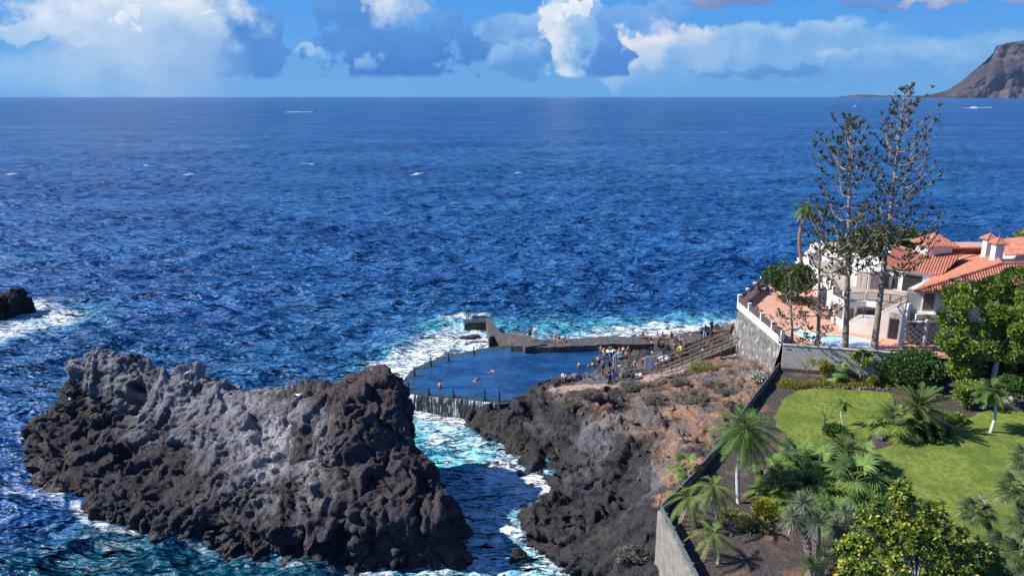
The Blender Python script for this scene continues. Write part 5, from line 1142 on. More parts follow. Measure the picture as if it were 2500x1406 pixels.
def ridge(a, b, par=None, r=.13):
    a, b = Vector(a), Vector(b); mb = MB(); n = max(2, int((b - a).length / .4)); pts = [a.lerp(b, k / n) for k in range(n + 1)]; mb.tube(pts, [r * (1 + .12 * (k % 2)) for k in range(n + 1)], 8); mb.build('ridge_tiles', M_roof, par or vb)
C0 = P(2230, 711, 13.6); C2 = C0 + Vector((18, -1.3, 0)); T = P(2445, 645, 15.9); C1 = P(2362, 613, 13.6); T2 = T + Vector((12, -.6, 0))
# keep each slope planar through its eave
def plane_z(a, b, c, p): n_ = (b - a).cross(c - a); return a.z - (n_.x * (p.x - a.x) + n_.y * (p.y - a.y)) / n_.z
T.z = 16.0; T2.z = plane_z(C0, C2, T, T2)
f1 = tiled([C0, C2, T2, T], C0, C2)
_n = (T - C0).cross(C1 - C0); _d = Vector(ray(2425, 612)); _o = Vector((0, 0, CH)); R1 = _o + _d * (_n.dot(C0 - _o) / _n.dot(_d))
f2 = tiled([C0, T, R1, C1], C1, C0); ridge(C0, T); ridge(T, T2); ridge(T, R1)
B1 = R1 + Vector((14, 6, -2.0)); B2 = T2 + Vector((4, 8, -2.4)); mb = MB(); mb.face([T, T2, B2, B1, R1]); rr_ = tiled([T, T2, B2, Vector((B1.x, B1.y, plane_z(T, T2, B2, B1)))], B1, B2)
mb = MB(); mb.prism([C0.xy + Vector((.2, .3)), C2.xy + Vector((-.2, .3)), C2.xy + Vector((-.2, .6)), C0.xy + Vector((.5, .6))], 13.35, 13.56); mb.build('fascia', M_white, vb)
mb = MB(); mb.prism([C0.xy + Vector((.15, .3)), C0.xy + Vector((.55, .2)), C1.xy + Vector((.5, -.1)), C1.xy + Vector((.1, 0))], 13.32, 13.56); mb.build('fascia', M_white, vb)
# middle block with its roof and lookout tower
E0 = P(2150, 650, 14.0); E1 = P(2206, 661, 14.0); E2 = P(2300, 672, 14.0); 
K0 = P(2250, 621, 15.0); K1 = P(2350, 626, 15.0); K1.z = plane_z(E1, E2, K0, K1)
D0 = P(2168, 626, 14.9); tiled([E1, E2, K1, K0], E1, E2); S3 = Vector((E0.x + 4.2, E0.y + 5.5, 15)); S3.z = plane_z(E0, E1, K0, S3); tiled([E0, E1, K0, S3], E0, E1); ridge(E1, K0); ridge(S3, K0); ridge(K0, K1)
K3 = K1 + Vector((2, 7, -1.6)); K4 = S3 + Vector((3, 8, -1.6)); tiled([K0, K1, K3, Vector((K4.x, K4.y, plane_z(K0, K1, K3, K4)))], K4, K3)
mid = [Vector((E0.x + .5, E0.y + .5)), Vector((E1.x + .2, E1.y + .7)), Vector((E2.x, E2.y + .6)), Vector((E2.x + 1, E2.y + 9)), Vector((E0.x + 5, E0.y + 9))]
polyblock('middle_wall', mid, 8.6, 13.98, M_white)
a, b = facedir(mid[0], mid[1], sum(mid, Vector((0, 0))) / 5); facewin(a, b, .10, .48, 11.65, 13.7, M_shut); facewin(a, b, .58, .95, 11.65, 13.7, M_dark)
a, b = facedir(mid[1], mid[2], sum(mid, Vector((0, 0))) / 5); facewin(a, b, .04, .62, 11.65, 13.6, M_dark)
mb = MB(); mb.bar(E0 + Vector((.2, .2, -.12)), E1 + Vector((.1, .2, -.12)), .1, .2); mb.build('fascia', M_white, vb); mb = MB(); mb.bar(E1 + Vector((.1, .2, -.12)), E2 + Vector((0, .2, -.12)), .1, .2); mb.build('fascia', M_white, vb)
def turret(c, w_, z0, z1, zt, ov, name, parts, per=.27):
    root = vb; mb = MB(); mb.box((c.x, c.y, (z0 + z1) / 2), (w_, w_ * .9, z1 - z0)); o = mb.build(name, M_white, root)
    mb = MB(); mb.box((c.x, c.y, z1 - .1), (w_ + .16, w_ * .9 + .16, .12)); mb.build('cornice', M_white, o)
    h = w_ / 2 + ov; k = [Vector((c.x - h, c.y - h, z1)), Vector((c.x + h, c.y - h, z1)), Vector((c.x + h, c.y + h, z1)), Vector((c.x - h, c.y + h, z1))]; ap = Vector((c.x, c.y, zt))
    for i in range(4): f = tiled([k[i], k[(i + 1) % 4], ap], k[i], k[(i + 1) % 4], 'roof', .03 if w_ < 2 else .05, per); f.parent = o
    for i in range(4): ridge(k[i], ap, o, .07 if w_ < 2 else .1)
    mb = MB(); mb.ball((c.x, c.y, zt + .1), .12 if w_ > 2 else .07); mb.tube([(c.x, c.y, zt), (c.x, c.y, zt + (.4 if w_ > 2 else .5))], .03, 6); mb.build('finial', M_roof, o)
tcn = Q(2279, 610, 81.3); turret(tcn, 2.7, 14.6, 16.05, 17.25, .42, 'lookout_tower', True)
c2 = Q(2435, 610, 75.5); turret(c2, .85, 15.0, 17.25, 17.85, .26, 'chimney', True, .2); c1 = Q(2413, 600, 79.5); turret(c1, .85, 14.8, 16.95, 17.55, .26, 'chimney', True, .2)
# low far roofs between tower and chimneys
F0, F1_, F2, F3 = P(2318, 622, 14.5), P(2430, 619, 14.5), P(2430, 605, 15.3), P(2318, 607, 15.3); tiled([F0, F1_, F2, F3], F0, F1_); ridge(F3, F2)
G0, G1_ = P(2452, 624, 14.6), P(2600, 618, 14.6); tiled([G0, G1_, G1_ + Vector((0, 5, 1.0)), G0 + Vector((3, 5, 1.0))], G0, G1_)
polyblock('rear_wall', [F0.xy + Vector((.4, .5)), G1_.xy + Vector((0, .8)), G1_.xy + Vector((0, 6)), F3.xy + Vector((0, .5))], 8.6, 13.85, M_white)
# breeze block screen
def screen():
    a, b = P(2198, 848, 8.2), P(2310, 850, 8.2); d = (b - a); Lg = d.length; d.normalize(); H_ = 2.5
    e = empty('block_screen', a, math.atan2(d.y, d.x), 'pierced white block screen wall overgrown with a climbing vine', 'wall')
    mb = MB(); mb.box((Lg / 2, 0, .22), (Lg, .3, .44)); mb.build('plinth', mat_var('grey_plinth', (.16, .16, .16), (.24, .24, .24), 3, .9), e); mb = MB(); cw = .30
    nx = int(Lg / cw); nz = int((H_ - .5) / .26)
    for i in range(nx):
        for k in range(nz):
            if (i + k) % 2 == 0: mb.box((i * cw + cw / 2, 0, .58 + k * .26), (cw * .94, .16, .25))
    mb.build('pierced_blocks', M_cream, e); mb = MB(); mb.box((Lg / 2, 0, H_ + .12), (Lg + .1, .3, .14)); mb.build('coping', M_white, e)
    for s in (0, .5, 1): mb = MB(); mb.box((Lg * s, -.02, (H_ + .4) / 2), (.26, .34, H_ + .36)); mb.build('pillar', M_white, e)
    mb = MB(); mb.box((Lg / 2, 1.6, 1.2), (Lg, .2, 2.2)); mb.build('back_wall', M_cream, e)
screen()
# white boulder like garden wall far behind, furniture and pots
def white_rocks():
    e = empty('white_garden_wall', (0, 0, 0), 0, 'bright white lumpy plastered garden wall at the far end of the terrace', 'wall')
    rnd = random.Random(5)
    for i, (u, v, r, h) in enumerate(((1978, 652, 1.5, 1.6), (1995, 648, 1.6, 2.0), (2012, 650, 1.5, 1.4), (2030, 642, 1.4, 1.9), (2048, 644, 1.5, 1.4), (2064, 640, 1.3, 1.5), (2082, 640, 1.2, 1.3), (2000, 668, 1.6, 1.1), (2025, 668, 1.5, 1.2))):
        c = P(u, v, DZ); mb = MB(); mb.ball((c.x, c.y, DZ + h * .4), 1, 20, 14, (r, 1.0, h)); me = mb.mesh('boulder', True); cc = getco(me); cc += (fbm(cc * .8, 4, 7) * 1.0 + facets(cc * .9, 3, 1.2)[0] * .5 - .15)[:, None] * (cc - np.array([c.x, c.y, DZ + h * .4])); setco(me, cc); mobj('boulder', me, M_white, e)
white_rocks()
mb = MB(); a, b, c_ = P(2000, 690, DZ), P(2055, 662, DZ), P(2100, 655, DZ); mb.bar(a + Vector((0, 0, .5)), b + Vector((0, 0, .5)), .25, 1.0); mb.bar(b + Vector((0, 0, .9)), c_ + Vector((0, 0, .9)), .25, 1.8); o = mb.build('low_wall', M_white); tag(o, 'low white wall crossing the back of the terrace behind the pines', 'wall')
for u, v, k in ((1834, 741, 'nearest the seaward corner'), (1848, 757, 'second from the seaward corner'), (1859, 768, 'third from the seaward corner')):
    c = P(u, v, DZ) ; e = empty('plant_pot', c, 0, 'small red plant pot beside the parapet, ' + k, 'pot', 'red pots along the parapet'); mb = MB(); mb.tube([(0, 0, 0), (0, 0, .3)], [.14, .2], 12); mb.build('pot', M_brick, e); mb = MB(); rnd = random.Random(int(u))
    for q in range(26): a = rnd.random() * 6.28; s = rnd.uniform(.1, .32); mb.face([(0, 0, .28), (s * .6 * math.cos(a) - .03, s * .6 * math.sin(a), .4), (s * math.cos(a), s * math.sin(a), .38 + rnd.random() * .12), (s * .6 * math.cos(a) + .03, s * .6 * math.sin(a), .42)])
    mb.build('plant', pm((.25, .08, .04), .8, 'red_leaves'), e)
def chair(p, rz, label, m):
    e = empty('garden_chair', p, rz, label, 'chair', 'chairs on the terrace'); mb = MB(); mb.box((0, 0, .44), (.5, .5, .04)); mb.build('seat', m, e, bevel=.01); mb = MB(); mb.box((0, .25, .72), (.5, .04, .5), rx=-.15); mb.build('backrest', m, e, bevel=.01)
    for x in (-.22, .22):
        for y in (-.22, .22): mb = MB(); mb.tube([(x, y, 0), (x, y, .44)], .02, 6); mb.build('leg', M_rail, e)
def table(p, label):
    e = empty('garden_table', p, .3, label, 'table'); mb = MB(); mb.tube([(0, 0, .70), (0, 0, .74)], .55, 20); mb.build('table_top', M_dark, e)
    for a in range(4): mb = MB(); mb.tube([(.35 * math.cos(a * 1.57), .35 * math.sin(a * 1.57), .7), (.45 * math.cos(a * 1.57), .45 * math.sin(a * 1.57), 0)], .02, 6); mb.build('leg', M_rail, e)
M_chr = pm((.22, .12, .08), .7, 'chair_wood')
table(P(1864, 712, DZ), 'dark round table at the far seaward corner of the terrace'); chair(P(1857, 717, DZ), .5, 'dark chair left of the corner table by the parapet', M_dark); chair(P(1870, 718, DZ), 3.4, 'dark chair right of the corner table by the parapet', M_dark)
table(P(2018, 772, DZ), 'round table near the lower columns of the villa'); chair(P(2010, 778, DZ), 1.2, 'brown chair in front of the table near the lower columns', M_chr); chair(P(2026, 782, DZ), 3.9, 'brown chair closest to the villa columns', M_chr)

# white annex on the upper deck and planting there
ax = [P(2086, 700, 11.63).xy, P(2118, 706, 11.63).xy, P(2150, 706, 11.63).xy, Vector((P(2150, 706, 11.63).x + 2.5, P(2150, 706, 11.63).y + 7)), Vector((P(2086, 700, 11.63).x + 3, P(2086, 700, 11.63).y + 8))]
polyblock('annex_wall', ax, 11.2, 13.5, M_white); cx_ = sum(ax, Vector((0, 0))) / 5
M_beige = mat_var('beige_shutter', (.34, .27, .22), (.42, .35, .29), 3, .7)
for i in (0, 1): a, b = facedir(ax[i], ax[i + 1], cx_); facewin(a, b, .12, .46, 11.7, 13.25, M_beige, False, 'shutter'); facewin(a, b, .56, .9, 11.7, 13.25, M_beige, False, 'shutter')
mb = MB(); mb.prism(grow(ax, .2 if sum(ax[i - 1].x * ax[i].y - ax[i].x * ax[i - 1].y for i in range(5)) > 0 else -.2), 13.49, 13.72); mb.build('annex_roof', M_white, vb)
# ------------------------------------------------------------------ garden ground, lawn, walls
GPX = [(p.x, p.y) for p in GP]
def gz(x, y):
    x = np.asarray(x, float); y = np.asarray(y, float); sh = x.shape; p = np.stack([x.ravel(), y.ravel(), 0 * x.ravel()], 1)
    z = 6 + .10 * fbm(p * .25, 3, 5).reshape(sh) + .05 * fbm(p * 1.2, 3, 6).reshape(sh)
    z = z + 1.1 * sst(60, 66, y) * sst(37, 42, x) + .25 * sst(64, 67, y)
    return z
def gzz(x, y): return float(gz(np.array([x]), np.array([y]))[0])
xs = np.arange(7.5, 90, .3); ys = np.arange(8, 120, .3); X, Y = np.meshgrid(xs, ys); sd = sdpoly(X, Y, GPOLY)
keep = sd > -.12; idx = -np.ones(X.shape, int); idx[keep] = np.arange(keep.sum()); Z_g = gz(X, Y)
co = np.stack([X[keep], Y[keep], Z_g[keep]], 1); a, b, c_, d_ = idx[:-1, :-1], idx[:-1, 1:], idx[1:, 1:], idx[1:, :-1]; ok = (a >= 0) & (b >= 0) & (c_ >= 0) & (d_ >= 0)
me = npmesh('garden_soil', co, [np.stack([a[ok], b[ok], c_[ok], d_[ok]], 1)], True)
t = NT('dark_soil'); n1 = t.noise(.35, 5, .6); n2 = t.noise(5, 6, .7); v = t.n('ShaderNodeTexVoronoi'); v.inputs['Scale'].default_value = 3.5; t.t.links.new(t.pos(), v.inputs['Vector'])
cc = t.mix(t.mr(n1, .52, .66), (.072, .060, .058), (.22, .125, .08)); cc = t.mix(t.mr(n2, .45, .72), cc, (.12, .10, .09)); cc = t.mix(t.mr(n2, .62, .76, 0, .7), cc, (.36, .31, .26)); cc = t.mix(t.mr(v.outputs[0], .16, .08, 0, .7), cc, (.10, .10, .10))
t.bsdf(cc, .95, t.bump(t.math('ADD', n2, t.math('MULTIPLY', v.outputs[0], -.4)), .12, 1), Specular_IOR_Level=.1); o = mobj('garden_soil', me, t.m); tag(o, kind='structure')
# lawn
LA = [P(u, v, 6).xy for u, v in ((1946, 956), (2000, 950), (2060, 952), (2180, 960), (2190, 985), (2150, 1020), (2125, 1060), (2105, 1125), (1990, 1110), (1930, 1080), (1900, 1050), (1885, 1020), (1905, 985))]
LB = [P(u, v, 6).xy for u, v in ((2075, 1165), (2110, 1105), (2185, 1088), (2280, 1072), (2335, 1040), (2385, 1008), (2440, 1002), (2560, 1012), (2700, 1100), (2800, 1406), (2560, 1480), (2130, 1480), (2080, 1400), (2090, 1300), (2100, 1220))]
xs = np.arange(16, 50, .09); ys = np.arange(30, 64, .09); X, Y = np.meshgrid(xs, ys); pp = np.stack([X.ravel(), Y.ravel(), 0 * X.ravel()], 1); wob = .30 * fbm(pp * .7, 4, 8).reshape(X.shape); sd = np.maximum(sdpoly(X, Y, LA), sdpoly(X, Y, LB)) + wob
keep = sd > 0; idx = -np.ones(X.shape, int); idx[keep] = np.arange(keep.sum()); rough_ = .035 * fbm(pp * 5, 3, 15).reshape(X.shape)
Zl = gz(X, Y) + .05 + np.minimum(sd, .06) + rough_
co = np.stack([X[keep], Y[keep], Zl[keep]], 1); a, b, c_, d_ = idx[:-1, :-1], idx[:-1, 1:], idx[1:, 1:], idx[1:, :-1]; ok = (a >= 0) & (b >= 0) & (c_ >= 0) & (d_ >= 0)
me = npmesh('lawn', co, [np.stack([a[ok], b[ok], c_[ok], d_[ok]], 1)], True)
t = NT('lawn_grass'); n1 = t.noise(.4, 4, .6); n2 = t.noise(3.5, 6, .7); n3 = t.noise(22, 3, .6)
cc = t.mix(t.mr(n1, .38, .62), (.105, .16, .028), (.20, .245, .045)); cc = t.mix(t.mr(n2, .4, .68), cc, (.085, .125, .025)); cc = t.mix(t.mr(n3, .5, .7, 0, .6), cc, (.30, .34, .08)); cc = t.mix(t.mr(t.noise(.9, 5, .7), .56, .72, 0, .6), cc, (.27, .25, .09))
t.bsdf(cc, .9, t.bump(n3, .05, .8), Specular_IOR_Level=.12); o = mobj('lawn', me, t.m); tag(o, kind='structure')
# footpath at the right
mb = MB(); pth_ = [P(u, v, 6) for u, v in ((2440, 990), (2500, 996), (2600, 1000), (2600, 985), (2500, 984), (2450, 980))]; mb.prism([p.xy for p in pth_], lambda x, y: gzz(x, y) - .2, lambda x, y: gzz(x, y) + .1); o = mb.build('footpath', M_conc); tag(o, kind='structure')
# block garden wall
def block_wall():
    a, b = P(1906, 905, 6.2), P(2200, 929, 6.2); a = Vector((a.x, a.y, 5.9)); b = Vector((b.x, b.y, 5.9)); d = b - a; Lg = d.length; H_ = 2.95
    e = empty('garden_wall', a, math.atan2(d.y, d.x), 'pale grey concrete block wall between the lawn and the villa pool', 'wall')
    t = NT('concrete_blocks'); br = t.n('ShaderNodeTexBrick', offset=.5); br.inputs['Scale'].default_value = 1; br.inputs['Brick Width'].default_value = .45; br.inputs['Row Height'].default_value = .24; br.inputs['Mortar Size'].default_value = .018
    t.set(br, 'Color1', (.52, .485, .43)); t.set(br, 'Color2', (.64, .60, .53)); t.set(br, 'Mortar', (.36, .34, .30)); sp = t.n('ShaderNodeSeparateXYZ'); t.t.links.new(t.obj(), sp.inputs[0]); cb = t.n('ShaderNodeCombineXYZ'); t.t.links.new(sp.outputs[0], cb.inputs[0]); t.t.links.new(sp.outputs[2], cb.inputs[1]); t.t.links.new(cb.outputs[0], br.inputs['Vector'])
    t.bsdf(t.mix(t.mr(t.noise(1.5, 6, .7), .4, .75, 0, .45), br.outputs[0], (.22, .20, .17)), .9, t.bump(t.math('SUBTRACT', 1, br.outputs['Fac']), .02, .8), Specular_IOR_Level=.2)
    mb = MB(); mb.box((Lg / 2, 0, H_ / 2), (Lg, .24, H_)); mb.build('block_face', t.m, e); mb = MB(); mb.box((Lg / 2, 0, H_ + .05), (Lg + .1, .34, .09)); mb.build('coping', mat_var('coping_stone', (.42, .39, .34), (.52, .48, .42), 3, .9), e)
    mb = MB(); mb.box((.5, -.14, H_ - .3), (.35, .03, .16)); mb.build('plaque', pm((.25, .27, .3), .5, 'plaque'), e)
    mb = MB(); mb.box((Lg / 2, -.2, .25), (Lg, .2, .9)); mb.build('footing', M_conc, e)
block_wall()
# seaward fence of grey sheets on a low wall
M_sheet = mat_var('grey_sheet', (.10, .11, .115), (.17, .18, .19), 1.5, .45, .01, 8); M_sheetd = mat_var('dark_sheet', (.05, .05, .052), (.085, .085, .09), 2, .5)
def sea_fence(pts, zb, label, wallh, down, wm):
    e = empty('boundary_fence', (0, 0, 0), 0, label, 'fence')
    for a, b in zip(pts[:-1], pts[1:]):
        a = Vector((a.x, a.y, zb)); b = Vector((b.x, b.y, zb)); d = (b - a).normalized()
        mb = MB(); mb.bar(a + Vector((0, 0, (wallh - down) / 2)), b + Vector((0, 0, (wallh - down) / 2)), .3, wallh + down); mb.build('low_wall', wm, e)
        mb = MB(); mb.bar(a + d * .05 + Vector((0, 0, wallh + .24)), b - d * .05 + Vector((0, 0, wallh + .24)), .035, .42)
        mb.build('sheet_panel', M_sheet, e); mb = MB(); mb.bar(a + Vector((0, 0, wallh + .47)), b + Vector((0, 0, wallh + .47)), .09, .07); mb.build('top_rail', M_steel, e)
    for p in pts: mb = MB(); mb.box((p.x, p.y, zb + (wallh + .7) / 2), (.09, .09, wallh + .75)); mb.build('post', M_steel, e)
    return e
fl_ = [Vector((q[0], q[1], 0)) for q in (GPX[0], GPX[1], GPX[2], GPX[3], GPX[4])]; fl2 = []
for a, b in zip(fl_[:-1], fl_[1:]):
    n = max(1, round((b - a).length / 2.6)); fl2 += [a.lerp(b, k / n) for k in range(n)]
fl2.append(fl_[-1]); sea_fence(fl2, 6, 'long grey sheet metal fence on a low wall along the cliff edge', .32, 1.6, M_conc)
cr = [Vector((q[0], q[1], 0)) for q in (GPX[4], GPX[5], GPX[6])]; cr.append(cr[-1] + (cr[-1] - cr[-2]) * 1.5)
cr2 = [cr[0], cr[0].lerp(cr[1], .5), cr[1], cr[1].lerp(cr[2], .5), cr[2], cr[3]]; sea_fence(cr2, 6, 'grey fence on a tall pale retaining wall at the near left corner of the garden', .5, 5.5, mat_concrete('pale_wall', (.24, .22, .19), (.38, .35, .31)))
# two thin posts outside the wall
for u, v0, v1, k in ((1569, 1360, 1325, 'left'), (1590, 1374, 1336, 'right')): p = seen(u, v0); mb = MB(); mb.tube([p + Vector((0, 0, -.3)), p + Vector((0, 0, .9))], .035, 6); mb.ball(p + Vector((0, 0, .93)), .045); o = mb.build('path_post', M_iron); tag(o, k + ' one of two thin dark posts on the rocky path below the corner wall', 'post', 'thin posts on the rocky path')
# loose stones
def stones(lst, label, name='stone', cat='stone', m=None, grp=None):
    m = m or mat_var('field_stone', (.10, .085, .08), (.20, .17, .155), 4, .9, .08, 9); base = []
    for s in range(4):
        mb = MB(); mb.ball((0, 0, 0), 1, 14, 10, (1, .8, .7)); me = mb.mesh('stone', True); cc = getco(me); w1, w2, wi = worley(cc * 1.1, s + 3); hh, ck_ = facets(cc * .9 + s, s + 3, 1.4); cc *= (1 + .35 * fbm(cc * 1.1, 3, s) + .7 * hh * sst(0, .25, ck_) - .12)[:, None]; cc *= np.array([1, .85 + .1 * s, .62]); setco(me, cc); me.materials.append(m); base.append(me)
    for i, (x, y, z, s) in enumerate(lst):
        o = bpy.data.objects.new(name, base[i % 4]); C.objects.link(o); o.location = (x, y, z + s * .25); o.scale = (s, s, s); o.rotation_euler = (i, i * 2, i * 1.3); tag(o, label, cat, grp)
rnd = random.Random(3); L1 = []
for k in range(22):
    u = 1992 + k * 8.3; p = P(u, 943 + rnd.uniform(-2, 2) + (u - 1992) * .015, 6.2); L1.append((p.x, p.y, gzz(p.x, p.y), rnd.uniform(.16, .27)))
stones(L1, 'dark rounded stone in the row edging the lawn below the yellow ground cover', grp='stones edging the lawn')
L2 = []
for k in range(16): p = P(2448 + k * 6, 968 + rnd.uniform(-7, 6), 6.6); L2.append((p.x, p.y, gzz(p.x, p.y) + rnd.uniform(0, .3), rnd.uniform(.2, .38)))
stones(L2, 'pale stone in the low rubble bank beside the footpath at the right edge', m=mat_var('pale_stone', (.30, .25, .21), (.45, .39, .34), 4, .9, .08, 9), grp='pale stones by the footpath')
L3 = []
for u, v, s in ((1855, 1280, .35), (1842, 1288, .25), (1870, 1300, .3), (1880, 1275, .22), (2150, 1075, .35), (2215, 1080, .3), (2285, 1075, .25), (1800, 1290, .18), (1785, 1310, .15)): p = P(u, v, 6); L3.append((p.x, p.y, gzz(p.x, p.y), s))
stones(L3, 'dark stone lying on the bare garden soil', grp='loose stones on the garden soil')
L4 = []
for i in range(46):
    u, v = rnd.uniform(1330, 1860), rnd.uniform(930, 1180); h = _bv.ray_cast(Vector((0, 0, CH)), Vector(ray(u, v)).normalized())
    if h[0] and sdpoly(np.array([h[0].x]), np.array([h[0].y]), GPOLY)[0] < -.3: L4.append((h[0].x, h[0].y, h[0].z - .05, rnd.uniform(.12, .34)))
stones(L4, 'rough dark boulder lying on the brown slope above the cliff', 'boulder', 'rock', mat_var('slope_stone', (.06, .052, .05), (.15, .115, .095), 3, .9, .1, 8), 'boulders on the brown slope')
# ------------------------------------------------------------------ plants
def mat_leaf(name, c1, c2, c3=None, f3=.15, trans=.25, rough=.5):
    t = NT(name); g = t.n('ShaderNodeNewGeometry'); r = g.outputs['Random Per Island']; n = t.mr(t.noise(.9, 3, .5), .35, .65)
    cc = t.mix(t.math('ADD', t.math('MULTIPLY', r, .65), t.math('MULTIPLY', n, .35)), c1, c2)
    if c3: cc = t.mix(t.mr(r, 1 - f3, 1 - f3 + .03), cc, c3)
    b = t.bsdf(cc, rough, Specular_IOR_Level=.35); tr = t.n('ShaderNodeBsdfTranslucent'); t.set(tr, 'Color', t.mix(1, cc, (1.3, 1.35, .7), 'MULTIPLY')); mx = t.n('ShaderNodeMixShader'); mx.inputs[0].default_value = trans
    t.t.links.new(b.outputs[0], mx.inputs[1]); t.t.links.new(tr.outputs[0], mx.inputs[2]); t.t.links.new(mx.outputs[0], t.out.inputs[0]); return t.m
ML = dict(palm=mat_leaf('palm_green', (.045, .10, .022), (.11, .20, .04), (.30, .27, .10), .05), palmb=mat_leaf('palm_bright', (.075, .14, .022), (.17, .26, .05), (.38, .34, .10), .1), fan=mat_leaf('fan_green', (.09, .17, .035), (.20, .32, .08), (.35, .33, .09), .05), cycad=mat_leaf('sago_green', (.03, .07, .018), (.10, .16, .035), (.25, .22, .06), .06), dead=mat_leaf('dry_frond', (.30, .24, .17), (.46, .39, .29), None, 0, .1, .8),
          dark=mat_leaf('dark_foliage', (.018, .045, .012), (.055, .105, .022), None, 0, .2), mid=mat_leaf('mid_foliage', (.09, .16, .022), (.24, .34, .05), (.36, .38, .07), .15), bush=mat_leaf('bush_foliage', (.03, .075, .018), (.08, .15, .03)), yell=mat_leaf('rubber_leaf', (.045, .11, .015), (.15, .22, .02), (.50, .42, .05), .24, .25, .3), yucca=mat_leaf('yucca_blade', (.10, .14, .09), (.24, .29, .19), (.36, .34, .22), .1), cham=mat_leaf('fan_palm_dark', (.035, .07, .025), (.12, .17, .06), (.32, .28, .12), .1), pine=mat_leaf('pine_tuft', (.075, .095, .03), (.19, .21, .07), (.24, .20, .10), .15, .1, .7), hedge=mat_leaf('ground_cover', (.16, .17, .02), (.36, .32, .04), (.10, .15, .03), .2), dry=mat_leaf('dry_scrub', (.16, .145, .12), (.28, .255, .21), None, 0, .1, .9), drygr=mat_leaf('green_scrub', (.14, .16, .05), (.26, .27, .09), None, 0, .2, .9), white=mat_leaf('white_blossom', (.45, .43, .38), (.75, .72, .66), (.15, .13, .09), .3, .2))
M_bark = mat_var('bark_grey', (.16, .13, .11), (.30, .26, .22), 5, .9, .05, 14); M_barkw = mat_var('bark_white', (.50, .47, .43), (.68, .65, .60), 4, .85, .02, 14); M_barkp = mat_var('bark_pine', (.20, .155, .12), (.34, .28, .22), 3, .9, .04, 12); M_barkd = mat_var('bark_dark', (.06, .045, .035), (.13, .10, .08), 5, .9, .1, 10); M_barkr = mat_var('bark_reddish', (.22, .12, .09), (.33, .20, .15), 4, .9, .05, 12)
def stem(pts, r0, r1, seg=10, ringed=False, k=5):
    pts = smoothline([Vector(p) for p in pts], k) if len(pts) > 2 else [Vector(pts[0]).lerp(Vector(pts[1]), i / 6) for i in range(7)]
    n = len(pts); return pts, [(r0 + (r1 - r0) * i / (n - 1)) * (1 + (.10 * (i % 2) if ringed else 0)) for i in range(n)]
class LF:                    # fast leaf collector
    def __init__(s): s.v = []; s.f = []; s.n = 0
    def quad(s, a, b, c, d): s.v += [a, b, c, d]; s.f.append((s.n, s.n + 1, s.n + 2, s.n + 3)); s.n += 4
    def blade(s, p, d, L, w, up, droop=0.0, segs=2):
        """tapering blade from p along d"""
        sd = d.cross(up); sd = sd.normalized() if sd.length > 1e-4 else Vector((1, 0, 0)); prev = None; n0 = s.n
        for i in range(segs + 1):
            t_ = i / segs; c = p + d * (L * t_) + Vector((0, 0, -droop * L * t_ * t_)); ww = w * (1 - t_ ** 1.6) * (.55 + .45 * min(1, t_ * 3)) + .002
            s.v += [c - sd * ww / 2, c + sd * ww / 2]
        for i in range(segs): a = n0 + i * 2; s.f.append((a, a + 1, a + 3, a + 2))
        s.n = n0 + (segs + 1) * 2
    def build(s, name, mat, par):
        me = npmesh(name, np.array([tuple(v) for v in s.v]), [np.array(s.f)]); return mobj(name, me, mat, par)
def frond(lf, base, az, elev, L, rnd, nl=34, ll=.55, lw=.045, droop=.55, stiff=0.0, mb=None, lift=.35):
    d = Vector((math.cos(az) * math.cos(elev), math.sin(az) * math.cos(elev), math.sin(elev))); side = Vector((-math.sin(az), math.cos(az), 0)); pts = []
    for i in range(13):
        t_ = i / 12; pts.append(base + d * (L * t_) + Vector((0, 0, -droop * L * t_ ** 2)) + side * (L * .06 * math.sin(t_ * 2.5) * rnd.uniform(-1, 1) * .2))
    if mb: mb.tube(pts, [.035 * (1 - .85 * i / 12) * min(1.5, L / 2) + .006 for i in range(13)], 4, False)
    for k in range(nl):
        t_ = .12 + .88 * (k + rnd.random() * .5) / nl; f = t_ * 12; i = min(11, int(f)); p = pts[i].lerp(pts[i + 1], f - i); tg = (pts[i + 1] - pts[i]).normalized(); up = side.cross(tg); up = up if up.z > 0 else -up
        l_ = ll * (math.sin(math.pi * min(1, .12 + t_ * .86)) ** .6) * rnd.uniform(.85, 1.1)
        for s_ in (-1, 1):
            dd = (side * s_ * .8 + tg * (.65 + .3 * t_) + up * (lift * rnd.uniform(.6, 1.3))).normalized(); lf.blade(p, dd, l_, lw, up, .35 * (1 - stiff) * rnd.uniform(.5, 1.4), 2)
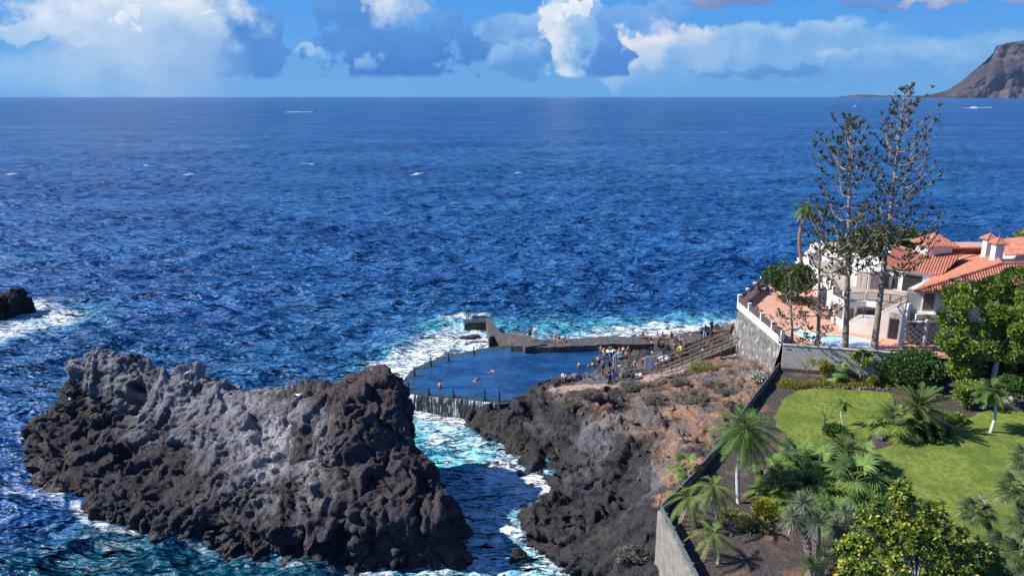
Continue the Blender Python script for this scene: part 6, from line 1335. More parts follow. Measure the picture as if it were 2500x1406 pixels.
def palm(u, v, zb, top, r, label, seed, nf=34, L=2.2, mat='palm', trunkm=None, r0=.14, r1=.11, ll=.6, cat='palm tree', dead=4, emin=-.5, emax=1.3, droop=.5, lw=.034, nl=52, group='feather palms in the garden', base=None, topp=None, name='palm_tree', ringed=True):
    """top: (u, v) of the crown centre, at the depth of the base"""
    rnd = random.Random(seed); b = base or P(u, v, zb); b = Vector((b.x, b.y, b.z)); tp_ = topp or Q(top[0], top[1], b.y + .3)
    e = empty(name, b, 0, label, cat, group); tr = tp_ - b; mb = MB(); mid_ = tr * .5 + Vector((rnd.uniform(-.12, .12) * tr.length, rnd.uniform(-.1, .1), 0)); pts, rr = stem([Vector((0, 0, -.25)), mid_, tr], r0, r1, 10, ringed, 14); mb.tube(pts, rr, 10); mb.build('trunk', trunkm or M_bark, e, False)
    lf = LF(); rb = MB(); ld = LF()
    for i in range(nf):
        q = (i + .5) / nf; el_ = emax + (emin - emax) * q ** .8 + rnd.uniform(-.1, .1); az_ = i * 2.399 + rnd.uniform(-.2, .2); l_ = L * rnd.uniform(.85, 1.1) * (.75 + .25 * math.sin(math.pi * min(1, q + .2)))
        frond(lf, tr + Vector((0, 0, .05)), az_, el_, l_, rnd, nl, ll, lw, droop * rnd.uniform(.7, 1.2) * (1 - .3 * q), 0, rb)
    for i in range(dead): frond(ld, tr + Vector((0, 0, -.1)), rnd.uniform(0, 6.28), -1.0 + rnd.uniform(-.25, .3), L * .8, rnd, 16, ll * .7, .04, .25, 0, rb, .1)
    c_ = lf.build('crown', ML[mat], e); rb.build('frond_stems', pm((.20, .22, .07), .7, 'frond_stem'), e)
    if dead: ld.build('dry_fronds', ML['dead'], e)
    return e
def fanleaf(lf, mb, base, az, elev, Lp, R_, rnd, n=22, droop=.25, tilt=.5, lw=None):
    n = int(n * 1.45)
    d = Vector((math.cos(az) * math.cos(elev), math.sin(az) * math.cos(elev), math.sin(elev))); c = base + d * Lp + Vector((0, 0, -Lp * Lp * .06)); mb.tube([base, base.lerp(c, .5) + Vector((0, 0, .03)), c], [.022, .018, .012], 4, False)
    side = Vector((-math.sin(az), math.cos(az), 0)); fw = (d + Vector((0, 0, -tilt))).normalized(); nrm = side.cross(fw).normalized()
    for k in range(n):
        a = (k / (n - 1) - .5) * 4.1; dd = (fw * math.cos(a) + side * math.sin(a)).normalized(); l_ = R_ * (.78 + .22 * math.cos(a * .8)) * rnd.uniform(.92, 1.05); lf.blade(c, dd, l_, lw or R_ * .11, nrm + side * .25 * (1 if k % 2 else -1), droop * rnd.uniform(.5, 1.5), 3)
def fanpalm(b, H_, label, seed, nl=14, Lp=1.1, R_=.9, mat='fan', lean=(0, 0), r=.12, trunkm=None, group='fan palms in the garden', cat='palm tree', emin=-.35, dead=0, name='fan_palm', stems=1, n=22, ruff=False):
    Lp *= 1.12; R_ *= 1.2 if mat != 'cham' else 1.05
    rnd = random.Random(seed); e = empty(name, b, 0, label, cat, group); lf = LF(); mb2 = MB(); ld = LF()
    for s in range(stems):
        a = s * 2.4 + seed; ln = Vector((lean[0], lean[1], 0)) + (Vector((math.cos(a), math.sin(a), 0)) * H_ * .35 if stems > 1 else Vector()); top = Vector((ln.x, ln.y, H_ * (1 - .16 * s))); mb = MB(); pts, rr = stem([Vector((0, 0, -.2)), Vector((ln.x * .35, ln.y * .35, H_ * .5)), top], r * 1.15, r, 10, True, 12); mb.tube(pts, rr, 10); mb.build('trunk', trunkm or M_bark, e)
        for i in range(nl):
            q = (i + .5) / nl; fanleaf(lf, mb2, top, i * 2.399 + rnd.uniform(-.3, .3), 1.35 + (emin - 1.35) * q ** .8, Lp * rnd.uniform(.75, 1.15), R_ * rnd.uniform(.85, 1.1), rnd, n)
        for i in range(dead): fanleaf(ld, mb2, top, rnd.uniform(0, 6.28), -.9 + rnd.uniform(-.3, .3), Lp * .7, R_ * .8, rnd, 16, .4, .8)
    lf.build('crown', ML[mat], e); mb2.build('leaf_stalks', pm((.24, .27, .10), .6, 'leaf_stalk'), e)
    if dead: ld.build('dry_fronds', ML['dead'], e)
    return e
def rosette_plant(b, heads, label, seed, mat='yucca', nb=90, L=.75, w=.05, trunkm=None, r=.12, group=None, cat='plant', name='yucca_plant', dead=True, droop=.25):
    """heads: crown centres relative to the base; each on its own trunk from the base"""
    rnd = random.Random(seed); e = empty(name, b, 0, label, cat, group)
    for h in heads:
        h = Vector(h); mb = MB(); pts, rr = stem([Vector((h.x * .1, h.y * .1, -.2)), Vector((h.x * .45, h.y * .45, h.z * .5)), h], r * 1.3, r, 10, True, 10); mb.tube(pts, rr, 10); mb.build('trunk', trunkm or M_bark, e)
        lf = LF(); ld = LF()
        for i in range(nb):
            q = (i + .5) / nb; el_ = 1.45 - 2.0 * q ** .85 + rnd.uniform(-.12, .12); a = i * 2.399 + rnd.uniform(-.1, .1); d = Vector((math.cos(a) * math.cos(el_), math.sin(a) * math.cos(el_), math.sin(el_))); lf.blade(h + d * .05, d, L * rnd.uniform(.85, 1.1), w, Vector((0, 0, 1)) if abs(d.z) < .95 else Vector((0, 1, 0)), droop * rnd.uniform(.3, 1.3), 3)
        if dead:
            for i in range(int(nb * .5)): a = rnd.uniform(0, 6.28); el_ = -1.1 + rnd.uniform(-.3, .35); d = Vector((math.cos(a) * math.cos(el_), math.sin(a) * math.cos(el_), math.sin(el_))); ld.blade(h + Vector((0, 0, -.05 - rnd.random() * .3)), d, L * .75, w, Vector((0, 0, 1)), .2, 2)
            ld.build('dry_leaves', ML['dead'], e)
        lf.build('leaf_head', ML[mat], e)
    return e
def leafcloud(blobs, n, size, seed, up=.3, shell=.55, elong=1.7, clump=None, gap=-.1):
    """(n) small folded leaves scattered in lumpy clumps through the blobs; returns mesh arrays"""
    g = np.random.default_rng(seed); B = np.array(blobs, float); wts = B[:, 3] ** 2 * (B[:, 4] if B.shape[1] > 4 else 1); k = g.choice(len(B), n * 3, p=wts / wts.sum()); d = g.normal(size=(n * 3, 3)); d /= np.linalg.norm(d, axis=1)[:, None]
    r = shell + (1 - shell) * g.random(n * 3) ** .7; sc = np.ones((n * 3, 3)); sc[:, 2] = B[k, 4] if B.shape[1] > 4 else 1
    p = B[k, :3] + d * r[:, None] * B[k, 3][:, None] * sc; nz = fbm(p * (clump or 1.1), 3, seed + 5); keep = nz > gap; p = p[keep][:n]; d = d[keep][:n]; m = len(p)
    ax = d * .6 + g.normal(size=(m, 3)) * .7 + np.array([0, 0, up]); ax /= np.linalg.norm(ax, axis=1)[:, None]; o = np.cross(ax, g.normal(size=(m, 3))); o /= np.linalg.norm(o, axis=1)[:, None] + 1e-9
    s = size * (.7 + .6 * g.random(m))[:, None]; nn = np.cross(ax, o); a = p; b = p + ax * s * elong * .5 + o * s * .5 + nn * s * .12; c = p + ax * s * elong; e = p + ax * s * elong * .5 - o * s * .5 + nn * s * .12
    co = np.stack([a, b, c, e], 1).reshape(-1, 3); i = np.arange(m) * 4; return co, np.concatenate([np.stack([i, i + 1, i + 2], 1), np.stack([i, i + 2, i + 3], 1)])
def btree(base, blobs, n, size, label, seed, mat='mid', trunk=None, tm=None, r0=.2, cat='tree', group=None, name='broadleaf_tree', up=.3, shell=.5, elong=1.6, limbs=True, gap=-.12, clump=None):
    e = empty(name, base, 0, label, cat, group); base = Vector(base); co, tr = leafcloud(blobs, n, size, seed, up, shell, elong, clump, gap); me = npmesh('crown', co, [tr]); mobj('crown', me, ML[mat], e)
    rnd = random.Random(seed); hub = Vector(trunk[-1]) if trunk else Vector((0, 0, .2)); mb = MB()
    if trunk: pts, rr = stem([Vector((0, 0, -.3))] + [Vector(q) for q in trunk], r0, r0 * .65, 10); mb.tube(pts, rr, 10); mb.build('trunk', tm or M_bark, e, True)
    if limbs:
        for b_ in blobs:
            mb = MB(); c = Vector(b_[:3]); m_ = hub.lerp(c, .5) + Vector((rnd.uniform(-.2, .2), rnd.uniform(-.2, .2), -.1 * (c - hub).length * .3)); pts, rr = stem([hub, m_, c], r0 * .45, .03, 8); mb.tube(pts, rr, 7); mb.build('branch' if trunk else 'stem', tm or M_bark, e, True)
    return e
def shrub(u, v, z, w_, h_, n, size, label, seed, mat='bush', group=None, name='shrub', p=None, cat='shrub', k=7, up=.5, **kw):
    b = p or P(u, v, z); rnd = random.Random(seed); bl = []
    for i in range(k): a = rnd.uniform(0, 6.28); rr = rnd.uniform(.1, .6) * w_ / 2; q = rnd.uniform(.28, .45); bl.append((rr * math.cos(a), rr * math.sin(a) * .8, h_ * rnd.uniform(.35, .65), w_ * q, h_ / w_ * 1.1))
    return btree(b, bl, n, size, label, seed, mat, None, None, .04, cat, group, name, up, .35, limbs=False, **kw)
# --- Norfolk pines on the terrace
def norfolk(b, top, label, seed, r0, levels, Lmax, tuft=.34, z0=.35, side=None, bare=.0, dens=1.0):
    rnd = random.Random(seed); e = empty('norfolk_pine', b, 0, label, 'pine tree', 'norfolk pines on the terrace'); tr = top - b; H_ = tr.z
    mb = MB(); ctrl = [Vector((0, 0, -.2)), tr * .3 + Vector((-.02 * tr.x, 0, 0)), tr * .65 + Vector((.0, 0, 0)), tr]; pts, _ = stem(ctrl, r0, .03, 12, False, 16); n = len(pts)
    mb.tube(pts, [r0 * (1 - (i / (n - 1)) ** 1.15) + .03 + (.012 if i % 3 == 0 else 0) for i in range(n)], 12); mb.build('trunk', M_barkp, e, False)
    def at(t_): f = t_ * (n - 1); i = min(n - 2, int(f)); return pts[i].lerp(pts[i + 1], f - i)
    lf = LF(); br = MB()
    for lv in range(levels):
        t_ = z0 + (1 - z0) * (lv + rnd.uniform(-.25, .25)) / levels; t_ = min(.995, max(z0, t_)); q = (t_ - z0) / (1 - z0); nb = rnd.choice((3, 4, 5, 5)); a0 = rnd.uniform(0, 6.28)
        for k in range(nb):
            if rnd.random() < bare * (1 - q): continue
            a = a0 + 6.283 * k / nb + rnd.uniform(-.3, .3); Lb = Lmax * (1 - q) ** .55 * rnd.uniform(.65, 1.1) * (.55 if q > .93 else 1) * (.75 + .25 * min(1, q * 5)); Lb = max(.5, Lb)
            if side is not None: Lb *= 1 + .25 * math.cos(a - side)
            d = Vector((math.cos(a), math.sin(a), 0)); sd_ = Vector((-math.sin(a), math.cos(a), 0)); up_ = .12 + .55 * q; bp = []
            o = at(t_); nseg = 9
            for i in range(nseg + 1): s = i / nseg; bp.append(o + d * (Lb * s) + Vector((0, 0, Lb * (up_ * s - .28 * (1 - q) * math.sin(math.pi * min(1, s * 1.1)) + .30 * s * s * s))) + sd_ * (Lb * .05 * math.sin(s * 5 + lv)))
            rb_ = .03 + .016 * Lb; br.tube(bp, [rb_ * (1 - .75 * i / nseg) for i in range(nseg + 1)], 5, False)
            # branchlets with upright rope-like tufts on the outer part
            nt = int((1.6 + Lb * 2.3) * dens); 
            for j in range(nt):
                s = .30 + .70 * (j + rnd.random()) / nt; f = s * nseg; i = min(nseg - 1, int(f)); p = bp[i].lerp(bp[i + 1], f - i); sgn = 1 if j % 2 else -1; ol = (.22 + .30 * (1 - s)) * min(1.2, Lb * .4) * rnd.uniform(.5, 1.3)
                tip = p + sd_ * sgn * ol + d * ol * .6 + Vector((0, 0, ol * .45)); br.tube([p, tip], [.022, .014], 3, False)
                ax = (d * .35 + sd_ * sgn * .25 + Vector((0, 0, .9)) + Vector((rnd.uniform(-.25, .25),) * 3)).normalized(); th = tuft * rnd.uniform(.6, 1.25)
                for m_ in range(5):                       # a bundle of short spiky ropes
                    ax2 = (ax + Vector((rnd.uniform(-.75, .75), rnd.uniform(-.75, .75), rnd.uniform(-.2, .3)))).normalized(); o1 = ax2.orthogonal().normalized(); o2 = ax2.cross(o1); q0 = tip - ax2 * .08
                    for c_ in range(3):
                        an = c_ * 2.094; oo = o1 * math.cos(an) + o2 * math.sin(an); w_ = th * .085; lf.v += [q0, q0 + ax2 * th * .55 + oo * w_, q0 + ax2 * th, q0 + ax2 * th * .55 - oo * w_]; lf.f.append((lf.n, lf.n + 1, lf.n + 2, lf.n + 3)); lf.n += 4
    br.build('branches', M_barkp, e, False); lf.build('crown', ML['pine'], e); return e
zb_ = DZ
b = P(2064, 850, zb_); norfolk(b, Q(2078, 286, b.y), 'left tall norfolk pine with a pale straight trunk and dense left branches', 11, .27, 13, 4.7, .58, .41, side=3.14, bare=.1)
b = P(2133, 856, zb_); norfolk(b, Q(2210, 216, b.y), 'tallest norfolk pine, leaning right, with an open airy crown', 12, .29, 19, 4.3, .50, .36, side=.2, bare=.05)
b = P(1997, 848, zb_); norfolk(b, Q(2003, 500, b.y), 'slim norfolk pine in front of the villa columns with a small crown', 13, .17, 11, 2.9, .44, .10, bare=.4, dens=1.5)
b = P(1935, 842, zb_); norfolk(b, Q(1926, 648, b.y), 'smallest norfolk pine at the left end of the block wall', 14, .11, 8, 2.5, .42, .02, bare=.35, dens=1.4)
# tall thin palm at the back of the terrace
b = P(1963, 668, DZ); palm(0, 0, 0, None, 0, 'tall slender palm with a reddish trunk rising behind the round tree', 21, 26, 2.3, 'palm', M_barkr, .24, .2, .6, base=b, topp=Q(1967, 505, b.y), dead=5, group=None, emin=-.9, droop=.6)
b = P(2062, 655, DZ); mb = MB(); mb.tube([b, Q(2066, 560, b.y)], [.2, .17], 8); 
# round dark tree in the planter
b = P(1926, 731, DZ + .3); btree(b, [(-1.6, .2, 2.6, 1.6, .9), (0, 0, 3.0, 1.9, .9), (1.5, .3, 2.6, 1.6, .9), (.3, -.9, 2.2, 1.4, .8), (-1.1, -.6, 2.0, 1.2, .8), (1.3, -.4, 2.0, 1.1, .9), (0, .9, 2.4, 1.6, .8)], 9000, .17, 'dense round dark green tree standing in the round planter on the terrace', 31, 'bush', [(.05, 0, .8), (.1, 0, 1.5)], M_bark, .2, group=None)
# broad dark trees behind the villa
b = P(2150, 648, DZ); btree(b, [(-4.2, 0, 2.6, 2.2, .8), (-1.8, 0, 3.2, 2.6, .8), (.9, .5, 3.9, 2.6, .75), (3.4, 0, 3.4, 2.6, .75), (-2, -1, 1.6, 2, .8), (2, -1, 1.8, 2.2, .8), (5, .5, 2.6, 2, .8)], 14000, .22, 'broad dark evergreen tree behind the villa and the pine trunks', 32, 'dark', [(0, 0, 1), (0, 0, 1.8)], M_barkd, .35)
b = Q(2515, 640, 96); btree(Vector((b.x, b.y, 8)), [(-1.6, 0, 5.0, 1.8, .9), (0.6, 0, 5.9, 2.2, .9), (3.2, 0, 5.6, 2.4, .9), (0, -1, 4.2, 2.0, .9), (2, -1, 4.2, 2.2, .9)], 11000, .24, 'green tree rising behind the roofs at the right edge', 33, 'mid', [(0, 0, 2), (0, 0, 4)], M_bark, .35)
# big bright tree at the right
def big_tree():
    b = P(2425, 922, 7.0); rel = lambda u, v, dy: Q(u, v, b.y + dy) - b; bl = []
    for u, v, dy, r in ((2340, 720, 1, 1.5), (2390, 718, 2, 1.5), (2440, 712, 1.5, 1.8), (2488, 690, 2.5, 1.8), (2510, 715, 0, 2.0), (2330, 780, 0, 1.5), (2380, 770, .5, 1.9), (2440, 770, 0, 2.2), (2490, 780, -1, 2.3), (2320, 830, -.5, 1.2), (2350, 850, -.5, 1.5), (2400, 840, -1.2, 1.6), (2460, 850, -1, 1.7), (2510, 860, -1, 2.0), (2345, 900, -.3, 1.2), (2380, 890, 0, 1.2), (2480, 900, .5, 1.5), (2540, 760, 1, 2.4), (2570, 700, 1, 2.4), (2350, 745, -.5, 1.1)): c = rel(u, v, dy); bl.append((c.x, c.y, c.z, r * .95, .85))
    btree(b, bl, 46000, .155, 'large bright green tree with a pale forked trunk at the right beside the villa', 34, 'mid', [(.03, 0, 1.0), (.1, 0, 1.9), (0, .1, 2.5)], M_barkw, .26, gap=-.02, clump=.95, shell=.55)
big_tree()
b = P(2290, 820, 8.3); btree(b, [(0, 0, 2.9, .95, .9), (.8, .2, 3.1, .9, .9), (.2, 0, 2.2, .9, .9)], 2600, .14, 'small leafy tree in front of the white wing of the villa', 35, 'bush', [(0, 0, 1), (.1, 0, 1.9)], M_bark, .08)
p_ = P(2052, 668, 11.63); shrub(0, 0, 0, 2.6, 1.5, 1800, .12, 'pale flowering shrub on the upper deck of the villa', 130, 'white', p=p_); p_ = P(2084, 655, 11.63); shrub(0, 0, 0, 2.4, 1.6, 1800, .13, 'dry brownish shrub behind the pale one on the upper deck', 131, 'dry', p=p_)
# vine on the screen
b = P(2240, 838, 8.3); btree(b, [(-.9, -.3, 1.0, .6, 1.3), (-.4, -.3, 1.9, .6, .9), (.4, -.3, 2.3, .6, .7), (1.1, -.3, 2.6, .5, .6), (.2, -.3, 1.2, .5, 1.4), (-1.2, -.3, 2.4, .5, .6)], 1500, .10, 'straggly climbing vine spreading over the pierced block screen', 36, 'drygr', [(0, 0, .6), (0, 0, 1.2)], M_barkd, .05, 'climbing plant', name='climbing_vine')
# dark shrub, small tree, plants by the block wall
shrub(2222, 934, 6.3, 5.6, 3.1, 15000, .15, 'large dark green rounded shrub against the right end of the block wall', 41, 'bush', k=12)
b = P(2099, 931, 6.2); e = btree(b, [(-.7, 0, 2.3, .55, .8), (0, 0, 2.6, .65, .8), (.7, .1, 2.3, .55, .8), (.2, -.3, 2.1, .5, .8), (-.2, .4, 2.2, .6, .8)], 2300, .13, 'small green tree with several thin stems in front of the block wall', 42, 'mid', [(0, 0, .5), (0, 0, .75)], M_bark, .09)
b = P(2012, 927, 6.2); btree(b, [(-.2, 0, 1.5, .5, .8), (.3, 0, 1.2, .5, .8), (-.1, 0, .9, .4, .8)], 900, .12, 'yellowish shrub against the left half of the block wall', 43, 'hedge', [(0, 0, .4), (0, 0, .8)], M_bark, .04, 'shrub', name='shrub')
b = P(1968, 922, 6.2); btree(b, [(-.2, 0, 1.1, .45, .9), (.3, 0, 1.5, .4, .9)], 260, .10, 'sparse twiggy shrub at the left end of the block wall', 44, 'drygr', [(0, 0, .4), (0, 0, .7)], M_bark, .03, 'shrub', name='shrub')
fanpalm(P(2044, 926, 6.2), .75, 'small fan palm standing close to the block wall', 45, 13, .75, .62, 'fan'); shrub(2128, 936, 6.3, .9, .8, 700, .1, 'small yellow green bush beside the thin stemmed tree', 46, 'hedge')
# yellow ground cover strip
def strip():
    rnd_ = np.random.default_rng(5); bl = []
    for k in range(60): u = 1905 + k * 4.4; v = 932 + (k / 60) * 4 + rnd_.uniform(-6, 5) - (4 if u > 2060 else 0); p = P(u, v + 4, 6.2); bl.append((p.x, p.y, gzz(p.x, p.y) + .05, rnd_.uniform(.35, .55), .55))
    co, tr = leafcloud(bl, 16000, .09, 9, .8, .3, 1.4, 2, -.2); o = mobj('ground_cover', npmesh('ground_cover', co, [tr]), ML['hedge']); tag(o, 'low yellow green ground cover in the bed below the block wall', 'ground cover', kind='stuff')
strip()
# --- feather palms
palm(1804, 1228, 6, (1822, 1052), 0, 'tall feather palm with a slim pale trunk leaning right beside the metal fence', 51, 54, 2.9, 'palm', M_barkw, .14, .10, .58, dead=9, emin=-.8, droop=.5, nl=44, lw=.03)
palm(1735, 1300, 6, (1742, 1190), 0, 'feather palm in the middle of the group of three by the corner fence', 52, 22, 2.0, 'palmb', M_bark, .12, .1, .36, nl=30, lw=.028, droop=.8, dead=3, emin=-.9)
palm(1700, 1290, 6, (1683, 1216), 0, 'feather palm leaning over the corner fence, leftmost of its group', 53, 20, 2.0, 'palmb', M_bark, .11, .09, .36, nl=30, lw=.028, droop=.8, dead=4, emin=-.8)
palm(1752, 1376, 6, (1740, 1306), 0, 'young bright green feather palm on bare soil, nearest the corner wall', 54, 16, 1.7, 'palmb', M_barkw, .08, .07, .34, nl=30, lw=.028, droop=.8, dead=3, emin=-.4)
palm(2065, 1046, 6, (2057, 985), 0, 'small slender palm with a white stem standing on the far lawn', 55, 12, .8, 'palmb', M_barkw, .06, .05, .26, dead=1, emin=-.9, lw=.035)
palm(2416, 1059, 6, (2422, 955), 0, 'palm with a white trunk and yellowing lower fronds on the right lawn', 56, 34, 1.75, 'palm', M_barkw, .12, .10, .5, dead=2, emin=-.7)
palm(2240, 1062, 6, (2243, 1000), 0, 'large wide sago like palm with long arching fronds at the edge of the lawn', 57, 60, 3.2, 'cycad', M_barkd, .42, .38, .52, dead=5, emin=-.55, emax=1.35, droop=.38, nl=52, lw=.04)
palm(2062, 1180, 6, (2062, 1105), 0, 'dark feather palm behind the cluster of fan palms', 58, 34, 2.2, 'cycad', M_barkd, .25, .22, .5, dead=2, emin=-.3, nl=44)
palm(1905, 1230, 6, (1905, 1190), 0, 'low spreading feather palm at the left side of the fan palm cluster', 59, 22, 1.9, 'palmb', M_bark, .14, .12, .42, dead=2, emin=-.1)
palm(1960, 1215, 6, (1958, 1180), 0, 'low feather palm half hidden under the fan palms', 60, 24, 1.8, 'palm', M_bark, .14, .12, .42, dead=2, emin=-.2)
# --- fan palms
G2 = 'fan palms in the garden'
fanpalm(P(1672, 1172, 5.6), .9, 'fan palm growing outside the metal fence on the cliff edge', 61, 14, .8, .6, 'palmb')
fanpalm(P(2182, 1066, 6), 1.0, 'bright green fan palm with yellow lower leaves beside the sago like palm', 62, 17, 1.25, 1.0, 'palmb', emin=-.45)
fanpalm(P(2080, 1232, 6), 1.7, 'largest fan palm in the middle of the cluster', 63, 20, 1.45, 1.15, 'fan', emin=-.5, dead=3)
fanpalm(P(1985, 1190, 6), 1.5, 'fan palm at the back left of the cluster', 64, 17, 1.2, 1.05, 'fan', emin=-.4)
fanpalm(P(1940, 1160, 6), 1.2, 'fan palm directly right of the tall feather palm', 65, 15, 1.1, .95, 'fan', emin=-.4)
fanpalm(P(2020, 1235, 6), 1.0, 'low fan palm at the front of the cluster', 66, 14, 1.1, .9, 'palmb', emin=-.3)
fanpalm(P(1868, 1165, 6), .5, 'small yellowish fan palm under the tall feather palm', 67, 8, .7, .6, 'palmb', emin=-.1)
shrub(2135, 1185, 6, 1.9, 1.5, 3200, .13, 'rounded dark green bush at the right of the fan palm cluster', 68, 'bush'); shrub(2050, 1070, 6, 2.2, .9, 2600, .12, 'dark low bush on the near side of the far lawn', 69, 'bush'); shrub(2270, 1075, 6, 2.6, 1.0, 2600, .13, 'dark leafy bush under the sago like palm', 70, 'dark')
shrub(1870, 1258, 6, 1.15, .75, 2600, .13, 'small bright lime green tuft of bush on the bare soil', 71, 'hedge', k=5, elong=3)
shrub(1832, 1285, 6, 2.2, .35, 2600, .07, 'patch of low dry yellowish grass beside the lime green tuft', 79, 'drygr', elong=3); shrub(1785, 1260, 6, 1.3, .25, 1200, .07, 'small patch of dry grass near the tall palm trunk', 80, 'drygr', elong=3)
shrub(2475, 960, 7.4, 2.5, 1.5, 2600, .15, 'green shrub at the right edge beyond the footpath', 72, 'bush')
shrub(2365, 985, 6.4, 2.8, 2.2, 3600, .14, 'loose green shrub between the sago like palm and the white trunk palm', 73, 'mid')
fanpalm(P(1905, 1215, 6), .7, 'fan palm at the left front of the cluster beside the tall palm trunk', 74, 14, 1.0, .85, 'palmb', emin=-.2); fanpalm(P(2095, 1150, 6), .9, 'fan palm at the back right of the cluster next to the lawn', 75, 14, 1.1, .9, 'fan', emin=-.3)
palm(1945, 1275, 6, (1940, 1235), 0, 'low feather palm between the fan palm cluster and the yuccas', 76, 22, 1.7, 'palmb', M_bark, .12, .1, .4, dead=3, emin=-.2, nl=34)
shrub(2150, 1035, 6, 2.0, .9, 1600, .12, 'low loose green bush left of the bright fan palm', 77, 'mid'); shrub(2330, 1030, 6, 1.8, .7, 1400, .12, 'low yellow green bush right of the sago like palm', 78, 'mid')
fanpalm(P(1875, 1225, 6), .5, 'low fan palm nearest the trunk of the tall feather palm', 88, 12, .8, .65, 'palmb', emin=-.1); fanpalm(P(2030, 1290, 6), .8, 'fan palm between the cluster and the blue grey yuccas', 89, 14, .9, .75, 'fan', emin=-.3)
# bare small tree
b = P(2009, 1064, 6); e = empty('bare_tree', b, 0, 'small leafless tree with crooked twigs on the far lawn', 'tree'); mb = MB(); mb.tube([(0, 0, -.1), (.03, 0, .9), (0, 0, 1.7)], [.06, .05, .045], 8); mb.build('trunk', M_barkd, e)
for q in (((0, 0, 1.3), (.4, 0, 1.6), (.65, .1, 2.2), (.8, .1, 2.5)), ((0, 0, 1.6), (-.25, 0, 2.0), (-.5, 0, 2.2)), ((0, 0, 1.65), (.15, .2, 2.1), (.5, .3, 2.3)), ((-.25, 0, 2.0), (-.2, .1, 2.4), (-.35, 0, 2.6)), ((.4, 0, 1.6), (.6, -.1, 1.7), (.85, 0, 1.65))): mb = MB(); mb.tube(q, [.035 - .025 * i / (len(q) - 1) for i in range(len(q))], 6); mb.build('branch', M_barkd, e)
# --- yuccas and leaning fan palms near the camera
def heads(b, lst): return [Q(u, v, b.y + dy) - b for u, v, dy in lst]
b = P(1988, 1362, 6); rosette_plant(b, heads(b, ((1962, 1228, .8), (1995, 1275, .2), (1935, 1262, .6))), 'clump of grey green yuccas with thick ringed trunks in the lower garden', 81, 'yucca', 130, 1.1, .06, M_bark, .2, 'yuccas in the lower garden')
b = P(2062, 1330, 6); rosette_plant(b, heads(b, ((2062, 1250, .3), (2040, 1285, 0))), 'blue grey yucca heads just left of the yellow leaved tree', 82, 'yucca', 100, .95, .055, M_bark, .14, 'yuccas in the lower garden')
rosette_plant(P(1990, 1412, 6), [(-.3, 0, .9), (.5, .2, 1.2), (1.1, .5, 1.5)], 'low dark green spiky plants at the bottom edge of the garden', 83, 'cham', 90, .8, .05, M_bark, .15, 'yuccas in the lower garden')
G3 = 'dark leaning fan palms at the right'
fanpalm(P(2430, 1330, 6), 2.3, 'fan palm with a dark trunk leaning left at the lower right', 84, 26, .65, .62, 'cham', (-1.5, 0), .16, M_barkd, G3, dead=3, n=18)
fanpalm(P(2500, 1310, 6), 3.0, 'tall dark trunked fan palm at the right edge', 85, 28, .7, .66, 'cham', (-.9, .2), .17, M_barkd, G3, dead=4, n=18)
fanpalm(P(2505, 1270, 6), 3.9, 'highest of the dark fan palm heads at the right edge', 86, 26, .7, .66, 'cham', (-.3, .5), .16, M_barkd, G3, dead=3, n=18)
fanpalm(P(2450, 1400, 6), 1.5, 'low bushy dark fan palm at the bottom right corner', 87, 30, .75, .7, 'cham', (0, 0), .18, M_barkd, G3, stems=2, n=18)
fanpalm(P(2500, 1370, 6), 2.1, 'dark fan palm in the bottom right corner under the tall heads', 88, 26, .75, .7, 'cham', (-.2, 0), .16, M_barkd, G3, n=18)
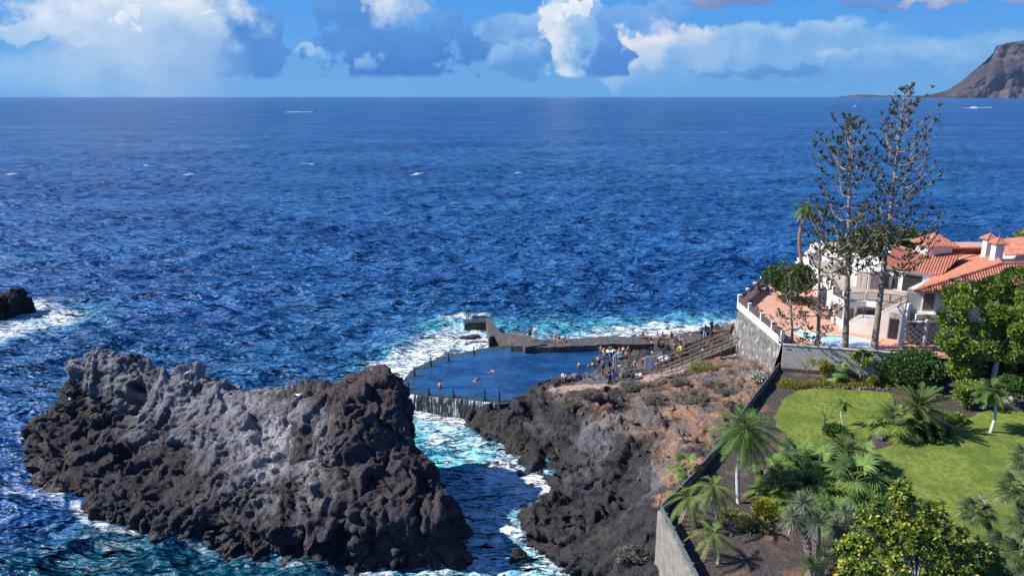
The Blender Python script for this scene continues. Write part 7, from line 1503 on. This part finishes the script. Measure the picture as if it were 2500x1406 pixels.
# --- rubber tree with big yellow green leaves in the foreground
def rubber():
    b = Vector((21.2, 34.0, 6)); e = empty('rubber_tree', b, 0, 'foreground tree with large glossy leaves, many of them yellow', 'tree'); rnd = random.Random(91); lf = LF(); hub = Vector((0, 0, 1.2))
    mb = MB(); mb.tube([(0, 0, -.3), (.05, 0, .6), hub], [.2, .17, .14], 10); mb.build('trunk', M_bark, e)
    tips = []
    for u, v, dy, r in ((2200, 1210, 1.2, .62), (2170, 1260, .6, .9), (2240, 1260, .8, .9), (2120, 1300, .3, .95), (2200, 1320, 0, 1.1), (2280, 1300, .4, 1.0), (2330, 1310, .6, .75), (2100, 1370, 0, 1.0), (2180, 1390, -.4, 1.1), (2270, 1385, -.3, 1.15), (2340, 1370, 0, .9), (2130, 1240, .8, .55), (2370, 1400, .2, .8), (2385, 1350, .6, .7), (2075, 1330, .5, .6), (2200, 1185, 1.5, .4), (2070, 1400, .2, .7), (2290, 1240, 1, .4)):
        r *= 1.14; c = Q(u, v, b.y + dy + 1.5) - b; mb = MB(); pts, rr = stem([hub, hub.lerp(c, .5) + Vector((rnd.uniform(-.2, .2), 0, -.1)), c], .07, .02, 8); mb.tube(pts, rr, 7); mb.build('branch', M_bark, e)
        for k in range(int(50 * r * r) + 9):
            d = Vector((rnd.gauss(0, 1), rnd.gauss(0, 1), rnd.gauss(0, 1))).normalized(); tips.append((c + d * r * rnd.uniform(.45, 1), (d * .5 + Vector((0, 0, .8))).normalized(), c))
    tw = MB()
    for p, ax, c in tips:
        tw.tube([c.lerp(p, .2), c.lerp(p, .6) + Vector((0, 0, -.03)), p], [.014, .011, .008], 4, False)
        for j in range(rnd.randint(7, 11)):
            a = j * 2.399 + rnd.random(); el_ = rnd.uniform(-.15, 1.1); o1 = ax.orthogonal().normalized(); o2 = ax.cross(o1); d = (o1 * math.cos(a) + o2 * math.sin(a)) * math.cos(el_) + ax * math.sin(el_); L_ = rnd.uniform(.20, .33); w_ = L_ * .42; s_ = d.cross(ax + Vector((.01, 0, 0))).normalized(); nn_ = s_.cross(d); q = p + d * .03
            v_ = [q, q + d * L_ * .35 + s_ * w_ * .5 + nn_ * .02, q + d * L_ * .75 + s_ * w_ * .36 - Vector((0, 0, .02)), q + d * L_ - Vector((0, 0, .05)), q + d * L_ * .75 - s_ * w_ * .36 - Vector((0, 0, .02)), q + d * L_ * .35 - s_ * w_ * .5 + nn_ * .02, q + d * L_ * .5 - nn_ * .018]
            n0 = lf.n; lf.v += v_; lf.n += 7; lf.f += [(n0, n0 + 1, n0 + 6, n0 + 5), (n0 + 1, n0 + 2, n0 + 3, n0 + 6), (n0 + 6, n0 + 3, n0 + 4, n0 + 5)]
    lf.build('crown', ML['yell'], e); tw.build('branchlets', M_bark, e)
rubber()
# --- dry scrub on the slope
G4 = 'dry grey scrub bushes on the brown slope'
for i, (u, v, w_, h_, mt, lb) in enumerate(((1440, 968, 2.0, .6, 'dry', 'grey dry bush below the middle of the sandy path'), (1545, 950, 2.6, .7, 'dry', 'wide grey bush directly below the couple on the path'), (1600, 985, 2.8, .8, 'dry', 'grey bush in the middle of the brown slope'), (1700, 985, 3.6, 1.0, 'dry', 'largest grey bush on the slope, near the metal fence'), (1748, 955, 2.6, .9, 'dry', 'grey bush on the slope below the stone wall'), (1660, 940, 1.6, .6, 'dry', 'small grey bush below the right end of the path'), (1712, 905, 3.0, .7, 'drygr', 'fresh green bushy patch beside the stairs at the foot of the stone wall'), (1400, 990, 1.6, .5, 'dry', 'grey bush near the top of the dark cliff'), (1790, 1000, 1.8, .7, 'dry', 'grey bush close to the upper part of the metal fence'), (1540, 1365, 1.8, .7, 'dry', 'dry bush on the pale ground below the corner wall'))):
    p = seen(u, v); shrub(0, 0, 0, w_, h_, 5500, .05, lb, 100 + i, mt, G4 if mt == 'dry' else None, p=p, k=8, elong=3.0, name='scrub_bush')
p = seen(1850, 935); shrub(0, 0, 0, 1.9, 1.1, 1300, .10, 'white flowering bush beside the upper end of the metal fence', 120, 'white', p=p, name='flowering_bush')
# ------------------------------------------------------------------ boats
def boat(p, L, rz, hull, sup, label, mast=None, name='motor_boat', cat='boat', grp=None):
    e = empty(name, p, rz, label, cat, grp); mb = MB(); rows = []
    for i in range(13):
        t_ = i / 12; w_ = L * .15 * (1 - t_ ** 3) ** .6 + .01; sh = L * (.09 + .05 * t_ ** 2); x = (t_ - .45) * L; rows.append([(x, -w_, sh), (x, -w_ * .8, 0), (x, 0, -L * .04), (x, w_ * .8, 0), (x, w_, sh), (x, 0, sh + .01), (x, -w_, sh)])
    mb.grid(rows); mb.face(rows[0][::-1]); mb.build('hull', hull, e)
    mb = MB(); mb.box((-.02 * L, 0, L * .15), (L * .32, L * .19, L * .09)); mb.box((-.04 * L, 0, L * .21), (L * .2, L * .17, L * .04)); mb.build('cabin', sup, e, bevel=.05)
    mb = MB(); mb.box((.145 * L, 0, L * .155), (L * .012, L * .16, L * .05)); mb.build('windscreen', M_glass, e)
    if mast: 
        mb = MB(); mb.tube([(0, 0, L * .1), (0, 0, mast)], [.12, .06], 6); mb.build('mast', M_sign, e); mb = MB(); mb.tube([(0, 0, L * .25), (-L * .4, 0, L * .26)], .07, 6); mb.build('boom', M_sign, e)
M_bw = pm((.75, .76, .78), .3, 'boat_white')
boat(P(762, 273.5, .3), 11, R(10), M_bw, M_bw, 'white motor boat leaving a wake far out on the left')
boat(P(2090, 261.5, .3), 17, R(5), M_bw, M_bw, 'white sailing boat with bare mast far out by the headland', 25, 'sailing_boat')
boat(P(2028, 260.5, .3), 13, R(170), pm((.25, .12, .10), .5, 'boat_red'), M_bw, 'small reddish boat far out left of the sailing boat', 8, 'fishing_boat')
# seagulls on the island
for u, v, lb in ((461, 916, 'white seagull standing on the top of the island'), (730, 972, 'white seagull on the brown right part of the island'), (173, 978, 'white seagull on the left flank of the island')):
    d = Vector(ray(u, v)).normalized(); hit = scene.ray_cast(bpy.context.evaluated_depsgraph_get(), Vector((0, 0, CH)), d)
    if hit[0]:
        p = hit[1]; mb = MB(); mb.ball((0, 0, .2), .1, 10, 8, (1, 2.0, .9)); mb.ball((0, -.19, .33), .055, 8, 6); mb.tube([(0, -.14, .24), (0, -.19, .33)], [.05, .04], 8); mb.face([(-.05, .15, .22), (.05, .15, .22), (.03, .36, .2), (-.03, .36, .2)]); mb.tube([(0, -.23, .33), (0, -.30, .32)], [.02, .006], 6)
        for s in (-.04, .04): mb.tube([(s, 0, .12), (s, 0, -.04)], .012, 4)
        o = mb.build('seagull', pm((.75, .75, .76), .6, 'gull_white'), None, True); o.location = p + Vector((0, 0, .03)); o.rotation_euler = (0, 0, u); o.scale = (1.3,) * 3; tag(o, lb, 'bird', 'seagulls on the island')
# ------------------------------------------------------------------ the air
mb = MB(); mb.box((0, 7950, 447), (33000, 16700, 906)); hz = mb.mesh('haze'); t = NT('haze_air')
pv = t.n('ShaderNodeVolumePrincipled'); t.set(pv, 'Color', (.42, .63, .95)); pv.inputs['Density'].default_value = 1.25e-5; pv.inputs['Anisotropy'].default_value = .1
t.t.links.new(pv.outputs[0], t.out.inputs['Volume']); o = mobj('haze', hz, t.m); tag(o, kind='stuff')
